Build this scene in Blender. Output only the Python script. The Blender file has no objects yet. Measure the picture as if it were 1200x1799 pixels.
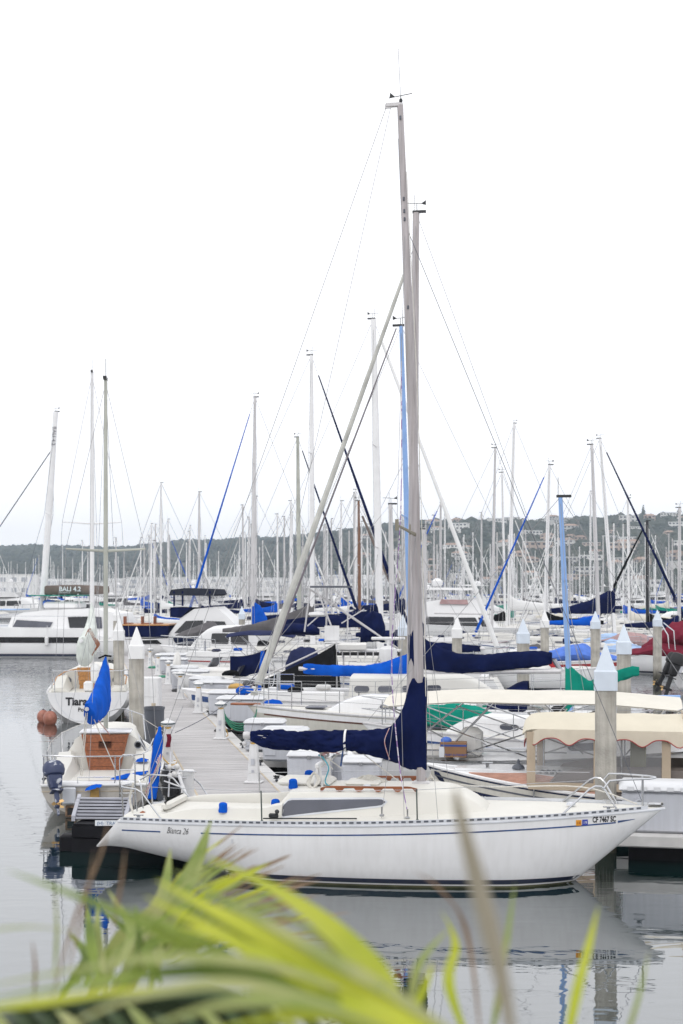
import bpy, math, random
from mathutils import Vector, Matrix, noise as mnoise
D = bpy.data; scn = bpy.context.scene; COL = scn.collection
R = math.radians; PI = math.pi
FP = 2500.0; HY = 1038.0; CH = 4.2       # focal length in photo pixels, horizon row, eye height

# ------------------------------------------------------------------ camera, sky, sun
cam = D.cameras.new('camera'); co = D.objects.new('camera', cam); COL.objects.link(co)
co.location = (0, 0, CH); co.rotation_euler = (R(90), 0, 0)
cam.sensor_fit = 'VERTICAL'; cam.sensor_height = 36; cam.lens = 36*FP/1799
cam.shift_y = (HY-899.5)/1799; cam.clip_start = .1; cam.clip_end = 12000
cam.dof.use_dof = True; cam.dof.focus_distance = 21; cam.dof.aperture_fstop = 3.8
scn.camera = co
wd = D.worlds.new('World'); scn.world = wd; wd.use_nodes = True
nt = wd.node_tree; nt.nodes.clear()
def wn(t): return nt.nodes.new(t)
out = wn('ShaderNodeOutputWorld'); bg = wn('ShaderNodeBackground'); sky = wn('ShaderNodeTexSky')
sky.sky_type = 'NISHITA'; sky.sun_disc = False
SUN_EL, SUN_AZ = R(48), R(205)             # azimuth clockwise from +Y: behind the camera
sky.sun_elevation = SUN_EL; sky.sun_rotation = SUN_AZ
tc = wn('ShaderNodeTexCoord'); sx = wn('ShaderNodeSeparateXYZ'); nt.links.new(tc.outputs['Generated'], sx.inputs[0])
mr = wn('ShaderNodeMapRange'); mr.inputs['From Min'].default_value = 0; mr.inputs['From Max'].default_value = 1
nt.links.new(sx.outputs['Z'], mr.inputs['Value'])
rp = wn('ShaderNodeValToRGB'); rp.color_ramp.interpolation = 'EASE'
SK = 9.3
e = rp.color_ramp.elements; e[0].position = 0; e[0].color = (.68, .678, .69, 1); e[1].position = 1; e[1].color = (.71, .71, .72, 1)
m = e.new(.36); m.color = (.68, .68, .69, 1)
nt.links.new(mr.outputs[0], rp.inputs[0])
nz = wn('ShaderNodeTexNoise'); nz.inputs['Scale'].default_value = 1.6; nz.inputs['Detail'].default_value = 4
mpn = wn('ShaderNodeMapping'); mpn.inputs['Scale'].default_value = (1, 1, 5); nt.links.new(tc.outputs['Generated'], mpn.inputs[0]); nt.links.new(mpn.outputs[0], nz.inputs['Vector'])
mr2 = wn('ShaderNodeMapRange'); mr2.inputs['To Min'].default_value = 19.3; mr2.inputs['To Max'].default_value = 20.5
nt.links.new(nz.outputs['Fac'], mr2.inputs['Value'])
vm = wn('ShaderNodeVectorMath'); vm.operation = 'SCALE'; nt.links.new(rp.outputs[0], vm.inputs[0]); nt.links.new(mr2.outputs[0], vm.inputs['Scale'])
mx = wn('ShaderNodeMix'); mx.data_type = 'RGBA'; mx.inputs[0].default_value = .93
nt.links.new(sky.outputs[0], mx.inputs[6]); nt.links.new(vm.outputs[0], mx.inputs[7])
nt.links.new(mx.outputs[2], bg.inputs[0]); bg.inputs[1].default_value = .1
nt.links.new(bg.outputs[0], out.inputs[0])
sl = D.lights.new('sun', 'SUN'); so = D.objects.new('sun', sl); COL.objects.link(so)
sl.energy = .55; sl.angle = R(25); sl.color = (1, .97, .93)
sd = Vector((math.sin(SUN_AZ)*math.cos(SUN_EL), math.cos(SUN_AZ)*math.cos(SUN_EL), math.sin(SUN_EL)))
so.rotation_euler = (-sd).to_track_quat('-Z', 'Y').to_euler(); so.location = (0, -30, 40)
scn.view_settings.view_transform = 'Standard'; scn.view_settings.look = 'None'
scn.view_settings.exposure = 0.0; scn.view_settings.gamma = 1; scn.view_settings.use_curve_mapping = False
scn.render.engine = 'CYCLES'
cy = scn.cycles; cy.max_bounces = 6; cy.diffuse_bounces = 2; cy.glossy_bounces = 3; cy.transmission_bounces = 4
cy.transparent_max_bounces = 12; cy.volume_bounces = 0; cy.use_denoising = True; cy.use_adaptive_sampling = True

# ------------------------------------------------------------------ helpers
rnd = random.Random(7)
def P(px, py, Y): return Vector(((px-600)*Y/FP, Y, CH-(py-HY)*Y/FP))
def Xp(px, Y): return (px-600)*Y/FP
def Zp(py, Y): return CH-(py-HY)*Y/FP
def lerp(a, b, t): return a+(b-a)*t
def interp(tab, x):
    if x <= tab[0][0]: return tab[0][1:] if len(tab[0]) > 2 else tab[0][1]
    for a, b in zip(tab, tab[1:]):
        if x <= b[0]:
            t = (x-a[0])/(b[0]-a[0]) if b[0] != a[0] else 0
            r = [lerp(p, q, t) for p, q in zip(a[1:], b[1:])]
            return r if len(r) > 1 else r[0]
    return tab[-1][1:] if len(tab[-1]) > 2 else tab[-1][1]
def smooth(t): t = max(0, min(1, t)); return t*t*(3-2*t)

class MB:
    def __init__(s): s.v = []; s.f = []; s.mi = []; s.M = None; s.k = 0
    def add(s, vs, fs, k=None):
        o = len(s.v); s.v += [tuple(x) for x in vs]; s.f += [tuple(i+o for i in f) for f in fs]
        s.mi += [s.k if k is None else k]*len(fs); return s
    def box(s, c, d, rot=None, taper=1.0, bev=0.0):
        c = Vector(c); hx, hy, hz = d[0]/2, d[1]/2, d[2]/2
        if bev > 0:
            b = bev; rings = []
            def ring(ax, ay, z):
                k = b*.99
                return [(ax-k, -ay, z), (ax, -ay+k, z), (ax, ay-k, z), (ax-k, ay, z), (-ax+k, ay, z), (-ax, ay-k, z), (-ax, -ay+k, z), (-ax+k, -ay, z)]
            tp = taper
            rings = [ring(hx-b, hy-b, -hz), ring(hx, hy, -hz+b), ring(hx*tp, hy*tp, hz-b), ring(hx*tp-b, hy*tp-b, hz)]
            vs = [Vector(q) for r in rings for q in r]; fs = []
            for i in range(3):
                for j in range(8): fs.append((i*8+j, i*8+(j+1) % 8, (i+1)*8+(j+1) % 8, (i+1)*8+j))
            fs.append(tuple(range(7, -1, -1))); fs.append(tuple(range(24, 32)))
        else:
            t = taper
            vs = [Vector(q) for q in ((-hx, -hy, -hz), (hx, -hy, -hz), (hx, hy, -hz), (-hx, hy, -hz), (-hx*t, -hy*t, hz), (hx*t, -hy*t, hz), (hx*t, hy*t, hz), (-hx*t, hy*t, hz))]
            fs = [(0, 3, 2, 1), (4, 5, 6, 7), (0, 1, 5, 4), (1, 2, 6, 5), (2, 3, 7, 6), (3, 0, 4, 7)]
        if rot is not None: vs = [rot @ v for v in vs]
        return s.add([v+c for v in vs], fs)
    def tube(s, pts, r, n=6, cap=True, ry=None):
        pts = [Vector(p) for p in pts]; k = len(pts)
        rs = r if isinstance(r, (list, tuple)) else [r]*k
        ups = None; vs = []; fs = []
        for i, p in enumerate(pts):
            t = (pts[min(i+1, k-1)]-pts[max(i-1, 0)])
            if t.length < 1e-9: t = Vector((0, 0, 1))
            t.normalize()
            if ups is None:
                a = Vector((0, 0, 1)) if abs(t.z) < .95 else Vector((1, 0, 0))
                ups = (a - t*a.dot(t)).normalized()
            else:
                u2 = ups - t*ups.dot(t); ups = u2.normalized() if u2.length > 1e-6 else ups
            q = t.cross(ups)
            for j in range(n):
                an = 2*PI*j/n
                vs.append(p + ups*math.cos(an)*rs[i] + q*math.sin(an)*rs[i]*(ry or 1))
        for i in range(k-1):
            for j in range(n): fs.append((i*n+j, i*n+(j+1) % n, (i+1)*n+(j+1) % n, (i+1)*n+j))
        if cap: fs.append(tuple(range(n-1, -1, -1))); fs.append(tuple(range((k-1)*n, k*n)))
        return s.add(vs, fs)
    def rings(s, rings, closed=True, cap=True):
        n = len(rings[0]); vs = [v for r in rings for v in r]; fs = []
        for i in range(len(rings)-1):
            for j in range(n if closed else n-1): fs.append((i*n+j, i*n+(j+1) % n, (i+1)*n+(j+1) % n, (i+1)*n+j))
        if cap and closed: fs.append(tuple(range(n-1, -1, -1))); fs.append(tuple(range((len(rings)-1)*n, len(rings)*n)))
        return s.add(vs, fs)
    def lathe(s, prof, c=(0, 0, 0), n=16, axis='z'):
        c = Vector(c); rg = []
        for r, z in prof:
            rg.append([c+(Vector((r*math.cos(2*PI*j/n), r*math.sin(2*PI*j/n), z)) if axis == 'z' else Vector((z, r*math.cos(2*PI*j/n), r*math.sin(2*PI*j/n)))) for j in range(n)])
        return s.rings(rg)
    def ball(s, c, r, n=10, sc=(1, 1, 1)):
        c = Vector(c); rg = []
        for i in range(n//2+1):
            a = PI*i/(n//2); rr = max(math.sin(a), .02)
            rg.append([c+Vector((r*sc[0]*rr*math.cos(2*PI*j/n), r*sc[1]*rr*math.sin(2*PI*j/n), -r*sc[2]*math.cos(a))) for j in range(n)])
        return s.rings(rg)
    def panel(s, fn, u0, u1, lo, hi, nu, th, nv=1):
        """a thin raised panel that follows the surface fn(u, v, off)"""
        top = []; bot = []
        for i in range(nu+1):
            u = lerp(u0, u1, i/nu); a, b = lo(u), hi(u)
            top.append([fn(u, lerp(a, b, j/nv), th) for j in range(nv+1)]); bot.append([fn(u, lerp(a, b, j/nv), 0) for j in range(nv+1)])
        m_ = nv+1; vs = [p for r in top for p in r]+[p for r in bot for p in r]; o = len(top)*m_; fs = []
        for i in range(nu):
            for j in range(nv): fs.append((i*m_+j, (i+1)*m_+j, (i+1)*m_+j+1, i*m_+j+1))
            fs.append((i*m_, o+i*m_, o+(i+1)*m_, (i+1)*m_)); fs.append((i*m_+nv, (i+1)*m_+nv, o+(i+1)*m_+nv, o+i*m_+nv))
        for j in range(nv):
            fs.append((j, j+1, o+j+1, o+j)); q = nu*m_; fs.append((q+j+1, q+j, o+q+j, o+q+j+1))
        return s.add(vs, fs)
    def mesh(s, name, mats, smooth_=True, ang=40):
        me = D.meshes.new(name); me.from_pydata(s.v, [], s.f)
        for m_ in (mats if isinstance(mats, (list, tuple)) else [mats]): me.materials.append(m_)
        if any(s.mi): me.polygons.foreach_set('material_index', s.mi)
        import bmesh
        b = bmesh.new(); b.from_mesh(me)
        bmesh.ops.recalc_face_normals(b, faces=b.faces[:])
        if smooth_:
            for f in b.faces: f.smooth = True
            ca = R(ang)
            for ed in b.edges:
                if len(ed.link_faces) == 2 and ed.calc_face_angle(0) > ca: ed.smooth = False
        b.to_mesh(me); b.free(); me.update(); return me
    def build(s, name, mats, parent=None, smooth_=True, ang=40, **kw):
        o = D.objects.new(name, s.mesh(name, mats, smooth_, ang)); COL.objects.link(o)
        if parent is not None: o.parent = parent
        for k, v in kw.items(): o[k] = v
        return o

def empty(name, label, cat, loc=(0, 0, 0), rz=0, group=None):
    o = D.objects.new(name, None); COL.objects.link(o); o.location = loc; o.rotation_euler = (0, 0, rz); o.empty_display_size = .2
    o['label'] = label; o['category'] = cat
    if group: o['group'] = group
    return o
def tag(o, label, cat, group=None):
    o['label'] = label; o['category'] = cat
    if group: o['group'] = group
    return o
def kids(o): return KID.get(o.name, None) or list(o.children)
KID = {}
def copy_tree(o, loc=None, rz=None, label=None, group=None, swap=None, scale=None):
    def rec(a, par):
        c = a.copy(); COL.objects.link(c); c.parent = par
        if swap and a.type == 'MESH' and a.name.split('.')[0] in swap: c.data = swap[a.name.split('.')[0]]
        for ch in a.children: rec(ch, c)
        return c
    c = rec(o, None)
    if loc is not None: c.location = loc
    if rz is not None: c.rotation_euler = (0, 0, rz)
    if scale is not None: c.scale = scale if isinstance(scale, tuple) else (scale,)*3
    if label: c['label'] = label
    if group: c['group'] = group
    return c

_tc = {}
def text2d(s, size=1.0, shear=0.0, bold=0.0, sx=1.0):
    key = (s, size, shear, bold, sx)
    if key in _tc: return _tc[key]
    cu = D.curves.new('t', 'FONT'); cu.body = s; cu.size = size; cu.shear = shear; cu.offset = bold; cu.resolution_u = 3
    o = D.objects.new('t', cu); COL.objects.link(o)
    dg = bpy.context.evaluated_depsgraph_get(); me = D.meshes.new_from_object(o.evaluated_get(dg))
    vs = [(v.co.x*sx, v.co.y) for v in me.vertices]; fs = [tuple(p.vertices) for p in me.polygons]
    D.objects.remove(o); D.meshes.remove(me)
    _tc[key] = (vs, fs); return vs, fs
def text_on(fn, s, size, name, mt, parent, shear=0.0, bold=0.0, sx=1.0, off=.004):
    vs, fs = text2d(s, size, shear, bold, sx); mb = MB(); mb.add([fn(u, v, off) for u, v in vs], fs)
    return mb.build(name, mt, parent, smooth_=False)

# ------------------------------------------------------------------ materials
def mat(name, c, rough=.5, metal=0.0, var=.08, vs=3.0, bump=0.0, bs=40.0, c2=None, streak=0.0, trans=0.0, alpha=1.0, coat=0.0, vscale=(1, 1, 1), spec=.5, sheen=0.0, lo=.35, hi=.65, detail=4, objrand=0.0):
    m_ = D.materials.new(name); m_.use_nodes = True; n = m_.node_tree.nodes; l = m_.node_tree.links
    b = n['Principled BSDF']; b.inputs['Roughness'].default_value = rough; b.inputs['Metallic'].default_value = metal
    b.inputs['Specular IOR Level'].default_value = spec
    if coat: b.inputs['Coat Weight'].default_value = coat; b.inputs['Coat Roughness'].default_value = .08
    if sheen: b.inputs['Sheen Weight'].default_value = sheen
    if alpha < 1: b.inputs['Alpha'].default_value = alpha
    t = n.new('ShaderNodeTexCoord'); mp = n.new('ShaderNodeMapping'); l.new(t.outputs['Object'], mp.inputs[0]); mp.inputs['Scale'].default_value = vscale
    nz = n.new('ShaderNodeTexNoise'); nz.inputs['Scale'].default_value = vs; nz.inputs['Detail'].default_value = detail; l.new(mp.outputs[0], nz.inputs['Vector'])
    cr = n.new('ShaderNodeValToRGB'); l.new(nz.outputs['Fac'], cr.inputs[0]); el = cr.color_ramp.elements
    el[0].position = lo; el[1].position = hi
    c2 = c2 or tuple(min(1, x*(1+var)) for x in c); c1 = tuple(x*(1-var) for x in c) if c2 != c and var and True else c
    el[0].color = (*c1, 1); el[1].color = (*c2, 1)
    src = cr.outputs[0]
    if streak:
        m2 = n.new('ShaderNodeMapping'); m2.inputs['Scale'].default_value = (9, 9, .5); l.new(t.outputs['Object'], m2.inputs[0])
        n2 = n.new('ShaderNodeTexNoise'); n2.inputs['Scale'].default_value = 1.5; n2.inputs['Detail'].default_value = 6; l.new(m2.outputs[0], n2.inputs['Vector'])
        r2 = n.new('ShaderNodeValToRGB'); r2.color_ramp.elements[0].position = .42; r2.color_ramp.elements[1].position = .75
        r2.color_ramp.elements[0].color = (1, 1, 1, 1); r2.color_ramp.elements[1].color = (1-streak, 1-streak*1.05, 1-streak*1.15, 1); l.new(n2.outputs['Fac'], r2.inputs[0])
        mm = n.new('ShaderNodeMix'); mm.data_type = 'RGBA'; mm.blend_type = 'MULTIPLY'; mm.inputs[0].default_value = 1
        l.new(src, mm.inputs[6]); l.new(r2.outputs[0], mm.inputs[7]); src = mm.outputs[2]
    if objrand:
        oi = n.new('ShaderNodeObjectInfo'); hs = n.new('ShaderNodeHueSaturation'); r3 = n.new('ShaderNodeMapRange')
        r3.inputs['To Min'].default_value = 1-objrand; r3.inputs['To Max'].default_value = 1+objrand; l.new(oi.outputs['Random'], r3.inputs['Value'])
        l.new(r3.outputs[0], hs.inputs['Value']); l.new(src, hs.inputs['Color']); src = hs.outputs[0]
    l.new(src, b.inputs['Base Color'])
    if bump:
        n3 = n.new('ShaderNodeTexNoise'); n3.inputs['Scale'].default_value = bs; n3.inputs['Detail'].default_value = 5; l.new(mp.outputs[0], n3.inputs['Vector'])
        bp = n.new('ShaderNodeBump'); bp.inputs['Strength'].default_value = bump; bp.inputs['Distance'].default_value = .02; l.new(n3.outputs['Fac'], bp.inputs['Height']); l.new(bp.outputs[0], b.inputs['Normal'])
    if trans:
        tr = n.new('ShaderNodeBsdfTranslucent'); l.new(src, tr.inputs[0]); ms = n.new('ShaderNodeMixShader'); ms.inputs[0].default_value = trans
        l.new(b.outputs[0], ms.inputs[1]); l.new(tr.outputs[0], ms.inputs[2]); l.new(ms.outputs[0], n['Material Output'].inputs[0])
    return m_
M = {}
M['gel'] = mat('white_gelcoat', (.79, .79, .80), .25, var=.035, vs=1.2, streak=.06, coat=.3)
M['gelfar'] = mat('far_gelcoat', (.79, .79, .795), .35, var=.04, vs=.6, objrand=.07)
M['deck'] = mat('cream_deck', (.70, .685, .635), .55, var=.03, vs=1.5, bump=.08, bs=200)
M['deckfar'] = mat('far_deck', (.66, .65, .62), .6, var=.06, vs=.8)
M['cream'] = mat('cream_hull', (.60, .585, .53), .35, var=.03, streak=.10)
M['tan'] = mat('tan_hull', (.50, .47, .43), .4, var=.05, streak=.12)
M['navyhull'] = mat('navy_hull', (.012, .02, .06), .2, var=.1)
M['boot'] = mat('boot_stripe', (.010, .018, .045), .3)
M['blueline'] = mat('blue_line', (.03, .07, .20), .4, var=.3, vs=12)
M['redline'] = mat('red_line', (.35, .03, .03), .4)
M['brownline'] = mat('brown_line', (.12, .05, .035), .4)
M['greenline'] = mat('green_line', (.02, .25, .17), .4)
M['ss'] = mat('stainless', (.55, .56, .58), .22, 1.0, var=.05)
M['alu'] = mat('mast_aluminium', (.44, .41, .42), .50, .25, var=.16, vs=1.6, vscale=(14, 14, .7), streak=.30, bump=.05)
M['alu2'] = mat('pale_mast', (.60, .59, .60), .45, .2, var=.06, vs=2, vscale=(6, 6, .5), streak=.10)
M['whitemast'] = mat('white_mast', (.80, .80, .81), .4, var=.03, streak=.05)
M['greenmast'] = mat('weathered_mast', (.46, .47, .42), .5, .2, var=.14, vs=1)
M['bluemast'] = mat('light_blue_mast', (.24, .40, .72), .45, var=.06)
M['brownmast'] = mat('brown_mast', (.20, .10, .06), .5, var=.1)
M['blackmast'] = mat('black_mast', (.02, .022, .025), .4)
M['wire'] = mat('rigging_wire', (.30, .30, .31), .4, .3)
M['rope'] = mat('pale_rope', (.62, .60, .55), .8, var=.1, vs=40)
M['purplerope'] = mat('purple_rope', (.30, .18, .42), .8, c2=(.65, .62, .66), vs=14, lo=.48, hi=.52)
M['pinkrope'] = mat('pink_rope', (.55, .22, .22), .8, c2=(.6, .5, .48), vs=30)
M['tealrope'] = mat('teal_rope', (.05, .30, .38), .8)
M['greenrope'] = mat('green_hose', (.03, .22, .13), .6)
M['blackrubber'] = mat('black_rubber', (.015, .015, .017), .6)
def cloth(name, c, v=.15, r=.95): return mat(name, c, r, var=v, vs=2.2, bump=.5, bs=7, sheen=.0, spec=.08)
M['navy'] = cloth('navy_canvas', (.006, .011, .052), .25)
M['navy2'] = cloth('faded_navy_canvas', (.025, .032, .085))
M['blue'] = cloth('bright_blue_canvas', (.006, .09, .50), .15)
M['paleblue'] = cloth('pale_blue_canvas', (.36, .50, .74))
M['periwinkle'] = cloth('periwinkle_canvas', (.10, .20, .60))
M['darkcanvas'] = cloth('dark_grey_canvas', (.028, .032, .045))
M['teal'] = cloth('teal_canvas', (.008, .22, .16))
M['grey'] = cloth('grey_canvas', (.12, .115, .12))
M['brown'] = cloth('brown_canvas', (.17, .14, .125))
M['black'] = cloth('black_canvas', (.009, .0095, .011))
M['maroon'] = cloth('maroon_canvas', (.17, .022, .04))
M['dusty'] = cloth('dusty_pink_canvas', (.40, .27, .27))
M['redc'] = cloth('red_canvas', (.32, .02, .025))
M['beige'] = cloth('beige_canvas', (.50, .41, .31), .05)
M['creamc'] = cloth('cream_canvas', (.66, .61, .50), .03)
M['offwhite'] = cloth('off_white_canvas', (.70, .67, .60), .03)
M['sail'] = cloth('furled_sail', (.52, .52, .49), .14)
M['whitec'] = cloth('white_canvas', (.78, .78, .78), .03)
M['teak'] = mat('teak', (.27, .085, .03), .4, var=.25, vs=3, vscale=(1, 8, 8), bump=.1)
M['teak2'] = mat('orange_teak', (.50, .235, .075), .4, var=.2, vs=3, vscale=(1, 8, 8), bump=.1)
M['deckteak'] = mat('pink_teak', (.48, .25, .18), .5, var=.15, vs=2, vscale=(.7, 9, 9))
M['winglass'] = mat('dark_window', (.085, .09, .115), .12, var=.15, vs=1.5, spec=.6)
M['blackglass'] = mat('black_window', (.012, .013, .017), .08, var=.3, spec=.6)
M['clear'] = mat('clear_vinyl', (.55, .56, .58), .12, alpha=.28, spec=.6)
M['frame'] = mat('pale_grey_frame', (.62, .64, .68), .4)
M['conc'] = mat('pile_concrete', (.43, .41, .37), .85, var=.22, vs=2.6, bump=.5, bs=30, streak=.30)
M['cap'] = mat('pile_cap', (.66, .73, .82), .45, var=.05, objrand=.06)
M['capwhite'] = mat('white_pile_cap', (.80, .80, .80), .45, var=.04)
M['plank'] = mat('dock_planks', (.46, .445, .445), .75, var=.20, vs=1.5, vscale=(.5, 7, 7), bump=.2, bs=20)
M['edge'] = mat('dock_edge', (.56, .55, .54), .7, var=.08)
M['woodtrim'] = mat('dock_trim', (.52, .44, .33), .8, var=.15)
M['float'] = mat('black_float', (.009, .009, .012), .6, var=.3, spec=.15)
M['box'] = mat('dock_box', (.52, .535, .58), .5, var=.04, vs=1, streak=.10, bump=.05, bs=60)
M['lid'] = mat('dock_box_lid', (.68, .69, .71), .45, var=.03)
M['ped'] = mat('pedestal_white', (.74, .74, .745), .45, var=.03, streak=.08)
M['pedgreen'] = mat('dark_band', (.02, .06, .08), .4)
M['amber'] = mat('amber_lens', (.65, .40, .10), .3)
M['bin'] = mat('grey_bin', (.10, .11, .135), .5, var=.1, streak=.1)
M['tread'] = mat('step_plank', (.42, .43, .48), .5, var=.12)
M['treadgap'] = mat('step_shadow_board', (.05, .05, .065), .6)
M['sign'] = mat('sign_white', (.75, .78, .82), .4, var=.02)
M['signblue'] = mat('sign_ink', (.12, .20, .36), .5)
M['ink'] = mat('black_ink', (.015, .015, .02), .5)
M['wornink'] = mat('worn_ink', (.05, .05, .055), .5, c2=(.5, .5, .5), vs=34, lo=.56, hi=.64)
M['orange'] = mat('sticker_orange', (.75, .33, .02), .5)
M['stblue'] = mat('sticker_blue', (.02, .04, .35), .5)
M['fender'] = mat('brown_buoy', (.28, .10, .06), .45, var=.2, vs=4, c2=(.42, .17, .12))
M['engine'] = mat('worn_navy_engine', (.035, .05, .12), .4, c2=(.55, .57, .62), vs=9, lo=.60, hi=.66)
M['brass'] = mat('brass', (.55, .36, .16), .35, .7)
M['ochre'] = mat('ochre_wood', (.50, .30, .08), .6, var=.2)
M['carton'] = mat('cardboard', (.29, .16, .085), .8, var=.08)
M['cartonblue'] = mat('print_blue', (.03, .08, .33), .7)
M['seat'] = mat('white_vinyl', (.72, .71, .69), .5, var=.04)
M['bluegloss'] = mat('blue_paint', (.02, .16, .50), .3)
M['lifering'] = mat('orange_ring', (.65, .12, .05), .5)
M['stripecloth'] = mat('striped_cloth', (.35, .33, .16), .8)

def tide(m_, z1=.55, col=(.045, .042, .028)):
    n = m_.node_tree.nodes; l = m_.node_tree.links; b = n['Principled BSDF']; src = b.inputs['Base Color'].links[0].from_socket
    t = n.new('ShaderNodeTexCoord'); s_ = n.new('ShaderNodeSeparateXYZ'); l.new(t.outputs['Object'], s_.inputs[0]); nz = n.new('ShaderNodeTexNoise'); nz.inputs['Scale'].default_value = 7; nz.inputs['Detail'].default_value = 5
    a = n.new('ShaderNodeMath'); a.operation = 'MULTIPLY_ADD'; l.new(nz.outputs['Fac'], a.inputs[0]); a.inputs[1].default_value = .9; l.new(s_.outputs['Z'], a.inputs[2])
    r = n.new('ShaderNodeMapRange'); r.inputs['From Min'].default_value = z1+.2; r.inputs['From Max'].default_value = z1+.75; r.inputs['To Min'].default_value = 1; r.inputs['To Max'].default_value = 0; l.new(a.outputs[0], r.inputs['Value'])
    mm = n.new('ShaderNodeMix'); mm.data_type = 'RGBA'; l.new(r.outputs[0], mm.inputs[0]); l.new(src, mm.inputs[6]); mm.inputs[7].default_value = (*col, 1); l.new(mm.outputs[2], b.inputs['Base Color'])
tide(M['conc'])
# water: dark green body under a smooth, gently rippled surface
def water_mat():
    m_ = D.materials.new('harbour_water'); m_.use_nodes = True; n = m_.node_tree.nodes; l = m_.node_tree.links; n.clear()
    o = n.new('ShaderNodeOutputMaterial'); g = n.new('ShaderNodeBsdfGlossy'); g.inputs['Roughness'].default_value = .02; g.inputs['Color'].default_value = (.99, .99, 1, 1)
    d = n.new('ShaderNodeBsdfDiffuse'); d.inputs['Color'].default_value = (.004, .018, .018, 1)
    fr = n.new('ShaderNodeFresnel'); fr.inputs['IOR'].default_value = 1.36
    fm_ = n.new('ShaderNodeMapRange'); fm_.inputs['From Max'].default_value = 1; fm_.inputs['To Min'].default_value = .28; fm_.inputs['To Max'].default_value = 1.0; l.new(fr.outputs[0], fm_.inputs['Value'])
    ms = n.new('ShaderNodeMixShader'); l.new(fm_.outputs[0], ms.inputs[0]); l.new(d.outputs[0], ms.inputs[1]); l.new(g.outputs[0], ms.inputs[2]); l.new(ms.outputs[0], o.inputs[0])
    t = n.new('ShaderNodeTexCoord'); mp = n.new('ShaderNodeMapping'); mp.inputs['Scale'].default_value = (.55, 1.3, 1); l.new(t.outputs['Object'], mp.inputs[0])
    a = n.new('ShaderNodeTexNoise'); a.inputs['Scale'].default_value = 1.9; a.inputs['Detail'].default_value = 2.5; a.inputs['Distortion'].default_value = .6; l.new(mp.outputs[0], a.inputs['Vector'])
    # calm patches and wind-ruffled patches
    pm = n.new('ShaderNodeMapping'); pm.inputs['Scale'].default_value = (.03, .07, 1); l.new(t.outputs['Object'], pm.inputs[0])
    pn = n.new('ShaderNodeTexNoise'); pn.inputs['Scale'].default_value = 1; pn.inputs['Detail'].default_value = 2; l.new(pm.outputs[0], pn.inputs['Vector'])
    sp = n.new('ShaderNodeSeparateXYZ'); l.new(t.outputs['Object'], sp.inputs[0])
    fy = n.new('ShaderNodeMapRange'); fy.inputs['From Min'].default_value = 35; fy.inputs['From Max'].default_value = 75; fy.inputs['To Min'].default_value = .05; fy.inputs['To Max'].default_value = .42; l.new(sp.outputs['Y'], fy.inputs['Value'])
    pr = n.new('ShaderNodeMapRange'); pr.inputs['From Min'].default_value = .4; pr.inputs['From Max'].default_value = .65; pr.inputs['To Min'].default_value = .5; pr.inputs['To Max'].default_value = 1.3; l.new(pn.outputs['Fac'], pr.inputs['Value'])
    mu = n.new('ShaderNodeMath'); mu.operation = 'MULTIPLY'; l.new(fy.outputs[0], mu.inputs[0]); l.new(pr.outputs[0], mu.inputs[1])
    bp = n.new('ShaderNodeBump'); bp.inputs['Distance'].default_value = .10; l.new(mu.outputs[0], bp.inputs['Strength']); l.new(a.outputs['Fac'], bp.inputs['Height'])
    l.new(bp.outputs[0], g.inputs['Normal']); l.new(bp.outputs[0], fr.inputs['Normal'])
    return m_
M['water'] = water_mat()
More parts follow.
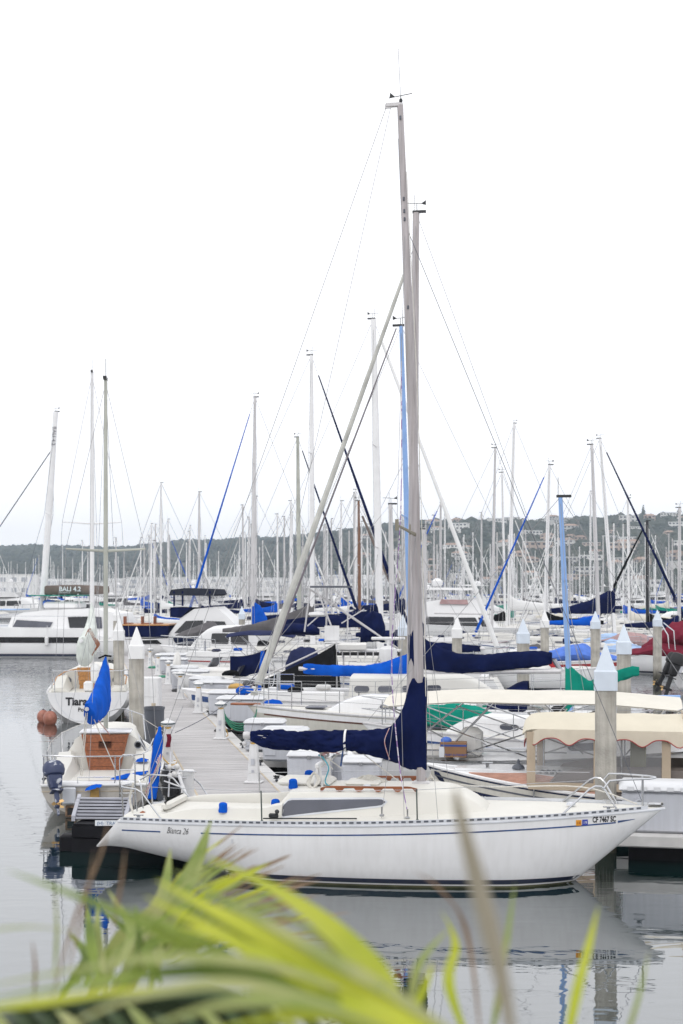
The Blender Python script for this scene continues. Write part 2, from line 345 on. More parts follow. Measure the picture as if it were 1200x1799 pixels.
# ------------------------------------------------------------------ hull geometry
class Hull:
    def __init__(s, L, B, fs, fm, fb, ws=.7, rake=1.0, ov=.6, rt=0.0, zaft=None, n=3.0, mx=.45, draft=.4, pw=.55, xm=None):
        s.L, s.B, s.fs, s.fm, s.fb, s.ws, s.rake, s.ov, s.rt, s.n, s.mx, s.draft, s.pw = L, B, fs, fm, fb, ws, rake, ov, rt, n, mx, draft, pw
        s.zaft = zaft if zaft is not None else .3
    def zs(s, x):
        t = (x+s.L/2)/s.L
        if s.rt and x < -s.L/2+s.rt:
            q = max(0, (x+s.L/2)/s.rt); return lerp(s.zaft, s.fs, q)
        # quadratic through stern, mid, bow
        a, b, c = s.fs, s.fm, s.fb
        return a*(1-t)*(1-2*t)+4*b*t*(1-t)+c*t*(2*t-1)
    def zk(s, x):
        st = s.zs(s.L/2) if False else s.fb
        u = (s.L/2-x)/s.rake; zb = lerp(st, 0, u) if u < 1 else -(u-1)*s.rake*.5
        z0 = s.zaft-.06 if s.rt else s.fs*.28
        w = (x+s.L/2)/s.ov; za = lerp(z0, 0, w) if w < 1 else -(w-1)*s.ov*.45
        return min(max(-s.draft, zb, za), s.zs(x)-.012)
    def hb(s, x):
        t = max(0, min(1, (x+s.L/2)/s.L))
        if t < s.mx: r = s.ws+(1-s.ws)*math.sin(PI/2*t/s.mx)
        else: r = max(0, 1-((t-s.mx)/(1-s.mx))**2.1)**.95
        return max(.008, s.B/2*r)
    def y(s, x, z):
        a, k = s.zs(x), s.zk(x); u = max(0, min(1, (a-z)/(a-k)))
        return s.hb(x)*max(0.0, 1-u**s.n)**s.pw
    def side(s, sg):
        return lambda u, v, off: Vector((u, sg*(s.y(u, v)+off), v))
    def xs(s, nx):
        r = [-s.L/2+s.L*(i/nx) for i in range(nx+1)]
        if s.rt: r = sorted(set([x for x in r if abs(x-(-s.L/2+s.rt)) > .05]+[-s.L/2+s.rt, -s.L/2+s.rt*.5]))
        r[-1] = s.L/2-.01; return r
    def hull_mesh(s, nx=36, nu=9):
        mb = MB(); rg = []
        for x in s.xs(nx):
            a, k = s.zs(x), s.zk(x); row = []
            for i in range(nu): 
                u = math.sin(PI/2*i/nu); z = a+(k-a)*u; row.append((x, -s.hb(x)*max(0, 1-u**s.n)**s.pw, z))
            row.append((x, 0, k))
            row += [(x, -p[1], p[2]) for p in reversed(row[:-1])]
            rg.append(row)
        mb.rings(rg, closed=False, cap=False)
        mb.add(rg[0], [tuple(range(len(rg[0])))])
        return mb
    def deck_mesh(s, nx=36, inset=.012, camber=.05, drop=.004):
        mb = MB(); rg = []
        for x in s.xs(nx):
            b = max(.004, s.hb(x)-inset); rg.append([(x, b*q, s.zs(x)-drop+camber*b/(s.B/2)*(1-q*q)*(0 if (s.rt and x < -s.L/2+s.rt) else 1)) for q in (-1, -.6, -.2, .2, .6, 1)])
        mb.rings(rg, closed=False, cap=False); return mb
    def decky(s, x, y, camber=.05):
        b = max(.004, s.hb(x)-.012); q = min(1, abs(y)/b); return s.zs(x)-.004+camber*b/(s.B/2)*(1-q*q)
    def rail(s, r=.018, x0=None, x1=None, sg=(1, -1), up=0.0, nx=30):
        mb = MB(); a = -s.L/2+s.rt if x0 is None else x0; b = s.L/2-.01 if x1 is None else x1
        for g in sg: mb.tube([(lerp(a, b, i/nx), g*s.hb(lerp(a, b, i/nx)), s.zs(lerp(a, b, i/nx))+up) for i in range(nx+1)], r, 6)
        return mb
    def band(s, z0, z1, x0, x1, mt, name, parent, sheer=False, nx=40, off=.004, sides=(1, -1)):
        o_ = None
        for g in sides:
            mb = MB(); f = s.side(g)
            lo = (lambda u: s.zs(u)-z0) if sheer else (lambda u: max(z0, s.zk(u)+.004))
            hi = (lambda u: s.zs(u)-z1) if sheer else (lambda u: max(z1, s.zk(u)+.008))
            mb.panel(f, x0, x1, lo, hi, nx, off); o_ = mb.build(name, mt, parent)
        return o_

def cabin_mesh(h, x0, x1, w0, w1, hh, slope=.6, aft=.05, mt=None, rnd_=.06, w_side=.90, base=None):
    """coach roof from x0 (aft) to x1 (front); returns mesh builder and the side function"""
    def W(x): return lerp(w0, w1, (x-x0)/(x1-x0))*(1-.25*smooth((x-(x1-slope))/slope))
    def Hh(x):
        f = 1.0
        if x > x1-slope: f = math.cos(PI/2*min(1, (x-(x1-slope))/slope))**.8
        if x < x0+aft: f = min(f, max(0, (x-x0)/aft))
        return hh*f*lerp(1.06, .9, (x-x0)/(x1-x0))+.004
    def zb(x): return (h.decky(x, W(x)) if base is None else base)-.03
    xs = [x0, x0+aft*.5, x0+aft]+[lerp(x0+aft, x1-slope, i/8) for i in range(1, 9)]+[x1-slope+slope*q for q in (.2, .4, .6, .75, .88, .96, 1)]
    rg = []
    for x in xs:
        w, H, z = W(x), Hh(x)+.03, zb(x)
        half = [(w, z), (w*lerp(1, w_side, .5), z+H*.42), (w*w_side, z+H*.84), (w*w_side*.965, z+H*.96), (w*w_side*.88, z+H*1.02), (w*.45, z+H*1.10), (0, z+H*1.13)]
        rg.append([(x, -a, b) for a, b in half]+[(x, a, b) for a, b in reversed(half[:-1])])
    mb = MB(); mb.rings(rg, closed=False, cap=False); mb.add(rg[0], [tuple(range(len(rg[0])))]); mb.add(rg[-1], [tuple(range(len(rg[-1])))])
    def side(sg):
        def f(u, v, off):
            w, H, z = W(u), Hh(u)+.03, zb(u); t = v
            return Vector((u, sg*(w*lerp(1, w_side, t/.84)+off), z+H*t))
        return f
    def top(x, y):
        w, H, z = W(x), Hh(x)+.03, zb(x); q = min(1, abs(y)/max(w*w_side, .01)); return z+H*(1.13-.13*q*q)
    return mb, side, top

def cover_mesh(st, seed=0, nx=70, n=18, wr=.018, fold=.02, axis='x', sq=2.4):
    """cloth bundle: st = (x, zbot, ztop, halfwidth, yoff)"""
    mb = MB(); rg = []; x0, x1 = st[0][0], st[-1][0]
    st2 = st if x0 < x1 else list(reversed(st)); x0, x1 = st2[0][0], st2[-1][0]
    for i in range(nx+1):
        x = lerp(x0, x1, i/nx); zb, zt, hw, yo = interp(st2, x); row = []
        zc, hz = (zb+zt)/2, (zt-zb)/2
        for j in range(n):
            a = 2*PI*j/n; c, s_ = math.cos(a), math.sin(a)
            cy_ = math.copysign(abs(c)**(2/sq), c); cz = math.copysign(abs(s_)**(2/sq), s_)
            q = Vector((x*2.2+seed*7, a*.8+x*1.5, seed*3.1)); w = mnoise.noise(q)*fold + mnoise.noise(Vector((x*7+a*1.2, a*2.2-x*2, seed)))*wr - (1-min(1, abs(mnoise.noise(Vector((x*4.5+math.sin(a)*1.3, math.cos(a)*1.1+seed, math.sin(a)*2.0))))*6))*wr*.9
            wy = hw*(1-.25*s_*(1 if s_ > 0 else .35)) 
            row.append(Vector((x, yo+cy_*(wy+w), zc+cz*(hz+w*.8))))
        rg.append(row)
    mb.rings(rg); return mb

def furled(mb, a, b, r0, r1, n=8, k=24, sag=0.0, seed=0):
    a, b = Vector(a), Vector(b); pts = []; rs = []
    for i in range(k+1):
        t = i/k; p = a.lerp(b, t); p.z -= sag*math.sin(PI*t); pts.append(p)
        rs.append(lerp(r0, r1, t**.8)*(1+.12*mnoise.noise(Vector((t*30+seed, seed, 0)))))
    mb.tube(pts, rs, n)

def window_on(fn, u0, u1, v0, v1, parent, glass, frame=None, name='window', fr=.03, off=.008, rndk=.5, slant=0.0, vt=None):
    """rounded window, v limits may be functions"""
    lo0 = v0 if callable(v0) else (lambda u: v0); hi0 = v1 if callable(v1) else (lambda u: v1)
    def mk(u0, u1, lo_, hi_, off_, rr):
        def lo(u):
            d = min(u-u0, u1-u)/rr; k = 1-math.sqrt(max(0, 1-(1-min(1, max(0, d)))**2)); m_ = (lo_(u)+hi_(u))/2; return lerp(lo_(u), m_, k)
        def hi(u):
            d = min(u-u0, u1-u)/rr; k = 1-math.sqrt(max(0, 1-(1-min(1, max(0, d)))**2)); m_ = (lo_(u)+hi_(u))/2; return lerp(hi_(u), m_, k)
        mb = MB()
        def warp(u, v, o): return fn(u, v, o)
        mb.panel(warp, u0, u1, lo, hi, 26, off_); return mb
    rr = rndk*min((u1-u0)/2, .2)
    if frame is not None:
        dv = vt if vt is not None else .12
        fo = mk(u0-fr, u1+fr, lambda u: lo0(u)-dv, lambda u: hi0(u)+dv, off, rr+fr).build(name+'_frame', frame, parent)
        g = mk(u0, u1, lo0, hi0, off+.004, rr).build(name, glass, parent); return g
    return mk(u0, u1, lo0, hi0, off, rr).build(name, glass, parent)

def mast_parts(t, base, top, r, mt, r2=None, spread=(), n=10, ovals=1.5, bend=0.0, wire=True, head=True, sp_w=1.0, sp_mt=None, vane=True):
    """mast as a thing's part, with spreaders and masthead fittings as its sub-parts"""
    base, top = Vector(base), Vector(top); k = 14; pts = []; rs = []
    for i in range(k+1):
        q = i/k; p = base.lerp(top, q); p.x += bend*math.sin(PI*q); pts.append(p); rs.append(lerp(r, r2 or r*.75, smooth((q-.55)/.45)))
    mb = MB(); vs = []
    rg = [[p+Vector((math.cos(2*PI*j/n)*rr*ovals, math.sin(2*PI*j/n)*rr, 0)) for j in range(n)] for p, rr in zip(pts, rs)]
    mb.rings(rg); m_ = mb.build('mast', mt, t)
    def at(q):
        p = base.lerp(top, q); p.x += bend*math.sin(PI*q); return p
    for q, w in spread:
        c = at(q)
        for sg in (1, -1):
            s_ = MB(); s_.tube([c+Vector((0, sg*r*.8, 0)), c+Vector((-.04*w, sg*w, .05*w))], [.032*sp_w, .018*sp_w], 6, ry=.6); s_.build('spreader', sp_mt or mt, m_)
    if head:
        h_ = MB(); h_.box(top+Vector((-.08, 0, .02)), (.34, .07, .06)); h_.tube([top+Vector((.05, 0, 0)), top+Vector((.05, 0, .45))], .006, 4)
        h_.build('masthead_fitting', M['blackmast'], m_)
        if vane:
            v = MB(); z = top.z+.22; v.tube([(top.x-.25, 0, z), (top.x+.3, 0, z+.03)], .008, 4); v.add([(top.x-.25, 0, z-.04), (top.x-.12, 0, z), (top.x-.25, 0, z+.09)], [(0, 1, 2)]); v.tube([(top.x-.02, 0, top.z+.02), (top.x-.02, 0, z)], .008, 4)
            v.build('wind_vane', M['blackmast'], m_)
    return m_, at

def pulpit(mb, pts, r=.014): mb.tube(pts, r, 6)

def sailboat(name, label, Y, top, bot, bow='R', a=10, L=10, B=3.0, fs=.95, fm=.95, fb=1.25, xm=None, hull='gelfar', deckm='deckfar', mast='alu2', cov=None, boom=None, furl=None, fr=(.06, .035),
             zb=2.0, cab=(.45, .40), detail=1, line='blueline', boot='boot', mr_=.085, spread=((.5, .9),), cov_h=.30, group=None, dodger=None, boomm=None, rake=None, rt=.35, covst=None, jfrac=1.0, cat='sailboat', rz=None, bimini=None, stripes=True, vane=True):
    ang = rz if rz is not None else (-R(a) if bow == 'R' else PI-R(a))
    xm = L*.08 if xm is None else xm
    Xm = Xp(bot[0] if isinstance(bot, tuple) else bot, Y); c, s_ = math.cos(ang), math.sin(ang)
    t = empty(name, label, cat, (Xm-xm*c, Y-xm*s_, 0), ang, group)
    h = Hull(L, B, fs, fm, fb, ws=.68, rake=rake or L*.11, ov=L*.1, rt=rt, zaft=.35, draft=.35)
    hz = h.hull_mesh(26 if detail < 2 else 36, 6 if detail < 2 else 9).build('hull', M[hull], t)
    h.deck_mesh(20).build('deck', M[deckm], t)
    if stripes:
        h.band(.05, .17, -L/2+h.ov+.2, L/2-h.rake-.05, M[boot], 'boot_stripe', hz, nx=24, off=.006)
        h.band(.24, .18, -L/2+rt+.2, L/2-.5, M[line], 'hull_stripe', hz, sheer=True, nx=24, off=.006)
    h.rail(.03, up=.02, nx=20).build('toe_rail', M['alu2'], hz)
    x0, x1 = -L*.14, L*.27
    mb, side, topf = cabin_mesh(h, x0, x1, B*.34, B*.20, cab[0], slope=L*.12)
    cb = mb.build('cabin', M[deckm if deckm != 'deck' else 'gel'], t)
    nw = 3 if detail < 2 else 4
    for sg in (1, -1):
        for i in range(nw):
            u = lerp(x0+.4, x1-L*.17, i/(nw-1) if nw > 1 else .5)
            window_on(side(sg), u-.22, u+.22, .38, .66, cb, M['winglass'], name='portlight', off=.012)
    # cockpit: coaming ring and well
    ck = MB(); z = h.zs(-L*.3)
    for sg in (1, -1): ck.box((-L*.28, sg*B*.27, z+.13), (L*.26, .14, .30), bev=.04)
    ck.box((-L*.42, 0, z+.08), (.3, B*.56, .2), bev=.04); ck.build('cockpit_coaming', M['gelfar'], t)
    if detail: 
        w_ = MB(); w_.tube([(-L*.36, 0, z), (-L*.36, 0, z+.75)], .06, 8); 
        for k in range(12): 
            a1, a2 = 2*PI*k/12, 2*PI*(k+1)/12; w_.tube([(-L*.38, .38*math.cos(a1), z+.72+.38*math.sin(a1)), (-L*.38, .38*math.cos(a2), z+.72+.38*math.sin(a2))], .014, 4)
        w_.build('wheel', M['ss'], t)
    zt = Zp(top[1], Y); lean = (Xp(top[0], Y)-Xm)/c
    mbase = (xm, 0, topf(xm, 0)-.05 if x0 < xm < x1 else h.zs(xm))
    mo, at = mast_parts(t, mbase, (xm+lean, 0, zt), mr_, M[mast], spread=spread, sp_mt=M['alu2'] if mast != 'bluemast' else M['bluemast'], vane=vane, n=8)
    H = zt-mbase[2]; bl = boom or L*.36
    bx = at((zb-mbase[2])/H).x
    b_ = MB(); b_.tube([(bx-.12, 0, zb), (bx-bl-.15, 0, zb+.05)], .06, 8); bo = b_.build('boom', M[boomm or ('whitemast' if mast == 'whitemast' else 'alu2')], t)
    if cov:
        st = covst or [(bx+.02, zb-.12, zb+cov_h*2.6, .10, 0), (bx-.25, zb-.12, zb+cov_h*2.0, .15, 0), (bx-.6, zb-.12, zb+cov_h*1.45, .17, 0), (bx-bl*.4, zb-.12, zb+cov_h, .15, 0), (bx-bl*.8, zb-.10, zb+cov_h*.75, .12, 0), (bx-bl, zb-.07, zb+cov_h*.5, .08, 0)]
        cover_mesh(st, seed=Y, nx=34 if detail < 2 else 60, n=12).build('sail_cover', M[cov], bo)
    # rigging
    tip = Vector((L/2-.12, 0, h.zs(L/2-.1)+.08)); tp = at(jfrac); w = MB(); wr = max(.006, Y*.00013)
    w.tube([tip, tp], wr, 4)
    w.tube([(-L/2+rt+.05, 0, h.zs(-L/2+rt)), at(1)], wr, 4)
    for sg in (1, -1):
        prev = at(1)
        for q, sw in sorted(spread, reverse=True):
            sp = at(q)+Vector((-.04*sw, sg*sw, .05*sw)); w.tube([prev, sp], wr*.8, 4); prev = sp
        w.tube([prev, (xm-.1, sg*h.hb(xm)*.97, h.zs(xm))], wr, 4)
        if spread: w.tube([at(spread[0][0]), (xm-.5, sg*h.hb(xm)*.97, h.zs(xm))], wr*.8, 4)
    w.build('rigging', M['wire'], t)
    if furl:
        f = MB(); d = (tp-tip); furled(f, tip+d*.04, tip+d*.93, fr[0], fr[1], seed=Y); f.lathe([(.02, 0), (.10, .01), (.10, .10), (.05, .12)], tip+d*.015, 10)
        f.build('furled_headsail', M[furl], t)
    if detail:
        r = max(.012, Y*.00022); g = MB(); zb_ = h.zs(L/2-.4)
        for zz in (.62, .34):
            g.tube([(L/2-1.3, -h.hb(L/2-1.3), zb_+zz-.02), (L/2-.5, -h.hb(L/2-.6), zb_+zz), (L/2+.02, 0, zb_+zz+.05), (L/2-.5, h.hb(L/2-.6), zb_+zz), (L/2-1.3, h.hb(L/2-1.3), zb_+zz-.02)], r, 5)
        for sg in (1, -1):
            for xx in (L/2-1.3, L/2-.5): g.tube([(xx, sg*h.hb(xx), h.zs(xx)), (xx, sg*h.hb(xx), zb_+.6)], r, 5)
        g.build('bow_pulpit', M['ss'], t)
        g = MB(); xs_ = -L/2+rt+.1; z_ = h.zs(xs_)
        for zz in (.62, .34): g.tube([(xs_+1.2, -h.hb(xs_+1.2), z_+zz), (xs_+.05, -h.hb(xs_)*.9, z_+zz), (xs_+.05, h.hb(xs_)*.9, z_+zz), (xs_+1.2, h.hb(xs_+1.2), z_+zz)], r, 5)
        for sg in (1, -1):
            for xx in (xs_+1.2, xs_+.05): g.tube([(xx, sg*h.hb(xx)*.96, z_), (xx, sg*h.hb(xx)*.96, z_+.62)], r, 5)
        g.build('stern_rail', M['ss'], t)
        ns = 4
        for sg in (1, -1):
            lf = MB(); pr = []
            for i in range(ns+2):
                xx = lerp(xs_+1.2, L/2-1.3, i/(ns+1)); z1 = h.zs(xx)+.60; pr.append((xx, sg*h.hb(xx)*.97, z1))
                if 0 < i <= ns: s1 = MB(); s1.tube([(xx, sg*h.hb(xx)*.97, h.zs(xx)), (xx, sg*h.hb(xx)*.97, z1)], r*.9, 5); s1.build('stanchion', M['ss'], t)
            lf.tube(pr, wr*.8, 4); lf.tube([(p[0], p[1], p[2]-.28) for p in pr], wr*.7, 4); lf.build('lifeline', M['wire'], t)
    if detail and not dodger and len(label) % 2: make_dodger(t, x0+.1, z+.05, B*.30, .75, M[('navy', 'blue', 'navy', 'black')[int(Y) % 4]])
    if detail:
        dh = MB(); dh.box((x1+.35, 0, h.zs(x1+.35)+.07), (.5, .5, .05), bev=.02); dh.build('deck_hatch', M['winglass'], t)
        for k_ in range(3): cb_ = MB(); cb_.box((-L*(.24+.055*k_), (-1)**k_*B*.24, z+.30), (.42, .36, .16), bev=.05); cb_.build('cushion', M[('navy', 'seat', 'black', 'blue')[(k_+int(Y)) % 4]], t)
        for k_ in range(2): fb_ = MB(); xx_ = -L*.1+k_*L*.22; fb_.lathe([(.02, .0), (.10, .05), (.11, .45), (.02, .55)], (xx_, -h.hb(xx_)-.1, h.zs(xx_)-.62), 8); fb_.tube([(xx_, -h.hb(xx_)-.1, h.zs(xx_)-.1), (xx_, -h.hb(xx_)+.02, h.zs(xx_)+.3)], .012, 4); fb_.build('fender', M['seat'] if k_ else M['navy'], t)
    if dodger: make_dodger(t, x0+.1, z+.05, B*.32, .85, M[dodger])
    if bimini: make_bimini(t, -L*.44, -L*.20, B*.34, z, z+1.5, M[bimini])
    return t, h, at, topf

def make_dodger(t, x, z, w, hh, mt, ln=1.0):
    mb = MB(); rg = []
    for i in range(7):
        q = i/6; a = q*PI/2; xx = x+ln*(1-math.sin(a)*1.0)-.0; zt = z+hh*math.sin(min(1, .15+q*1.2)*PI/2)
        row = []
        for j in range(11):
            u = -1+2*j/10; row.append((xx, w*(1-.0)*u, z+(zt-z)*(1-abs(u)**4)))
        rg.append(row)
    mb.rings(rg, closed=False, cap=False); d = mb.build('dodger', mt, t)
    g = MB(); g.panel(lambda u, v, o: Vector((x+ln*.62-.45*v*.5+o, u, z+hh*.35+v*.3)), -w*.6, w*.6, lambda u: 0, lambda u: 1, 4, .03); g.build('dodger_window', M['winglass'], d)
def make_bimini(t, x0, x1, w, zd, zt, mt, rr=.014):
    mb = MB(); rg = []
    for i in range(9):
        q = i/8; x = lerp(x0, x1, q); zz = zt+.10*math.sin(PI*q)-.06*math.cos(q*4*PI)*.3; row = []
        for j in range(11):
            u = -1+2*j/10; row.append((x, w*u*(1 if abs(u) < 1 else 1), zz-.16*abs(u)**3.5))
        rg.append(row)
    mb.rings(rg, closed=False, cap=False)
    rg2 = [[(p[0], p[1], p[2]-.02) for p in r] for r in rg]; mb.rings(rg2, closed=False, cap=False); b = mb.build('bimini_top', mt, t)
    f = MB()
    for xa, xb in ((lerp(x0, x1, .5), x0), (lerp(x0, x1, .5), x1), (lerp(x0, x1, .25), lerp(x0, x1, .75)), (lerp(x0, x1, .75), lerp(x0, x1, .25))):
        for sg in (1, -1): f.tube([(xa, sg*w*.98, zd), (xb, sg*w*.98, zt-.14)], rr, 5)
    f.build('bimini_frame', M['ss'], t)
    return b

def powerboat(name, label, loc, ang, L, B, fs, fb, hull='gelfar', cover=None, style='runabout', group=None, band=None, engine=None, top=None, cat='motorboat', s=1.0, house='gelfar', glass='blackglass'):
    t = empty(name, label, cat, loc, ang, group)
    h = Hull(L, B, fs, (fs+fb)/2-.04, fb, ws=.88, rake=L*.16, ov=.02, rt=0, n=2.2, mx=.35, draft=.3, pw=.7)
    h.ov = .05; hz = h.hull_mesh(22, 6).build('hull', M[hull], t); h.deck_mesh(18).build('deck', M['deckfar'], t)
    h.band(.05, .14, -L/2+.02, L/2-h.rake-.1, M['boot' if band is None else band], 'boot_stripe', hz, nx=16, off=.006)
    if band: h.band(.30, .12, -L/2+.02, L/2-.4, M[band], 'hull_stripe', hz, sheer=True, nx=16, off=.006)
    h.rail(.035, up=.01, nx=16).build('rub_rail', M['whitemast'], hz)
    zc = h.zs(0)
    if style == 'runabout':
        if cover:
            st = [(-L/2+.05, fs-.12, fs+.12, B*.44, 0), (-L*.3, fs-.15, fs+.42, B*.49, 0), (-L*.05, zc-.15, zc+.75, B*.50, 0), (L*.08, zc-.12, zc+.85, B*.47, 0), (L*.2, zc-.1, zc+.45, B*.42, 0), (L*.36, zc-.05, zc+.26, B*.25, 0), (L*.44, fb-.12, fb+.06, B*.10, 0)]
            cover_mesh(st, seed=loc[0]+loc[1], nx=40, n=20, wr=.03, fold=.05, sq=2.0).build('boat_cover', M[cover], t)
        else:
            m_ = MB(); m_.box((-L*.15, 0, fs+.10), (L*.3, B*.62, .3), bev=.08); m_.build('cockpit_seats', M['seat'], t)
            w_ = MB(); w_.panel(lambda u, v, o: Vector((L*.10-.25*v-abs(u/B)**2*1.2+o, u, zc+.05+v*.42)), -B*.4, B*.4, lambda u: 0, lambda u: 1, 8, .02); w_.build('windscreen', M['winglass'], t)
            c_ = MB(); c_.box((L*.24, 0, zc+.06), (L*.22, B*.5, .2), bev=.09, taper=.8); c_.build('foredeck_hatch', M['deckfar'], t)
    elif style in ('cruiser', 'flybridge'):
        mb, side, topf = cabin_mesh(h, -L*.20, L*.26, B*.42, B*.30, 1.15*s, slope=L*.20, aft=.15, w_side=.86)
        cb = mb.build('saloon', M[house], t)
        for sg in (1, -1):
            n_ = 2
            for i in range(n_):
                u0 = lerp(-L*.19, L*.10, i/n_); window_on(side(sg), u0+.03, u0+L*.29/n_-.06, .30, .78, cb, M[glass], name='saloon_window', rndk=.25, off=.014)
        mw = MB(); mw.panel(lambda u, v, o: Vector((lerp(L*.115, L*.055, v)+o, u, lerp(zc+.62*s, zc+1.12*s, v))), -B*.24, B*.24, lambda u: 0, lambda u: 1, 6, .05); mw.build('front_window', M[glass], cb)
        if style == 'flybridge':
            f = MB(); zt = zc+1.3*s
            rg = []
            for i in range(9):
                x = lerp(-L*.30, L*.06, i/8); w = B*.40*(1-.35*smooth((i-5)/3)); hh = .12+.50*smooth(i/6)*(1 if i < 8 else .4)
                rg.append([(x, -w, zt), (x, -w*1.02, zt+hh), (x, -w*.94, zt+hh), (x, -w*.9, zt+.06), (x, w*.9, zt+.06), (x, w*.94, zt+hh), (x, w*1.02, zt+hh), (x, w, zt)])
            f.rings(rg); f.build('flybridge', M[house], t)
            r = MB()
            for sg in (1, -1):
                r.tube([(-L*.26, sg*B*.36, zt), (-L*.16, sg*B*.34, zt+2.0)], .03, 6); r.tube([(L*.0, sg*B*.33, zt+.3), (-L*.02, sg*B*.32, zt+2.0)], .03, 6)
            r.build('hardtop_frame', M['whitemast'], t)
            hh = MB(); hh.box((-L*.09, 0, zt+2.05), (L*.26, B*.76, .10), bev=.04); hh.build('hardtop', M[top or 'gelfar'], t)
            ra = MB(); ra.lathe([(.22, 0), (.30, .12), (.30, .30), (.12, .44)], (-L*.05, 0, zt+2.08), 10); ra.build('radar', M['whitemast'], t)
    r = MB(); rr = max(.013, loc[1]*.00025)
    if style != 'runabout' :
        for sg in (1, -1):
            pts = [(lerp(L*.05, L/2-.05, i/6), sg*h.hb(lerp(L*.05, L/2-.05, i/6))*.95, h.zs(lerp(L*.05, L/2-.05, i/6))+.55) for i in range(7)]; r.tube(pts, rr, 5)
            for p in pts[:-1]: r.tube([p, (p[0], p[1], p[2]-.55)], rr, 5)
        r.build('bow_rail', M['ss'], t)
    if engine: outboard(t, (-L/2-.12, 0, fs+.05), M[engine])
    return t, h

def outboard(parent, c, mt, tilt=0.0, s=1.0, name='outboard_motor', turn=0.0):
    """cowl, leg and propeller; tilts about the transom bracket"""
    c = Vector(c); rt = Matrix.Rotation(turn, 3, 'Z') @ Matrix.Rotation(tilt, 3, 'Y')
    def T(mb): mb.v = [tuple(c+rt @ (Vector(v)*s)) for v in mb.v]; return mb
    cw = MB(); rg = []
    for z, lx, ly in ((.08, .15, .12), (.13, .23, .18), (.26, .26, .20), (.38, .25, .19), (.47, .19, .14), (.50, .08, .06)):
        rg.append([(-.10+math.cos(2*PI*j/14)*lx, math.sin(2*PI*j/14)*ly, z) for j in range(14)])
    cw.rings(rg); o = T(cw).build(name, mt, parent)
    lg = MB(); lg.box((-.10, 0, -.08), (.24, .20, .40), bev=.04, taper=1.3); lg.box((-.12, 0, -.48), (.15, .08, .50), bev=.03); lg.box((-.14, 0, -.34), (.34, .20, .03)); lg.tube([(-.26, 0, -.72), (.04, 0, -.72)], [.06, .04], 8); lg.box((-.08, 0, -.86), (.12, .03, .22), taper=1)
    T(lg).build('engine_leg', mt, o)
    pr = MB()
    for k in range(3):
        a = 2*PI*k/3; pr.add([Vector((-.28, math.cos(a+d)*r, -.72+math.sin(a+d)*r))+Vector((dx, 0, 0)) for d, r, dx in ((0, .02, 0), (.5, .11, -.02), (0, .14, 0), (-.4, .11, .03))], [(0, 1, 2, 3)])
    pr.lathe([(.035, -.30), (.04, -.24), (.01, -.36)], (0, 0, -.72), 8, 'x'); T(pr).build('propeller', M['brass'], o)
    br = MB(); br.box((.08, 0, .0), (.12, .22, .26), bev=.03); T(br).build('bracket', M['box'], o)
    return o
# ------------------------------------------------------------------ water and bank
w = MB(); w.add([(-6000, 6, 0), (6000, 6, 0), (6000, 9000, 0), (-6000, 9000, 0)], [(0, 1, 2, 3)]); w.build('water', M['water'], smooth_=False, kind='structure')
bed = MB(); bed.box((0, -6, -.3), (160, 23, 5.2)); bed.build('ground', mat('bank_soil', (.16, .13, .09), .95, var=.2, bump=.6, bs=6), kind='structure')

# ------------------------------------------------------------------ main dock
DDX = -.181
def dock_r(Y): return 3.91+DDX*Y
def dock_l(Y): return 1.82+DDX*Y
DZ = .45
def slab(mb, a, b, w, z0, z1):
    a, b = Vector((a[0], a[1], 0)), Vector((b[0], b[1], 0)); d = (b-a); L_ = d.length; ang = math.atan2(d.y, d.x); c = (a+b)/2
    mb.box((c.x, c.y, (z0+z1)/2), (L_, w, z1-z0), rot=Matrix.Rotation(ang, 3, 'Z'))
def planks(mb, a, b, w, z, pitch, gap=.006, th=.03):
    a, b = Vector((a[0], a[1], 0)), Vector((b[0], b[1], 0)); d = (b-a); L_ = d.length; n = int(L_/pitch); ang = math.atan2(d.y, d.x); u = d/L_
    for i in range(n):
        c = a+u*(i+.5)*pitch; mb.box((c.x, c.y, z-th/2+rnd.uniform(-.001, .001)), (pitch-gap, w, th), rot=Matrix.Rotation(ang, 3, 'Z'))
dk = empty('dock', 'long pale grey plank dock running away past the dock boxes', 'dock', (1.0+DDX*24, 24, 0))
def local(o, par): 
    o.parent = par; o.matrix_parent_inverse = par.matrix_world.inverted() if False else Matrix.Translation(par.location).inverted(); return o
Y0, Y1 = 24.6, 120
mid = lambda Y: (dock_l(Y)+dock_r(Y))/2
pl = MB(); planks(pl, (mid(Y0)-.0, Y0), (mid(Y1), Y1), 1.50, DZ, .145, .012); local(pl.build('deck_planks', M['plank'], None, smooth_=False, kind='stuff'), dk)
nrm = Vector((1, .181, 0)).normalized(); L_d = math.hypot(Y1-Y0, (Y1-Y0)*DDX)
for sg in (1, -1):
    e_ = MB(); o = nrm*sg*.92; slab(e_, (mid(Y0)+o.x, Y0+o.y), (mid(Y1)+o.x, Y1+o.y), .26, DZ-.16, DZ-.004); local(e_.build('edge_board', M['edge'], None, smooth_=False), dk)
    e_ = MB(); o = nrm*sg*.770; slab(e_, (mid(Y0)+o.x, Y0+o.y), (mid(Y1)+o.x, Y1+o.y), .035, DZ-.1, DZ+.004); local(e_.build('trim_strip', M['woodtrim'], None, smooth_=False), dk)
f_ = MB()
for i in range(44):
    Ya = Y0+.3+i*2.15; slab(f_, (mid(Ya), Ya), (mid(Ya+1.8), Ya+1.8), 1.9, -.2, DZ-.17)
local(f_.build('floats', M['float'], None, smooth_=False, kind='stuff'), dk)
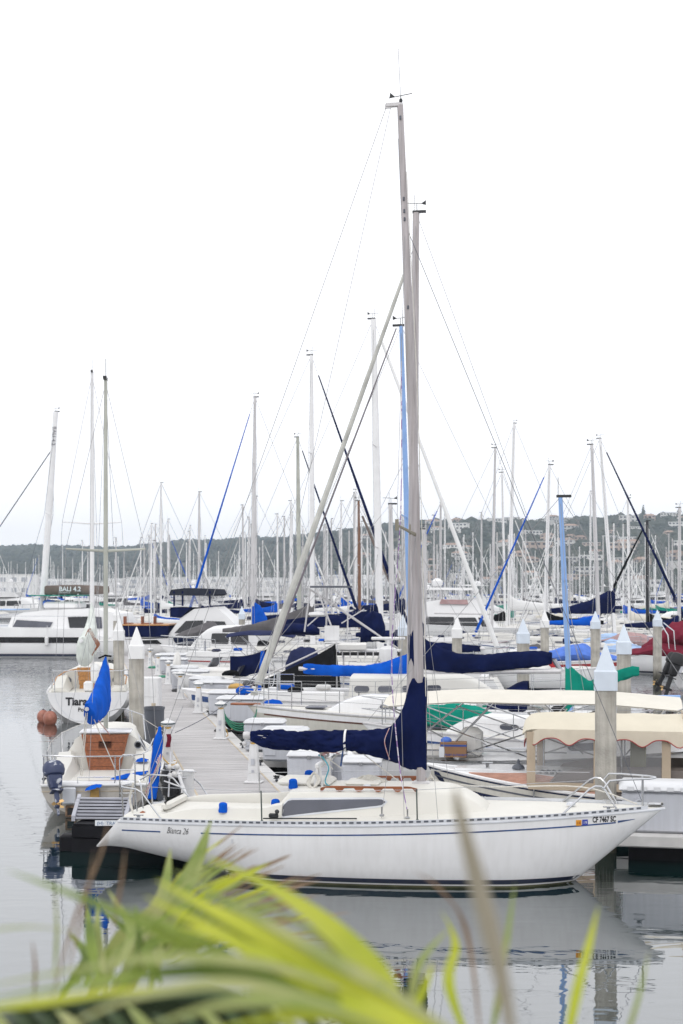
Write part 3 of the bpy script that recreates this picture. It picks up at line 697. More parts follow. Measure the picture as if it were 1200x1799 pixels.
# finger docks to the right of the main dock
FD = Vector((.977, -.21, 0)).normalized()
def finger(label, Ystart, length, w, cat='dock', xs=None, sgn=1):
    a = Vector((dock_r(Ystart)-.05 if sgn > 0 else dock_l(Ystart)+.05, Ystart, 0)); b = a+FD*length*sgn
    t = empty('finger_dock', label, cat, a)
    m1 = MB(); planks(m1, a, b, w-.16, DZ, .145, .012); local(m1.build('deck_planks', M['plank'], None, smooth_=False, kind='stuff'), t)
    n_ = Vector((-FD.y, FD.x, 0))
    for sg in (1, -1):
        e_ = MB(); slab(e_, a+n_*sg*(w/2-.04), b+n_*sg*(w/2-.04), .08, DZ-.22, DZ+.004); local(e_.build('edge_board', M['edge'], None, smooth_=False), t)
    e_ = MB(); slab(e_, a+FD*.2*sgn, b-FD*.1*sgn, w-.2, -.2, DZ-.1); local(e_.build('float', M['float'], None, smooth_=False), t)
    return t
fing = [(25.4, 10, 1.15, 'finger dock hidden behind the nearest white sloop, ending under the big dock box'), (32.6, 8.5, .9, 'finger dock between the cabin boat with cream bimini and the cream sloop'), (44.5, 9, .9, 'finger dock behind the black tented boat'), (56, 9, .9, 'finger dock in front of the boat with the long navy bimini'),
        (68, 10, .9, 'finger dock beside the grey covered boom sloop'), (82, 11, .9, 'finger dock before the far motor yachts')]
for y_, l_, w_, lb in fing: finger(lb, y_, l_, w_)
# gusset where the finger meets the dock
gs = MB(); A = Vector((dock_r(29.2), 29.2, 0)); B_ = Vector((dock_r(24.9), 24.9, 0)); C_ = A.lerp(B_, .85)+FD*2.4
gs.add([(A.x, A.y, DZ-.01), (B_.x, B_.y, DZ-.01), (C_.x, C_.y, DZ-.01), (A.x, A.y, .1), (B_.x, B_.y, .1), (C_.x, C_.y, .1)], [(0, 1, 2), (3, 5, 4), (0, 3, 4, 1), (1, 4, 5, 2), (2, 5, 3, 0)])
tag(gs.build('dock_corner', M['edge'], smooth_=False), 'pale triangular dock corner piece behind the white sloop', 'dock')

# left near finger with the dock step
t = empty('finger_dock', 'black floating finger dock end at left behind the white sloop stern', 'dock', (-4.2, 23.2, 0))
a_, b_ = P(143, 1440, 23.4), Vector((-1.6, 23.0, 0)); a_.z = 0
m1 = MB(); slab(m1, a_, b_, 1.0, -.3, .22); local(m1.build('float', M['float'], None, smooth_=False), t)
m1 = MB(); slab(m1, a_+Vector((.02, 0, 0)), b_, 1.06, .24, .42); local(m1.build('frame', M['float'], None, smooth_=False), t)
m1 = MB(); m1.box(a_+Vector((-.10, -.30, .12)), (.34, .36, .26), bev=.02); local(m1.build('corner_block', M['float'], None), t)
m1 = MB(); slab(m1, a_+Vector((.03, 0, 0)), b_, .98, .425, .45); local(m1.build('deck', M['float'], None, smooth_=False), t)
# dock step with striped treads
tx = Xp(176, 23.2); st_ = empty('dock_step', 'grey dock step of narrow boards beside the trash sign', 'step', (tx, 23.2, .45), -R(3))
for i in range(7):
    m1 = MB(); m1.box((0, -.02+i*.055, .05+i*.045), (.92, .052, .028)); m1.build('board', M['tread'], st_, smooth_=False)
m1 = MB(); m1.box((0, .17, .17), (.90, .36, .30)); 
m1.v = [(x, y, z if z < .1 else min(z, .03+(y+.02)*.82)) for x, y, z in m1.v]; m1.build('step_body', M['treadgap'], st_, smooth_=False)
for sx in (-.43, .43):
    m1 = MB(); m1.add([(sx-.03, -.06, 0), (sx+.03, -.06, 0), (sx+.03, .38, 0), (sx-.03, .38, 0), (sx-.03, -.06, .09), (sx+.03, -.06, .09), (sx+.03, .38, .38), (sx-.03, .38, .38)], [(0, 3, 2, 1), (4, 5, 6, 7), (0, 1, 5, 4), (1, 2, 6, 5), (2, 3, 7, 6), (3, 0, 4, 7)]); m1.build('side_panel', M['tread'], st_, smooth_=False)
sg_ = MB(); c = P(200, 1446, 22.76); sg_.box(c, (.60, .015, .085)); s_o = sg_.build('sign', M['sign'], smooth_=False); tag(s_o, 'small white TRASH sign fixed to the black dock edge', 'sign')
text_on(lambda u, v, o: Vector((c.x-.27+u, c.y-.008-o, c.z-.028+v)), '(H)  TRASH  •', .078, 'lettering', M['signblue'], s_o)

# ------------------------------------------------------------------ concrete piles with pointed caps
def pile_proto():
    t = empty('dock_pile', 'square concrete pile', 'pile', (0, 0, 0))
    w = .165; c_ = .035
    def oc(w, z): k = c_*w/.165; return [(w-k, -w, z), (w, -w+k, z), (w, w-k, z), (w-k, w, z), (-w+k, w, z), (-w, w-k, z), (-w, -w+k, z), (-w+k, -w, z)]
    m_ = MB(); m_.rings([oc(w, z) for z in (-1.5, -.2, .3, .8, 1.3, 1.8, 2.3, 2.66)]); m_.build('shaft', M['conc'], t)
    m_ = MB(); m_.rings([oc(w+.018, 2.60), oc(w+.018, 2.90), oc(w-.01, 2.93), oc(.012, 3.35)]); m_.build('pile_cap', M['cap'], t, ang=15)
    return t
PP = pile_proto(); first = True
def pile(px, tipy, label, capmat=None, rz=0, Y=None):
    global first
    Y = Y or 2125/(tipy-HY); loc = (Xp(px, Y), Y, 0)
    if first: o = PP; o.location = loc; o.rotation_euler = (0, 0, rz); o['label'] = label; first = False
    else: o = copy_tree(PP, loc, rz, label)
    o['group'] = 'concrete piles with pointed caps'
    if capmat:
        for ch in o.children:
            if ch.name.startswith('pile_cap'): ch.data = ch.data.copy(); ch.data.materials[0] = capmat
    return o
pile(1064, 1130, 'nearest concrete pile with pale blue cap standing before the scalloped canopy', None, -R(8), 22.95)
pile(240, 1103, 'weathered pile with white pointed cap beside the grey bin', M['capwhite'], R(4), 33.6)
pile(1096, 1097, 'broad pile with pale cap just right of and behind the nearest pile', None, -R(6))
pile(209, 1083, 'slim pile with white cap left of the weathered dock pile', M['capwhite'], R(6), 46)
pile(803, 1082, 'white topped pile in front of the white motor yacht', M['capwhite'], -R(5))
pile(919, 1087, 'pale blue capped pile beside the small red boat bow', None, R(3))
pile(957, 1066, 'pile with white cap between the blue boom and the red boat bow', M['capwhite'], 0, 62)
pile(1046, 1066, 'slim pile with blue cap left of the light blue covered boat', None, R(5), 60)
pile(1155, 1071, 'pile with pale cap in front of the maroon covered boat', None, R(3), 64)
pile(708, 1080, 'blue capped pile close left of the tallest mast', None, 0)
pile(425, 1068, 'distant pile beyond the bright blue sail bag', None, 0, 80)
pile(205, 1068, 'distant pile behind the left moored yacht', M['capwhite'], 0, 76)

# ------------------------------------------------------------------ power pedestals
def ped_proto():
    t = empty('power_pedestal', 'white power pedestal', 'power pedestal')
    m_ = MB(); m_.box((0, 0, .02), (.34, .30, .04), bev=.01); m_.build('base', M['ped'], t)
    m_ = MB(); m_.box((0, 0, .40), (.23, .20, .74), taper=.62, bev=.012); m_.build('body', M['ped'], t)
    m_ = MB(); m_.lathe([(.07, .76), (.07, .80)], n=12); m_.build('lens', M['amber'], t)
    m_ = MB(); m_.lathe([(.09, .80), (.15, .84), (.155, .86)], n=14); m_.build('lamp_head', M['ped'], t)
    m_ = MB(); m_.lathe([(.157, .855), (.157, .885)], n=14); m_.build('band', M['pedgreen'], t)
    m_ = MB(); m_.lathe([(.156, .886), (.15, .905), (.06, .94), (.05, .97), (.015, .975)], n=14); m_.build('lamp_cap', M['ped'], t)
    m_ = MB(); m_.box((0, -.098, .42), (.07, .012, .12), bev=.004); m_.box((0, -.104, .24), (.05, .012, .05), bev=.004); m_.build('outlet', M['box'], t)
    return t
ped0 = ped_proto(); pf = True
def pedestal(px, ytop, side, label, hz=None):
    global pf
    # top at z = DZ+.97
    Y = (CH-DZ-.97)*FP/(ytop-HY); X = Xp(px, Y)
    if pf: o = ped0; o.location = (X, Y, DZ); pf = False; o['label'] = label
    else: o = copy_tree(ped0, (X, Y, DZ), -R(10), label)
    o['group'] = 'white power pedestals along the dock'; o.scale = (1.0, 1.0, 1.0); return o
for q in ((295, 1263, 0, 'white power pedestal with amber light at the left dock edge by the grey bin'), (388, 1231, 0, 'power pedestal on the right dock edge between two grey dock boxes, mid length'), (349, 1197, 0, 'white power pedestal beside the long pair of dock boxes'), (317, 1179, 0, 'power pedestal before the third dock box from the corner'),
          (296, 1160, 0, 'power pedestal with green hose coiled at its foot'), (278, 1148, 0, 'small far power pedestal near the dock end'), (264, 1138, 0, 'farthest visible power pedestal at the yacht stern'), (446, 1288, 0, 'white pedestal under the end of the navy boom cover')): pedestal(q[0], q[1], 0, q[3])

# ------------------------------------------------------------------ dock boxes
def box_proto():
    t = empty('dock_box', 'grey dock box', 'dock box')
    m_ = MB(); m_.box((0, 0, .32), (1.10, .60, .64), taper=1.06, bev=.05); b = m_.build('body', M['box'], t)
    m_ = MB(); m_.box((0, 0, .685), (1.19, .68, .09), taper=.95, bev=.03); m_.box((0, 0, .735), (.9, .45, .025), bev=.01); m_.build('lid', M['lid'], t)
    for x in (-.36, .36): m_ = MB(); m_.box((x, -.31, .30), (.30, .02, .34), bev=.008); m_.build('panel', M['box'], b)
    m_ = MB(); m_.box((0, -.37, .645), (.10, .02, .07), bev=.006); m_.build('latch', M['ss'], t)
    return t
box0 = box_proto(); bf = True
def dbox(px, py_top, label, rz=None, sc=(1, 1, 1), Y=None):
    global bf
    Y = Y or (CH-DZ-.75*sc[2])*FP/(py_top-HY); X = Xp(px, Y); rz = -R(10) if rz is None else rz
    if bf: o = box0; o.location = (X, Y, DZ); o.rotation_euler = (0, 0, rz); o.scale = sc; o['label'] = label; bf = False
    else: o = copy_tree(box0, (X, Y, DZ), rz, label, scale=sc)
    o['group'] = 'grey dock boxes'; return o
dbox(546, 1316, 'tall grey dock box under the middle of the navy boom cover', sc=(.72, 1, 1.05), rz=-R(4), Y=26.6)
dbox(636, 1318, 'grey dock box with white lid right of the tall pair, under the navy cover', sc=(.62, 1, .98), rz=-R(4), Y=26.0)
dbox(587, 1316, 'second tall grey dock box squeezed between two others under the navy cover', sc=(.42, 1, 1.05), rz=-R(4), Y=26.9)
dbox(502, 1276, 'grey dock box with green hose below the cream sloop bow', sc=(.85, 1, 1), rz=-R(6))
dbox(466, 1262, 'white lidded dock box crowded beside the cream sloop bow', sc=(.8, 1, 1), rz=-R(6))
dbox(424, 1222, 'large grey dock box with coiled green hose on its right end', sc=(1.15, 1, 1), rz=-R(8))
dbox(402, 1212, 'grey dock box directly behind the one with the green hose', sc=(1.0, 1, 1), rz=-R(8))
dbox(376, 1194, 'grey dock box with a blue bag at its right side', sc=(1.1, 1, 1.05), rz=-R(8))
dbox(363, 1188, 'grey dock box behind the one with the blue bag', sc=(1.0, 1, 1), rz=-R(8))
dbox(335, 1175, 'dock box fourth from the near corner beside small tenders', sc=(1.2, 1, 1.05), rz=-R(8))
dbox(322, 1169, 'dock box with rounded lid left of the beige cushion', sc=(1.0, 1, 1), rz=-R(8))
dbox(302, 1155, 'farther dock box near the hose coil', sc=(1.2, 1, 1), rz=-R(8))
dbox(300, 1147, 'farthest dock box below the yacht stern', sc=(1.2, 1, 1.1), rz=-R(8))
dbox(205, 1180, 'low grey dock box on the left side behind the slim pile', sc=(1.0, 1, 1), rz=0)
# big dock box at right, on the end of the finger
Yb = 21.9; bb = empty('dock_box', 'big grey dock box with shell vent at the right edge behind the bow', 'dock box', (Xp(1105, Yb)+.72, Yb+.42, DZ), -R(11), 'grey dock boxes')
m_ = MB(); m_.box((0, 0, .32), (1.42, .72, .64), taper=1.03, bev=.04); bd = m_.build('body', M['box'], bb)
m_ = MB(); m_.box((0, 0, .70), (1.56, .84, .12), taper=.95, bev=.03); m_.build('lid', M['lid'], bb)
for i in range(7): m_ = MB(); m_.box((-.6+i*.2, -.425, .69), (.10, .015, .07), bev=.005); m_.build('lid_rib', M['lid'], bb)
m_ = MB(); rg = []
for i in range(9):
    a = PI*i/8; rg.append([(-.47+.085*math.cos(a), -.365, .44+.11*math.sin(a)), (-.47+.075*math.cos(a), -.42, .44+.10*math.sin(a)), (-.47+.05*math.cos(a), -.42, .44+.07*math.sin(a)), (-.47+.05*math.cos(a), -.365, .44+.07*math.sin(a))])
m_.rings(rg); m_.build('shell_vent', M['box'], bd)
m_ = MB(); m_.box((.02, -.1, -.10), (1.75, .9, .19), bev=.02); pf_ = m_.build('platform', M['edge'], bb)
m_ = MB(); m_.box((.12, .05, -.40), (1.5, .5, .38)); m_.build('float', M['float'], bb, smooth_=False)

# grey bin, white cabinet, gate post
t = empty('trash_bin', 'dark grey cylindrical bin next to the weathered pile', 'bin', (Xp(271, 34.6), 34.6, DZ))
m_ = MB(); m_.lathe([(.20, 0), (.225, .02), (.245, .86), (.26, .87), (.26, .93), (.235, .93), (.235, .80)], n=22); m_.build('body', M['bin'], t)
m_ = MB(); m_.lathe([(.236, .82), (.236, .825)], n=22); m_.build('liner', M['blackrubber'], t)
t = empty('utility_cabinet', 'tall white utility cabinet standing behind the grey bin', 'cabinet', (Xp(263, 40.5), 40.5, DZ), -R(8))
m_ = MB(); m_.box((0, 0, .55), (.62, .4, 1.5), bev=.03); m_.build('body', M['ped'], t)
m_ = MB(); m_.box((.17, -.208, .5), (.12, .02, .14), bev=.01); m_.build('socket', M['woodtrim'], t)
m_ = MB(); m_.box((.0, -.206, .95), (.46, .012, .4), bev=.004); m_.build('door', M['ped'], t)
t = empty('dock_gate_post', 'white square post on the dock edge by the step', 'post', (Xp(331, 25.6), 25.6, DZ))
m_ = MB(); m_.box((0, 0, .26), (.20, .16, .55), bev=.02); m_.build('post', M['ped'], t)
m_ = MB(); m_.box((-.16, .05, .22), (.05, .05, .46)); m_.build('bracket', M['ss'], t)
t = empty('dock_post', 'thin white vertical pole beside the cabinet', 'pole', (Xp(232, 36), 36, DZ)); m_ = MB(); m_.tube([(0, 0, 0), (0, 0, .95)], .03, 8); m_.build('pole', M['whitemast'], t); m_ = MB(); m_.ball((0, 0, .96), .05, 8); m_.build('knob', M['whitemast'], t)

# coils of hose and rope lying about the dock
def coil(name, label, px, py, Y, z, mt, r=.16, turns=4, rr=.014, cat='hose', seed=0):
    rd = random.Random(seed); pts = []; c = Vector((Xp(px, Y), Y, z))
    for i in range(turns*14): a = 2*PI*i/14; q = r*(1+.12*math.sin(a*.37+seed)); pts.append(c+Vector((math.cos(a)*q, math.sin(a)*q*.9, .012+.010*(i/14)+rd.uniform(0, .006))))
    pts += [c+Vector((r+.15*k, -.05*k*k, .012)) for k in range(1, 4)]
    m_ = MB(); m_.tube(pts, rr, 6); o = m_.build(name, mt); tag(o, label, cat); return o
Yg = 9375/(1190-HY)
coil('hose_coil', 'green hose coil lying beside the far dock pedestal', 292, 1190, Yg, DZ, M['greenrope'], .28, 4, .03, seed=1)
coil('hose_coil', 'small green hose coil near the low end of the dock', 276, 1174, 69, DZ, M['greenrope'], .35, 4, .05, seed=2)
coil('rope_coil', 'black mooring line coil at the foot of a dock pedestal', 318, 1215, 53, DZ, M['blackrubber'], .3, 4, .04, cat='rope', seed=3)
coil('rope_coil', 'dark mooring line heap at the pedestal second from the corner', 392, 1285, 37.9, DZ, M['blackrubber'], .20, 4, .025, cat='rope', seed=4)
def hang_hose(px, py, Y, label):
    m_ = MB()
    for k in range(4):
        pts = []
        for i in range(13):
            a = PI*i/12; pts.append((Xp(px, Y)-.42+.42*(1+math.cos(a))*(1 if i < 6 else 1)-.0, Y-.40-.02*k, Zp(py, Y)-.05-(.42+.06*k)*math.sin(a)*.9))
        m_.tube(pts, .016, 6)
    tag(m_.build('hanging_hose', M['greenrope']), label, 'hose')
hang_hose(424, 1240, 36.6, 'green hose hanging in loops from a big grey dock box')

# cleats with short dark lines along both dock edges
cl = empty('dock_cleat', 'x', 'cleat', (0, 0, DZ)); m_ = MB(); m_.box((0, 0, .02), (.08, .05, .04), bev=.01); m_.tube([(-.13, 0, .06), (-.06, 0, .05), (.06, 0, .05), (.13, 0, .06)], [.012, .018, .018, .012], 8); m_.build('horn', M['bin'], cl)
m_ = MB(); rr_ = random.Random(8); m_.tube([(rr_.uniform(-.12, .12), rr_.uniform(-.07, .07), .07+.004*i) for i in range(14)], .011, 5); m_.build('line', M['blackrubber'], cl)
for i, (Yc, sd) in enumerate(((28.0, 1), (30.6, 1), (34.0, 1), (39.6, 1), (43.2, 1), (48.5, 1), (55, 1), (27.2, -1), (31.8, -1), (37.5, -1), (44, -1), (51, -1))):
    loc = ((dock_r(Yc)-.12) if sd > 0 else (dock_l(Yc)+.12), Yc, DZ); lb = 'dark cleat with wrapped line, %s dock edge, %s' % ('right' if sd > 0 else 'left', ('nearest of them', 'second', 'third', 'fourth', 'fifth', 'sixth', 'farthest of them')[i if sd > 0 else i-7])
    if i == 0: cl.location = loc; cl.rotation_euler = (0, 0, R(100)); o = cl
    else: o = copy_tree(cl, loc, R(100)+.2*math.sin(i*3))
    o['label'] = lb; o['group'] = 'cleats along the dock edges'
def cord(label, pts, mt, r=.012, cat='cord'):
    q = []; P_ = [Vector(p) for p in pts]
    for i in range(len(P_)-1):
        a = P_[max(i-1, 0)]; b = P_[i]; c = P_[i+1]; d = P_[min(i+2, len(P_)-1)]
        for k in range(6): s_ = k/6; q.append(.5*((2*b)+(-a+c)*s_+(2*a-5*b+4*c-d)*s_**2+(-a+3*b-3*c+d)*s_**3))
    q.append(P_[-1]); m_ = MB(); m_.tube(q, r, 6); tag(m_.build('extension_cord', M[mt]), label, cat)
cord('yellow power cord looping down from the near left pedestal', [(Xp(295, 30.9)-.05, 30.85, DZ+.85), (Xp(295, 30.9)-.22, 30.7, DZ+.7), (Xp(295, 30.9)-.16, 30.6, DZ+.3), (Xp(295, 30.9)+.1, 30.5, DZ+.02), (Xp(295, 30.9)+.15, 31.2, DZ+.015), (Xp(295, 30.9)-.2, 31.6, DZ+.015)], 'amber', .014)
cord('blue and yellow cord trailing from a pedestal to the long dock box', [(Xp(388, 36.6)+.05, 36.5, DZ+.4), (Xp(388, 36.6)+.2, 36.4, DZ+.05), (Xp(388, 36.6)-.1, 37.4, DZ+.015), (Xp(388, 36.6)+.15, 38.4, DZ+.015)], 'amber', .013)
m_ = MB(); c_ = Vector((Xp(299, 30.9), 30.6, DZ+.55)); m_.rings([[c_+Vector((-.05+.02*math.sin(k), 0, .12-k*.07)), c_+Vector((.05+.02*math.sin(k*1.3), -.02, .12-k*.07)), c_+Vector((.04, .03, .12-k*.07))] for k in range(5)]); tag(m_.build('small_flag', M['maroon'], ang=80), 'faded red and white flag hanging on the near left pedestal', 'flag')
# ------------------------------------------------------------------ the near white sloop
ANG = -R(10); OX, OY = .56, 21.17
t = empty('sailboat', 'large white sloop in the foreground with navy boom cover and long dark cabin window', 'sailboat', (OX, OY, 0), ANG)
ca, sa = math.cos(ANG), math.sin(ANG)
def BL(px, py, ly):
    k = (px-600)/FP; lx = (k*OY+k*ly*ca-OX+ly*sa)/(ca-k*sa); Y = OY+lx*sa+ly*ca; return lx, Zp(py, Y)
h = Hull(8.32, 2.42, .80, .925, 1.10, ws=.56, rake=1.28, ov=1.75, rt=.36, zaft=.40, n=2.5, mx=.47, draft=.45, pw=.52)
L = 8.32; BH = h
hz = h.hull_mesh(64, 14).build('hull', M['gel'], t)
h.deck_mesh(60, camber=.06).build('deck', M['deck'], t)
h.band(.055, .125, -L/2+1.6, L/2-1.22, M['boot'], 'boot_stripe', hz, nx=60)
h.band(-.02, .03, -L/2+1.9, L/2-1.30, M['ochre'] if False else mat('waterline_slime', (.10, .10, .05), .8, var=.3), 'waterline_growth', hz, nx=60)
x_a, x_b, x_c, x_d = BL(200, 0, -.7)[0], BL(281, 0, -.9)[0], BL(353, 0, -1.0)[0], BL(1082, 0, -.45)[0]
h.band(.165, .145, -L/2+.42, x_b, M['blueline'], 'hull_stripe', hz, sheer=True, nx=12)
h.band(.165, .145, x_c, x_d, M['blueline'], 'hull_stripe', hz, sheer=True, nx=50)
mb = MB()
for g in (1, -1): mb.panel(h.side(g), x_d+.03, x_d+.27, lambda u: h.zs(u)-lerp(.165, .135, (u-x_d)/.27), lambda u: h.zs(u)-.130, 6, .004)
mb.build('stripe_arrow', M['blueline'], hz)
h.rail(.016, up=-.028, nx=50).build('rub_rail', M['frame'], hz)
mb = MB()
for g in (1, -1):
    xs = [lerp(-L/2+.4, L/2-.25, i/60) for i in range(61)]
    mb.rings([[(x, g*(h.hb(x)+.002), h.zs(x)-.005), (x, g*(h.hb(x)+.002), h.zs(x)+.042), (x, g*(h.hb(x)-.008), h.zs(x)+.042), (x, g*(h.hb(x)-.008), h.zs(x)-.005)] for x in xs])
mb.build('toe_rail', M['frame'], t)
mb = MB()
for g in (1, -1):
    x = -L/2+.45
    while x < L/2-.35:
        mb.panel(lambda u, v, o: Vector((u, g*(h.hb(u)+.003+o), h.zs(u)+v)), x, x+.062, lambda u: .006, lambda u: .032, 1, .003); x += .105
mb.build('toe_rail_slots', M['bin'], t, kind='stuff')
fs_ = h.side(-1)
def htext(px0, py0, s, size, mt, nm, **kw):
    x0, z0 = BL(px0, py0, -h.y(BL(px0, py0, -.9)[0], .8)); 
    return text_on(lambda u, v, o: fs_(x0+u, z0+v, o), s, size, nm, mt, hz, **kw)
htext(1041, 1444.5, 'CF 7467 SC', .108, M['ink'], 'registration_number', sx=.62, bold=.004)
htext(292, 1464, 'Bianca 26', .135, M['wornink'], 'boat_name', shear=.5, sx=.66)
for px0, mt_, nm in ((1012, 'orange', 'tax_sticker'), (1023, 'stblue', 'tax_sticker')):
    x0, z0 = BL(px0, 1448, -.5); mb = MB(); mb.panel(fs_, x0, x0+.078, lambda u: z0, lambda u: z0+.08, 2, .004); st_ = mb.build(nm, M[mt_], hz)
    text_on(lambda u, v, o: fs_(x0+.012+u, z0+.02+v, o), '19' if nm and mt_ == 'stblue' else '18', .055, 'year', M['sign'] if mt_ == 'stblue' else M['redline'], hz, off=.007)
for px_, py_ in ((408, 1478),):
    x0, z0 = BL(px_, py_, -1.0); text_on(lambda u, v, o: fs_(x0+u, z0+v, o), 'g', .09, 'faint_mark', M['frame'], hz)
# coach roof
x0, x1 = BL(466, 0, -.8)[0], BL(856, 0, -.3)[0]
mb, cs, ct = cabin_mesh(h, x0, x1, .86, .55, .345, slope=.75, aft=.34, w_side=.86)
cb = mb.build('cabin', M['deck'], t)
u0, u1 = BL(490, 0, -.82)[0], BL(676, 0, -.72)[0]
for sg in (-1, 1):
    lo = lambda u: lerp(.17, .50, (u-u0)/(u1-u0)); hi = lambda u: lerp(.74, .72, (u-u0)/(u1-u0))
    window_on(cs(sg), u0, u1, lo, hi, cb, M['winglass'], M['frame'], name='long_window', fr=.028, vt=.07, rndk=.55)
# hatch hood, foredeck hatch, vents
mb = MB(); xx = BL(540, 0, 0)[0]; mb.box((xx, 0, ct(xx, 0)+.03), (.80, .62, .10), bev=.04); mb.build('sliding_hatch', M['deck'], cb)
mb = MB(); xx = BL(640, 0, 0)[0]; mb.box((xx, .0, ct(xx, 0)+.015), (.5, .5, .05), bev=.02); mb.build('deck_hatch', M['deck'], cb)
mb = MB(); xx = BL(645, 0, -.3)[0]; mb.lathe([(.06, 0), (.055, .025), (.02, .035)], (xx, -.3, ct(xx, -.3)-.005), 12); mb.lathe([(.07, 0), (.06, .03), (.02, .04)], (BL(1003, 0, 0)[0], 0, 1.09), 12); mb.build('vent', M['frame'], t)
# teak handrails
for sg, pa, pb in ((-1, 563, 734), (1, 640, 748)):
    xa, xb = BL(pa, 0, sg*.60)[0], BL(pb, 0, sg*.55)[0]; yv = sg*.60; mb = MB(); n_ = 5
    def hz_(x): return ct(x, yv)
    rg = []
    for i in range(41):
        q = i/40; x = lerp(xa, xb, q); ph = abs(math.cos(PI*q*n_)); zz = hz_(x); bt = zz+.045-.05*max(0, (ph-.72)/.28)**.6 if ph > .72 else zz+.045
        tp_ = zz+.075*(min(1, q*12, (1-q)*12)*.4+.6); rg.append([(x, yv-.014, bt), (x, yv+.014, bt), (x, yv+.014, tp_), (x, yv-.014, tp_)])
    mb.rings(rg); mb.build('handrail', M['teak'], cb)
# cockpit coamings
for sg in (1, -1):
    mb = MB(); rg = []
    xa, xb = BL(243, 0, sg*.6)[0], x0+.25
    for i in range(21):
        q = i/20; x = lerp(xa, xb, q); hh = (.15 if sg < 0 else .16)*smooth(q*2.2)+.06*smooth((q-.85)/.15); w_ = lerp(.50, .66, q); zd = h.decky(x, .6)-.02
        rg.append([(x, sg*(w_+.20), zd), (x, sg*(w_+.14), zd+hh*.9+.02), (x, sg*(w_+.08), zd+hh+.02), (x, sg*(w_+.02), zd+hh+.02), (x, sg*w_, zd+hh*.9), (x, sg*w_, zd-.02)])
    mb.rings(rg); mb.build('coaming', M['deck'], t)
mb = MB(); rg = []
xa, xb = BL(300, 0, 0)[0], x0+.05; zd = h.zs(-2.5)+.075
mb.box(((xa+xb)/2, 0, zd-.01), (xb-xa, .96, .02)); mb.build('cockpit_floor', M['deck'], t)
mb = MB(); mb.box((xa+.06, 0, zd+.06), (.12, 1.05, .14), bev=.04); mb.build('aft_bulkhead', M['deck'], t)
# winches under bright blue covers
def winch(px, ly, z, s=1.0):
    mb = MB(); x = BL(px, 0, ly)[0]; rg = []
    for z_, r_ in ((0, .062), (.03, .066), (.07, .058), (.085, .062), (.12, .056), (.135, .035), (.14, .01)):
        rg.append([(x+math.cos(a)*r_*s*(1+.13*mnoise.noise(Vector((a*1.3, z_*30, px)))), ly+math.sin(a)*r_*s*(1+.13*mnoise.noise(Vector((a*1.3, z_*30, px+5)))), z+z_*s) for a in [2*PI*j/14 for j in range(14)]])
    mb.rings(rg); o = mb.build('winch_cover', M['blue'], t); return o
winch(392, -.74, h.decky(BL(392, 0, -.74)[0], .74)+.09, 1.05)
for px_, ly, s_ in ((484, -.46, 1.1), (515, -.42, 1.05), (521, .46, 1.1), (543, .42, 1.15)): winch(px_, ly, ct(BL(px_, 0, ly)[0], ly)-.005, s_)
# traveller beam across the cabin top with its lines
mb = MB(); xt = BL(560, 0, -.3)[0]; zt = ct(xt, 0)
mb.tube([(xt-.05, -.34, zt-.03), (xt, -.34, zt+.30)], .025, 6); mb.tube([(xt+.06, -.34, zt-.03), (xt+.02, -.34, zt+.30)], .02, 6); mb.tube([(xt+.06, .34, zt-.03), (xt+.02, .34, zt+.30)], .025, 6)
mb.box((xt+.01, 0, zt+.31), (.05, 1.05, .07), bev=.01); tb = mb.build('traveller_beam', M['ped'], t)
mb = MB()
for i in range(9): mb.box((xt-.016, -.44+i*.11, zt+.31), (.006, .05, .03))
mb.build('beam_holes', M['bin'], tb, kind='stuff')
mb = MB(); mb.box((xt+.01, .12, zt+.39), (.09, .34, .08), bev=.02); mb.build('line_clutch', M['ss'], tb)
def rope(name, pts, mt, r=.007, par=None):
    mb = MB(); P_ = [Vector(p) for p in pts]; q = []
    for i in range(len(P_)-1):
        a = P_[max(i-1, 0)]; b = P_[i]; c = P_[i+1]; d = P_[min(i+2, len(P_)-1)]
        for k in range(5):
            s_ = k/5; q.append(.5*((2*b)+(-a+c)*s_+(2*a-5*b+4*c-d)*s_**2+(-a+3*b-3*c+d)*s_**3))
    q.append(P_[-1]); mb.tube(q, r, 5); return mb.build(name, M[mt], par or t)
rope('control_line', [(xt, .3, zt+.37), (xt-.08, .1, zt+.40), (xt+.03, -.1, zt+.38), (xt+.14, -.25, zt+.25), (xt+.12, -.4, zt+.05), (xt+.35, -.45, zt-.01), (xt+.6, -.4, zt-.01)], 'tealrope', .010)
rope('control_line', [(xt, .4, zt+.42), (xt+.06, .2, zt+.44), (xt-.04, .05, zt+.42), (xt+.05, -.05, zt+.43)], 'pinkrope', .018)
rope('control_line', [(xt+.2, .3, zt+.40), (xt+.05, .36, zt+.45), (xt+.02, .12, zt+.46), (xt+.1, .4, zt+.41)], 'pinkrope', .015)
for k in range(5): rope('rope_hank', [(xt+.45+.03*k, .1+.03*k, zt+.02), (xt+.6+.02*k, .2, zt+.09), (xt+.85-.02*k, .1-.03*k, zt+.06), (xt+.95, .05+.04*k, zt+.02), (xt+.7, .0, zt+.05+.02*k), (xt+.45+.03*k, .1+.03*k, zt+.02)], 'rope', .011)
for k in range(3): rope('rope_hank', [(xt-.06, -.36-.02*k, zt+.2), (xt-.12-.02*k, -.40, zt+.05), (xt-.06, -.42, zt-.02), (xt+.0+.02*k, -.38, zt+.1), (xt-.06, -.36, zt+.2)], 'rope', .012)
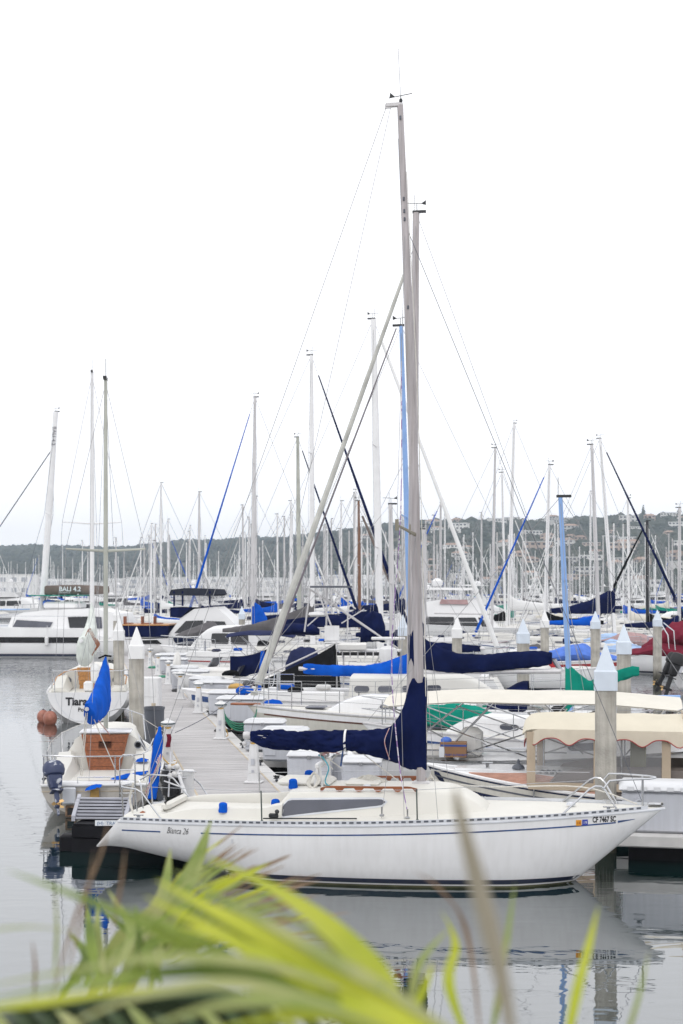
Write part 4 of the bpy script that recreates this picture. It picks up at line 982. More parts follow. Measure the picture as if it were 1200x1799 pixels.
# long tiller extension and black pole lying on the side deck
mb = MB(); a_ = BL(462, 0, -.98)[0]; b_ = BL(627, 0, -1.0)[0]; mb.tube([(a_, -.97, h.zs(a_)+.05), (b_, -1.0, h.zs(b_)+.045)], .010, 6); mb.box((a_+.15, -.95, h.zs(a_)+.09), (.14, .05, .07), bev=.015); mb.ball((a_+.2, -.95, h.zs(a_)+.15), .035, 8); mb.build('jib_track', M['blackmast'], t)
# mast, boom, sail cover
xm = BL(740, 0, 0)[0]; Ym = OY+xm*sa; zt_ = Zp(182, Ym); xt2 = BL(703, 0, 0)[0]
mb = MB(); mb.box((xm, 0, ct(xm, 0)+.0), (.26, .16, .06), bev=.02); mb.build('mast_step', M['alu2'], t)
mo, at = mast_parts(t, (xm, 0, ct(xm, 0)), (xt2, 0, zt_), .0465, M['alu'], r2=.030, spread=(), n=14, ovals=1.5, bend=.036, head=False)
H = zt_-ct(xm, 0)
q = (1352-922)/(1352-182); c_ = at(q)
for sg in (-1, 1):
    mb = MB(); tip_ = c_+Vector((-.17, sg*.80, .09)); mb.tube([c_+Vector((0, sg*.04, -.02)), tip_], [.030, .018], 8, ry=.55); mb.box(tip_, (.05, .03, .16)); mb.build('spreader', mat('weathered_spreader', (.25, .23, .18), .6, .3), mo)
mb = MB(); mb.box((xt2-.09, 0, zt_+.005), (.26, .05, .07), bev=.015); mb.box((xt2-.18, 0, zt_-.015), (.10, .03, .05)); mb.build('masthead_crane', M['alu2'], mo)
mb = MB(); mb.ball((xt2+.01, 0, zt_+.06), .028, 8, (1, 1, 1.4)); mb.tube([(xt2+.01, 0, zt_+.05), (xt2-.03, 0, zt_+.85)], .003, 4); mb.build('masthead_light', M['blackmast'], mo)
mb = MB(); z_ = zt_+.13; mb.tube([(xt2-.17, 0, z_-.02), (xt2+.18, 0, z_+.03)], .006, 5); mb.add([(xt2-.16, 0, z_-.02), (xt2-.07, 0, z_-.01), (xt2-.15, 0, z_+.06)], [(0, 1, 2)]); mb.add([(xt2-.16, .004, z_-.02), (xt2-.15, .004, z_+.06), (xt2-.07, .004, z_-.01)], [(0, 1, 2)]); mb.tube([(xt2+.01, 0, zt_+.05), (xt2+.01, 0, z_+.01)], .006, 5); mb.ball((xt2-.17, .0, z_-.10), .014, 6, (2, 1, .7)); mb.build('wind_vane', M['blackmast'], mo)
for qq in (.98, .86, .842, .83, .70): 
    mb = MB(); p_ = at(qq); mb.box(p_+Vector((.0, -.040, 0)), (.03, .02, .06), bev=.006); mb.build('mast_tang', M['bin'], mo)
mb = MB(); mb.tube([at(i/20)+Vector((-.062*(1-.3*i/20), -.006, 0)) for i in range(2, 20)], .006, 4); mb.build('sail_track', M['bin'], mo)
zb = 1.98; bx0, bx1 = xm-.10, BL(436, 0, 0)[0]
mb = MB(); mb.tube([(bx0, 0, Zp(1318, Ym)), (bx1, 0, Zp(1292, OY+bx1*sa))], .05, 10); mb.lathe([(.055, -.05), (.062, 0), (.05, .06)], (bx1-.02, 0, Zp(1292, OY+bx1*sa)), 10, 'x'); mb.ball((bx1-.05, -.03, Zp(1300, OY+bx1*sa)-.05), .04, 8); bo = mb.build('boom', M['alu2'], t)
def cst(tab):
    r = []
    for px_, yt, yb, hw in tab:
        lx, za = BL(px_, yt, 0); _, zb_ = BL(px_, yb, 0); r.append((lx, zb_, za, hw, 0))
    return r
tab = [(441, 1285, 1302, .07), (455, 1283, 1309, .08), (480, 1283.5, 1314, .10), (520, 1286, 1319, .115), (560, 1284, 1320, .125), (612, 1284, 1318, .13), (640, 1282, 1327, .15), (670, 1281, 1334, .165), (688, 1276, 1338, .17), (700, 1262, 1342, .17), (708, 1243, 1347, .165), (714, 1222, 1350, .155), (719, 1204, 1352, .14), (724, 1193, 1353, .125), (736, 1190, 1354, .11), (745, 1190, 1355, .10), (749.5, 1192, 1354, .07)]
cover_mesh(cst(tab), seed=3, nx=200, n=44, wr=.030, fold=.040, sq=2.2).build('sail_cover', M['navy'], bo, ang=80)
mb = MB(); lx = BL(608, 0, 0)[0]; za, zb_ = BL(608, 1283, 0)[1], BL(608, 1319, 0)[1]; rg = []
for dx in (-.016, .016): rg.append([(lx+dx, math.cos(a)*.155, (za+zb_)/2+math.sin(a)*((za-zb_)/2+.016)) for a in [2*PI*j/18 for j in range(18)]])
mb.rings(rg, cap=False); mb.build('strap', M['whitec'], bo)
rope('cover_lacing', [(BL(684, 0, -.2)[0], -.19, BL(684, 1279, -.2)[1]), (BL(676, 0, -.2)[0], -.205, BL(676, 1300, -.2)[1]), (BL(679, 0, -.2)[0], -.20, BL(679, 1318, -.2)[1]), (BL(684, 0, -.2)[0], -.15, BL(684, 1335, -.2)[1])], 'pinkrope', .006)
rope('reef_line', [(BL(604, 0, 0)[0], -.08, BL(604, 1318, 0)[1]), (BL(600, 0, 0)[0], -.06, BL(600, 1345, 0)[1]), (BL(602, 0, 0)[0], -.05, zt+.38)], 'blueline', .014)
for a_, b_ in (((560, 1320), (585, 1352)), ((600, 1320), (560, 1352)), ((640, 1326), (700, 1372)), ((557, 1318), (600, 1350))):
    rope('mainsheet', [(BL(a_[0], 0, 0)[0], 0, BL(a_[0], a_[1], 0)[1]), (BL(b_[0], 0, 0)[0], 0, BL(b_[0], b_[1], 0)[1])], 'rope', .008)
# standing rigging, halyards
def wire(name, a, b, r=.0035, mt='wire'): mb = MB(); mb.tube([a, b], r, 4); return mb.build(name, M[mt], t)
hd = at((1352-388)/1170)
wire('forestay', hd, (L/2-.32, 0, h.zs(L/2-.3)+.05), .0045, 'bin')
wire('backstay', Vector((xt2-.20, 0, zt_)), (-L/2+.42, -.05, h.zs(-L/2+.4)+.02), .0042)
wire('topping_lift', Vector((xt2-.14, 0, zt_-.02)), (bx1+.05, 0, Zp(1284, OY+bx1*sa)), .0035)
for sg in (-1, 1):
    tp_ = c_+Vector((-.17, sg*.80, .09)); ch = Vector((xm-.12, sg*1.02, h.zs(xm)+.03))
    wire('upper_shroud', hd, tp_, .0035); wire('upper_shroud', tp_, ch, .0035)
    wire('lower_shroud', c_+Vector((0, sg*.04, -.05)), Vector((xm-.45, sg*.98, h.zs(xm)+.03)), .0035); wire('lower_shroud', c_+Vector((0, sg*.04, -.05)), Vector((xm+.35, sg*.95, h.zs(xm)+.03)), .0035)
mb = MB(); pts = [at(.62)+Vector((-.12, -.10, 0)), at(.40)+Vector((-.16, -.4, 0)), (BL(688, 0, -.5)[0], -.5, BL(688, 1150, -.5)[1]), (BL(700, 0, -.7)[0], -.7, BL(700, 1330, -.7)[1]), (BL(716, 0, -.85)[0], -.85, BL(716, 1428, -.85)[1])]
rope('halyard', pts, 'purplerope', .008); rope('halyard', [at(.9)+Vector((.06, -.03, 0)), at(.5)+Vector((.10, -.06, 0)), at(.06)+Vector((.10, -.04, 0))], 'rope', .006)
for px_, py_ in ((671, 1430), (716, 1434)):
    lx, z_ = BL(px_, py_, -.88); mb = MB(); mb.tube([(lx, -.88, z_), (lx, -.88, z_+.10)], .014, 6); mb.box((lx, -.88, z_-.02), (.07, .05, .03), bev=.008); mb.build('shroud_turnbuckle', M['ss'], t)
# stanchions and lifelines
LF = {}
for sg in (-1, 1):
    pr = []
    for px_ in (459, 733): 
        lx = BL(px_, 0, sg*1.15)[0]; z_ = h.zs(lx); yy = sg*(h.hb(lx)-.03); mb = MB(); mb.tube([(lx, yy, z_), (lx-.01, yy*1.01, z_+.47)], .011, 8); mb.lathe([(.022, 0), (.018, .05)], (lx, yy, z_), 8); mb.build('stanchion', M['ss'] if sg > 0 else mat('dark_steel', (.16, .19, .18), .3, .8), t); pr.append(Vector((lx, yy, z_+.46)))
    pA = Vector((-L/2+.72, sg*.70, h.zs(-3.5)+.48)); pB = Vector((BL(1036, 0, sg*.5)[0], sg*.46, h.zs(3.3)+.45))
    mb = MB(); mb.tube([pA, pr[0], pr[1], pB], .004, 5); mb.build('lifeline', M['ss'], t)
# stern rail: two open halves
for sg in (-1, 1):
    mb = MB(); xa = -L/2+.40; z_ = h.zs(xa)
    mb.tube([(xa+.68, sg*(h.hb(xa+.68)-.04), h.zs(xa+.7)), (xa+.34, sg*(h.hb(xa+.3)-.02), z_+.42), (xa+.26, sg*(h.hb(xa+.3)-.03), z_+.46), (xa+.02, sg*(h.hb(xa)-.04), z_+.48), (xa-.03, sg*(h.hb(xa)-.12), z_+.48), (xa-.02, sg*.18, z_+.46), (xa+.02, sg*.15, z_+.40), (xa+.06, sg*.15, z_)], .0125, 8)
    mb.tube([(xa+.03, sg*(h.hb(xa)-.05), z_), (xa+.0, sg*(h.hb(xa)-.06), z_+.47)], .0125, 8); mb.build('stern_rail', M['ss'], t)
# bow pulpit
xA = BL(985, 0, -.62)[0]; xF = BL(1152, 0, 0)[0]; zF = BL(1150, 1366, 0)[1]
for sg in (-1, 1):
    mb = MB(); zd = h.zs(xA)
    mb.tube([(xA, sg*(h.hb(xA)-.03), zd), (xA+.40, sg*.50, zd+.36), (xA+.48, sg*.47, zd+.40), (xA+.56, sg*.45, zd+.395), (xA+.62, sg*.42, zd+.34), (xA+.80, sg*(h.hb(xA+.8)-.03), h.zs(xA+.8))], .0150, 8)
    mb.tube([(xA+.60, sg*.44, zd+.37), (xA+.68, sg*.40, zF-.01), (xA+.85, sg*.34, zF), (xF-.10, sg*.16, zF), (xF-.02, sg*.06, zF), (xF, 0, zF)], .0145, 8)
    mb.build('bow_pulpit', M['ss'], t)
mb = MB(); lx = BL(1129, 0, 0)[0]
for sg in (-1, 1): mb.tube([(lx, sg*.07, h.zs(lx)), (lx+.0, sg*.13, zF)], .013, 8)
mb.build('pulpit_leg', M['ss'], t)
mb = MB(); mb.box((L/2-.15, 0, h.zs(L/2-.15)+.03), (.22, .10, .06), bev=.02); mb.tube([(L/2-.05, -.05, h.zs(L/2-.15)+.05), (L/2-.05, .05, h.zs(L/2-.15)+.05)], .02, 8); mb.build('bow_fitting', M['ss'], t)
mb = MB(); 
for g in (-1, 1):
    for lx in (3.35, -3.5): mb.box((lx, g*(h.hb(lx)-.12), h.zs(lx)+.06), (.16, .02, .02), bev=.006); mb.box((lx, g*(h.hb(lx)-.12), h.zs(lx)+.03), (.05, .02, .06))
mb.build('cleats', M['ss'], t)
# messy stern gear
rd = random.Random(5)
for k in range(4):
    c0 = Vector((-L/2+.42+rd.uniform(-.03, .1), -.35+.1*k, h.zs(-3.9)+.04)); pts = [c0+Vector((rd.uniform(-.09, .12), rd.uniform(-.09, .09), rd.uniform(0, .08))) for i in range(6)]; rope('stern_line', pts, ['rope', 'wire', 'bin', 'rope'][k], .012)
rope('mooring_line', [(-L/2+.45, -.4, h.zs(-3.9)+.08), (-L/2+.40, -.48, h.zs(-3.9)-.05), (-L/2+.44, -.50, h.zs(-3.9)-.13), (-L/2+.48, -.48, h.zs(-3.9)-.05), (-L/2+.46, -.42, h.zs(-3.9)+.06)], 'bin', .012)
rope('hanging_line', [(-L/2+.45, -.30, 1.30), (-L/2+.38, -.26, 1.05), (-L/2+.44, -.3, .85)], 'rope', .018)
mb = MB(); mb.ball((-L/2+.58, -.25, h.zs(-3.9)+.09), .07, 10, (1, 1, 1.3)); mb.build('wooden_block', M['teak'], t)
ob = rope('bow_line', [(L/2-.4, .05, 1.12), (L/2-1.2, .4, 1.3), (L/2-2.6, .9, 1.2), (.6, 1.25, 1.22)], 'rope', .010)
mb = MB()
for k in range(6): 
    a = k; mb.tube([(.5+.03*k, 1.15, 1.20+.015*k), (.62, 1.25, 1.27+.012*k), (.80-.02*k, 1.18, 1.22), (.66, 1.1, 1.17)], .014, 5)
mb.build('rope_hank', M['rope'], t)
# ------------------------------------------------------------------ old sloop at left, stern to the camera
RZ = R(94.5); Ys = 26.4; xs_, ys_ = Xp(165, Ys), Ys; L = 7.0; dv = Vector((math.cos(RZ), math.sin(RZ), 0))
t = empty('sailboat', 'weathered tan sloop seen from its stern with navy outboard and wooden companionway', 'sailboat', (xs_+dv.x*L/2, ys_+dv.y*L/2, 0), RZ)
class HT(Hull):
    def zk(s, x):
        u = (s.L/2-x)/s.rake; zb = lerp(s.fb, 0, u) if u < 1 else -(u-1)*s.rake*.5
        return min(max(-s.draft, zb, -.02 if x < -s.L/2+.4 else -.4), s.zs(x)-.012)
h = HT(L, 2.25, .60, .60, .92, ws=.86, rake=1.0, ov=.4, rt=0, n=2.2, mx=.40, draft=.35, pw=.62)
hz = h.hull_mesh(40, 12).build('hull', M['tan'], t)
h.deck_mesh(30, camber=.03).build('deck', M['deck'], t)
h.rail(.028, up=.0, x0=-L/2).build('toe_rail', M['gel'], hz)
mb = MB(); mb.tube([(-L/2-.01, h.hb(-L/2)*q, h.fs-.0) for q in (-1, -.5, 0, .5, 1)], .03, 8); mb.build('transom_cap', M['gel'], hz)
mb = MB(); mb.tube([(-L/2-.004, h.hb(-L/2)*q*.99, h.fs-.12) for q in (-1, -.5, 0, .5, 1)], .008, 6); mb.build('transom_line', M['woodtrim'], hz)
mb, cs, ct = cabin_mesh(h, -1.05, 2.1, 1.03, .66, .60, slope=.8, aft=.10, w_side=.64); cb = mb.build('cabin', M['deck'], t)
for sg in (1, -1):
    for u in (-.3, .6): window_on(cs(sg), u-.3, u+.3, .4, .68, cb, M['winglass'], M['frame'], name='cabin_window', fr=.03)
xb_ = -1.10; zt = 1.30; z0 = .50; nb = 5
for i in range(nb):
    za, zb_ = lerp(z0, zt, i/nb), lerp(z0, zt, (i+1)/nb)-.006; wa, wb = lerp(.25, .43, i/nb), lerp(.25, .43, (i+1)/nb)
    d0, d1 = -.10+.12*i/nb, -.10+.12*(i+1)/nb
    m_ = MB(); m_.add([(xb_+d0-.03, -wa, za), (xb_+d0-.03, wa, za), (xb_+d1-.03, wb, zb_), (xb_+d1-.03, -wb, zb_), (xb_+d0+.02, -wa, za), (xb_+d0+.02, wa, za), (xb_+d1+.02, wb, zb_), (xb_+d1+.02, -wb, zb_)], [(0, 1, 2, 3), (7, 6, 5, 4), (0, 4, 5, 1), (1, 5, 6, 2), (2, 6, 7, 3), (3, 7, 4, 0)]); m_.build('board', M['teak'], t, smooth_=False)
m_ = MB()
for sg in (1, -1): m_.add([(xb_-.14, sg*.25, z0), (xb_-.14, sg*.29, z0), (xb_-.02, sg*.475, zt), (xb_-.02, sg*.43, zt), (xb_-.04, sg*.25, z0), (xb_-.04, sg*.29, z0), (xb_+.08, sg*.475, zt), (xb_+.08, sg*.43, zt)], [(0, 1, 2, 3), (7, 6, 5, 4), (0, 4, 5, 1), (1, 5, 6, 2), (2, 6, 7, 3), (3, 7, 4, 0)])
m_.build('companionway_frame', M['teak'], t, smooth_=False)
m_ = MB()
for i in range(6): m_.box((xb_-.045+.0, 0, 1.03+i*.024), (.02, .26, .010))
m_.build('vent_louvres', M['black'], t, kind='stuff')
m_ = MB(); m_.box((-.80, 0, 1.335), (.62, 1.04, .06), bev=.025); m_.build('hatch_hood', M['gel'], cb)
m_ = MB(); m_.lathe([(.075, -.02), (.085, .02), (.06, .03)], (-1.10, -.66, 1.08), 16, 'x'); m_.build('compass', M['ss'], t)
m_ = MB(); m_.lathe([(.055, -.035), (.02, -.03)], (-1.10, -.66, 1.08), 14, 'x'); m_.build('compass_face', M['blackglass'], t)
m_ = MB(); m_.box((-1.09, -.72, .78), (.03, .09, .10), bev=.008); m_.build('switch_panel', M['blackrubber'], t)
# cockpit: side coamings and well
for sg in (1, -1):
    m_ = MB(); m_.rings([[(x, sg*.98, .58), (x, sg*.93, .58+hh), (x, sg*.62, .60+hh), (x, sg*.50, .56)] for x, hh in ((-L/2+.25, .04), (-2.6, .12), (-1.6, .22), (-1.05, .36))]); m_.build('coaming', M['deck'], t)
m_ = MB(); m_.box((-L/2+.14, 0, .62), (.26, 1.5, .07), bev=.02); m_.build('aft_deck', M['gel'], t)
# blue cloths
def drape(px, py, Y, w, d, hh, label, par, mt='blue', rot=0, seed=1):
    m_ = MB(); c = P(px, py, Y); rg = []
    for i in range(9):
        q = -1+2*i/8; rg.append([Vector((c.x+q*w/2+math.sin(rot)*0, c.y+(-.5+j/6)*d, c.z+q*math.tan(rot)*w/2+hh*(1-q*q*.6)*math.sin(PI*j/6)+.02*mnoise.noise(Vector((q*3, j*.9, seed))))) for j in range(7)])
    m_.rings(rg, closed=False, cap=False); o = m_.build('cloth', M[mt]); return tag(o, label, 'cloth')
drape(222, 1366, 27.3, .80, .35, .07, 'blue cloth strip folded across the tan sloop cockpit', None, rot=R(13))
drape(165, 1385, 26.25, .30, .20, .07, 'small blue cloth over the tan sloop transom notch', None, rot=R(14), seed=4)
drape(250, 1337, 28.2, .22, .3, .06, 'little blue cloth at the right side of the tan sloop cabin', None, seed=6)
# stern rail, ladder, rudder
m_ = MB(); r = .0125; zz = .60+.55
hbs = h.hb(-L/2)
m_.tube([(-1.9, hbs*1.0, .62), (-2.2, hbs*1.02, .95), (-2.9, hbs*1.0, 1.05), (-L/2+.05, hbs*.98, zz), (-L/2-.02, hbs*.86, zz+.0), (-L/2-.02, hbs*.3, zz-.02), (-L/2-.02, -hbs*.55, zz-.02), (-L/2+.1, -hbs*.9, zz+.0), (-L/2+.5, -hbs*1.0, zz+.02), (-1.6, -hbs*1.03, zz+.10)], r, 8)
for x_, y_ in ((-L/2+.0, .95), (-2.6, 1.0), (-L/2+.05, -.40), (-L/2+.3, -.93), (-1.7, -1.02)): m_.tube([(x_, hbs*y_, .6), (x_, hbs*y_, zz-.02)], r, 8)
m_.build('stern_rail', M['ss'], t)
m_ = MB(); m_.tube([(-L/2+.0, .30, .62), (-L/2+.02, .30, .74), (-L/2+.02, -.38, .74), (-L/2, -.38, .62)], .011, 8); m_.build('low_rail', M['ss'], t)
m_ = MB(); ly_ = -.62
m_.tube([(-L/2-.06, ly_-.14, .10), (-L/2-.05, ly_-.14, 1.08), (-L/2-.05, ly_-.08, 1.16), (-L/2-.05, ly_+.08, 1.16), (-L/2-.05, ly_+.14, 1.08), (-L/2-.06, ly_+.14, .10)], .0125, 8)
for z_ in (.10, .45, .88): m_.tube([(-L/2-.06, ly_-.14, z_), (-L/2-.06, ly_+.14, z_)], .0125, 8)
m_.build('boarding_ladder', M['ss'], t)
m_ = MB(); m_.box((-L/2-.06, -.02, .30), (.05, .22, .62), taper=.65, bev=.012); m_.build('rudder', M['ochre'], t)
m_ = MB(); m_.box((-L/2-.10, -.10, .27), (.03, .26, .05), bev=.01); m_.box((-L/2-.10, -.10, .27), (.05, .06, .10), bev=.01); m_.build('rudder_fitting', M['blackrubber'], t)
m_ = MB(); m_.box((-L/2-.03, .42, .12), (.05, .20, .22), bev=.015); m_.build('exhaust_plate', mat('rusty_plate', (.22, .14, .09), .8, var=.4, vs=14), t)
m_ = MB(); m_.box((-L/2-.05, .42, .12), (.03, .12, .13), bev=.008); m_.build('exhaust_hole', M['blackrubber'], t)
m_ = MB(); m_.box((-L/2-.10, .44, .42), (.12, .24, .30), bev=.02); m_.build('engine_bracket', M['frame'], t)
ob_ = outboard(t, (-L/2-.26, .70, .72), M['engine'], tilt=R(26), s=.70, turn=R(14))
for q_ in [ob_]+list(ob_.children): q_.location = (0, -.70*.45, 0); q_.scale = (1, 1.45, 1)
for q_ in ob_.children: q_.location = (0, 0, 0); q_.scale = (1, 1, 1)
m_ = MB(); m_.ball((-2.9, hbs+.02, .64), .045, 8, (1.4, 1, .8)); m_.build('fairlead', M['blackrubber'], t)
# mast, boom and blue cover
Xm, Ym = Xp(186, 29.7), 29.7; rel = Vector((Xm, Ym, 0))-t.location; xm = rel.dot(dv); ym = rel.dot(Vector((-dv.y, dv.x, 0)))
base = Vector((xm, ym, 1.2)); top = Vector((xm-.05, ym, Zp(668, 29.7)))
mo, at = mast_parts(t, base, top, .048, M['greenmast'], r2=.036, spread=(((Zp(968, 29.7)-1.2)/(top.z-1.2), .82),), n=10, ovals=1.25, sp_mt=M['greenmast'], vane=False)
cstt = [(xm-2.95, 1.96, 2.10, .05, ym+.10), (xm-2.7, 1.75, 2.10, .10, ym+.08), (xm-2.3, 1.62, 2.16, .13, ym+.06), (xm-1.6, 1.62, 2.30, .16, ym+.03), (xm-.9, 1.66, 2.50, .16, ym), (xm-.4, 1.72, 2.68, .13, ym), (xm-.12, 1.76, 2.84, .09, ym), (xm+.05, 1.78, 2.88, .07, ym)]
m_ = MB(); m_.tube([(xm-.05, ym, 1.86), (xm-3.0, ym+.1, 1.98)], .04, 8); bo = m_.build('boom', M['alu2'], t)
cover_mesh(cstt, seed=9, nx=60, n=20, wr=.02, fold=.035).build('sail_cover', M['blue'], bo, ang=70)
m_ = MB(); m_.tube([(xm+.07, ym-.1, 2.83), (xm-.15, ym, 2.86), (xm-.1, ym+.14, 2.80)], .018, 6); m_.build('cover_strap', M['black'], bo)
def tw(name, pts, mt, r=.005): m_ = MB(); m_.tube(pts, r, 5); return m_.build(name, M[mt], t)
tw('backstay', [at(1), (-L/2+.1, .1, .65)], 'wire', .0045)
for sg in (1, -1):
    sp = at((Zp(968, 29.7)-1.2)/(top.z-1.2))+Vector((-.03, sg*.82, .04)); tw('shroud', [at(.99), sp, (xm-.05, sg*1.0, .62)], 'wire', .005); tw('shroud', [at(.5), (xm-.4, sg*1.0, .62)], 'wire', .004)
tw('forestay', [at(1), (L/2-.05, 0, .95)], 'wire', .005)
for a_, b_, mm in (((xm-2.9, ym+.12, 1.98), (-2.2, .38, .62), 'rope'), ((xm-2.9, ym+.09, 1.98), (-2.4, .33, .62), 'rope'), ((xm-2.6, ym, 1.75), (-2.3, -.35, .62), 'rope'), ((xm-2.2, ym-.04, 1.7), (-1.2, -.1, 1.3), 'pinkrope')): tw('mainsheet', [a_, b_], mm, .010)
for k in range(3): tw('line_hank', [(-1.22, .60+.03*k, .98), (-1.25, .56+.05*k, .72), (-1.24, .64+.03*k, .62), (-1.2, .66, .98)], 'rope', .012)
# bow pulpit
m_ = MB(); zb_ = .92
m_.tube([(L/2-1.3, -.62, .85), (L/2-1.1, -.55, 1.38), (L/2-.2, -.12, 1.44), (L/2-.05, 0, 1.44), (L/2-.2, .12, 1.44), (L/2-1.1, .55, 1.38), (L/2-1.3, .62, .85)], .0135, 8)
for sg in (1, -1): m_.tube([(L/2-.6, sg*.3, .9), (L/2-.55, sg*.25, 1.42)], .0135, 8)
m_.build('bow_pulpit', M['ss'], t)
for x_ in (-.9, .9): 
    for sg in (1, -1): m_ = MB(); m_.tube([(x_, sg*1.08, .6), (x_, sg*1.1, 1.15)], .012, 8); m_.build('stanchion', M['ss'] if x_ < 0 else M['whitemast'], t)
for sg in (1, -1): tw('lifeline', [(-2.6, sg*hbs, 1.12), (-.9, sg*1.1, 1.14), (.9, sg*1.1, 1.14), (L/2-1.15, sg*.56, 1.3)], 'rope', .006)
# rolled sail in blue sleeve and the gear heap by the dock step
m_ = MB(); a_, b_ = P(281, 1277, 25.4), P(267, 1404, 25.0); pts = [a_.lerp(b_, i/24) for i in range(25)]
m_.tube(pts, [.028+.062*smooth(i/6)*(1-.25*smooth((i-18)/6))+.008*mnoise.noise(Vector((i*.8, 3, 1))) for i in range(25)], 12); o = m_.build('rolled_sail', M['blue'], ang=80); tag(o, 'tall thin bright blue sleeve standing beside the tan sloop stern', 'rolled sail')
m_ = MB(); m_.tube([b_, b_+Vector((0, 0, -.06))], .02, 8); m_.build('pole_end', M['woodtrim']).parent = o
g = empty('folding_dock_cart', 'jumble of steel tubes and white fittings behind the blue sleeve', 'gear heap', P(300, 1400, 25.2))
def gl(pts, r, mt, nm): m_ = MB(); m_.tube([Vector(p)-g.location for p in pts], r, 8); m_.build(nm, M[mt], g)
gl([P(290, 1345, 25.4), P(310, 1352, 25.4), P(330, 1400, 25.3)], .022, 'ss', 'tube'); gl([P(284, 1362, 25.3), P(340, 1368, 25.6), P(352, 1378, 25.4), P(368, 1402, 25.2)], .015, 'ss', 'tube'); gl([P(300, 1320, 25.4), P(296, 1400, 25.3)], .014, 'whitemast', 'tube')
gl([P(288, 1372, 25.2), P(322, 1384, 25.2)], .014, 'whitemast', 'tube'); gl([P(310, 1350, 25.3), P(327, 1398, 25.2)], .03, 'whitemast', 'tube'); gl([P(270, 1352, 25.3), P(345, 1356, 25.5)], .013, 'ss', 'tube')
m_ = MB(); m_.lathe([(.02, 0), (.15, .04), (.16, .45), (.12, .52), (.02, .54)], P(300, 1400, 25.6)-g.location, 16); m_.build('tank', M['blackrubber'], g)
for px_, py_ in ((297, 1348), (306, 1360), (311, 1347), (299, 1363)): m_ = MB(); m_.ball(P(px_, py_, 25.25)-g.location, .055, 10); m_.build('float_ball', M['seat'], g)
rd = random.Random(3)
for k, mm in enumerate(('pinkrope', 'rope', 'pinkrope', 'wire', 'rope')):
    a0 = P(282-k*2, 1325+k*3, 25.1); m_ = MB(); pts = [a0-g.location]
    for i in range(5): pts.append(P(282-6*i-rd.uniform(0, 4), 1335+i*15+k*3, 25.0)-g.location)
    m_.tube(pts, .010, 5); m_.build('line', M[mm], g)

# ------------------------------------------------------------------ second left sloop with its name on the transom
RZ = R(97); Ys = 44.9; L = 8.8; dv = Vector((math.cos(RZ), math.sin(RZ), 0))
t = empty('sailboat', 'white sloop named on its transom moored beyond the tan sloop, brown buoys at its quarter', 'sailboat', (Xp(154, Ys)+dv.x*L/2, Ys+dv.y*L/2, 0), RZ)
h = HT(L, 2.85, 1.0, .98, 1.3, ws=.88, rake=1.2, ov=.4, rt=0, n=1.9, mx=.42, draft=.35, pw=.62)
hz = h.hull_mesh(36, 12).build('hull', M['gel'], t); h.deck_mesh(30, camber=.0).build('deck', M['deck'], t)
mb = MB()
for k_ in (.80,): mb.tube([(-L/2-.004, s__*h.y(-L/2, z__)*k_, z__) for s__, z__ in [(1, 1-.05*i) for i in range(19)]+[(-1, .1+.05*i) for i in range(19)]], .008, 5)
mb.build('transom_seam', M['frame'], hz)
h.rail(.04, up=.0, x0=-L/2).build('rub_rail', M['gel'], hz)
def tf(u, v, o): return Vector((-L/2-.01-o, -u, v))
text_on(lambda u, v, o: tf(u-.68, v+.60, o), 'Tiara', .34, 'boat_name', M['ink'], hz, bold=.012, sx=.95)
text_on(lambda u, v, o: tf(u-.30, v+.40, o), 'Point Loma', .17, 'home_port', M['ink'], hz, bold=.004)
mb, cs, ct = cabin_mesh(h, -1.7, 2.4, 1.05, .65, .55, slope=.8, aft=.1, w_side=.85); cb = mb.build('cabin', M['deck'], t)
for sg in (1, -1):
    for u in (-1, .2, 1.2): window_on(cs(sg), u-.3, u+.3, .4, .66, cb, M['winglass'], name='portlight')
for i in range(5):
    m_ = MB(); m_.box((-1.86, 0, 1.0+.145*i), (.05, .80+.04*i, .14), bev=.006); m_.build('board', M['teak2'], t)
for sg in (1, -1):
    m_ = MB(); m_.lathe([(.10, -.03), (.11, .01), (.03, -.02)], (-1.78, sg*.78, 1.22), 14, 'x'); m_.build('instrument', M['bin'], t)
    m_ = MB(); m_.rings([[(x, sg*1.18, 1.0), (x, sg*1.12, 1.0+hh), (x, sg*.80, 1.02+hh), (x, sg*.62, .98)] for x, hh in ((-L/2+.45, .10), (-3.2, .20), (-1.7, .38))]); m_.build('coaming', M['deck'], t)
    m_ = MB(); m_.tube([(-1.72, sg*.45, 1.60), (-1.74, sg*.9, 1.50), (-1.9, sg*1.16, 1.32), (-3.2, sg*1.14, 1.18)], .022, 6); m_.build('wood_trim', M['teak2'], t)
m_ = MB(); r = .016; m_.tube([(-2.6, 1.25, 1.0), (-2.7, 1.22, 1.62), (-L/2+.3, 1.08, 1.66), (-L/2+.3, -1.08, 1.66), (-2.7, -1.22, 1.62), (-2.6, -1.25, 1.0)], r, 6)
for y_ in (1.05, .4, -.4, -1.05): m_.tube([(-L/2+.32, y_, 1.0), (-L/2+.3, y_, 1.66)], r, 6)
m_.build('stern_rail', M['ss'], t)
m_ = MB(); m_.box((-L/2+.5, 0, 1.15), (.3, .3, .35), bev=.06); m_.build('helm_seat', M['gel'], t)
Ym = 48.6; Xm = Xp(162, Ym); rel = Vector((Xm, Ym, 0))-t.location; xm = rel.dot(dv); ym = rel.dot(Vector((-dv.y, dv.x, 0)))
ztp = Zp(655, Ym); sq_ = (Zp(920, Ym)-1.6)/(ztp-1.6)
mo, at = mast_parts(t, (xm, ym, 1.6), (xm-.1, ym, ztp), .075, M['whitemast'], r2=.055, spread=((sq_, 1.0),), ovals=1.3, vane=False)
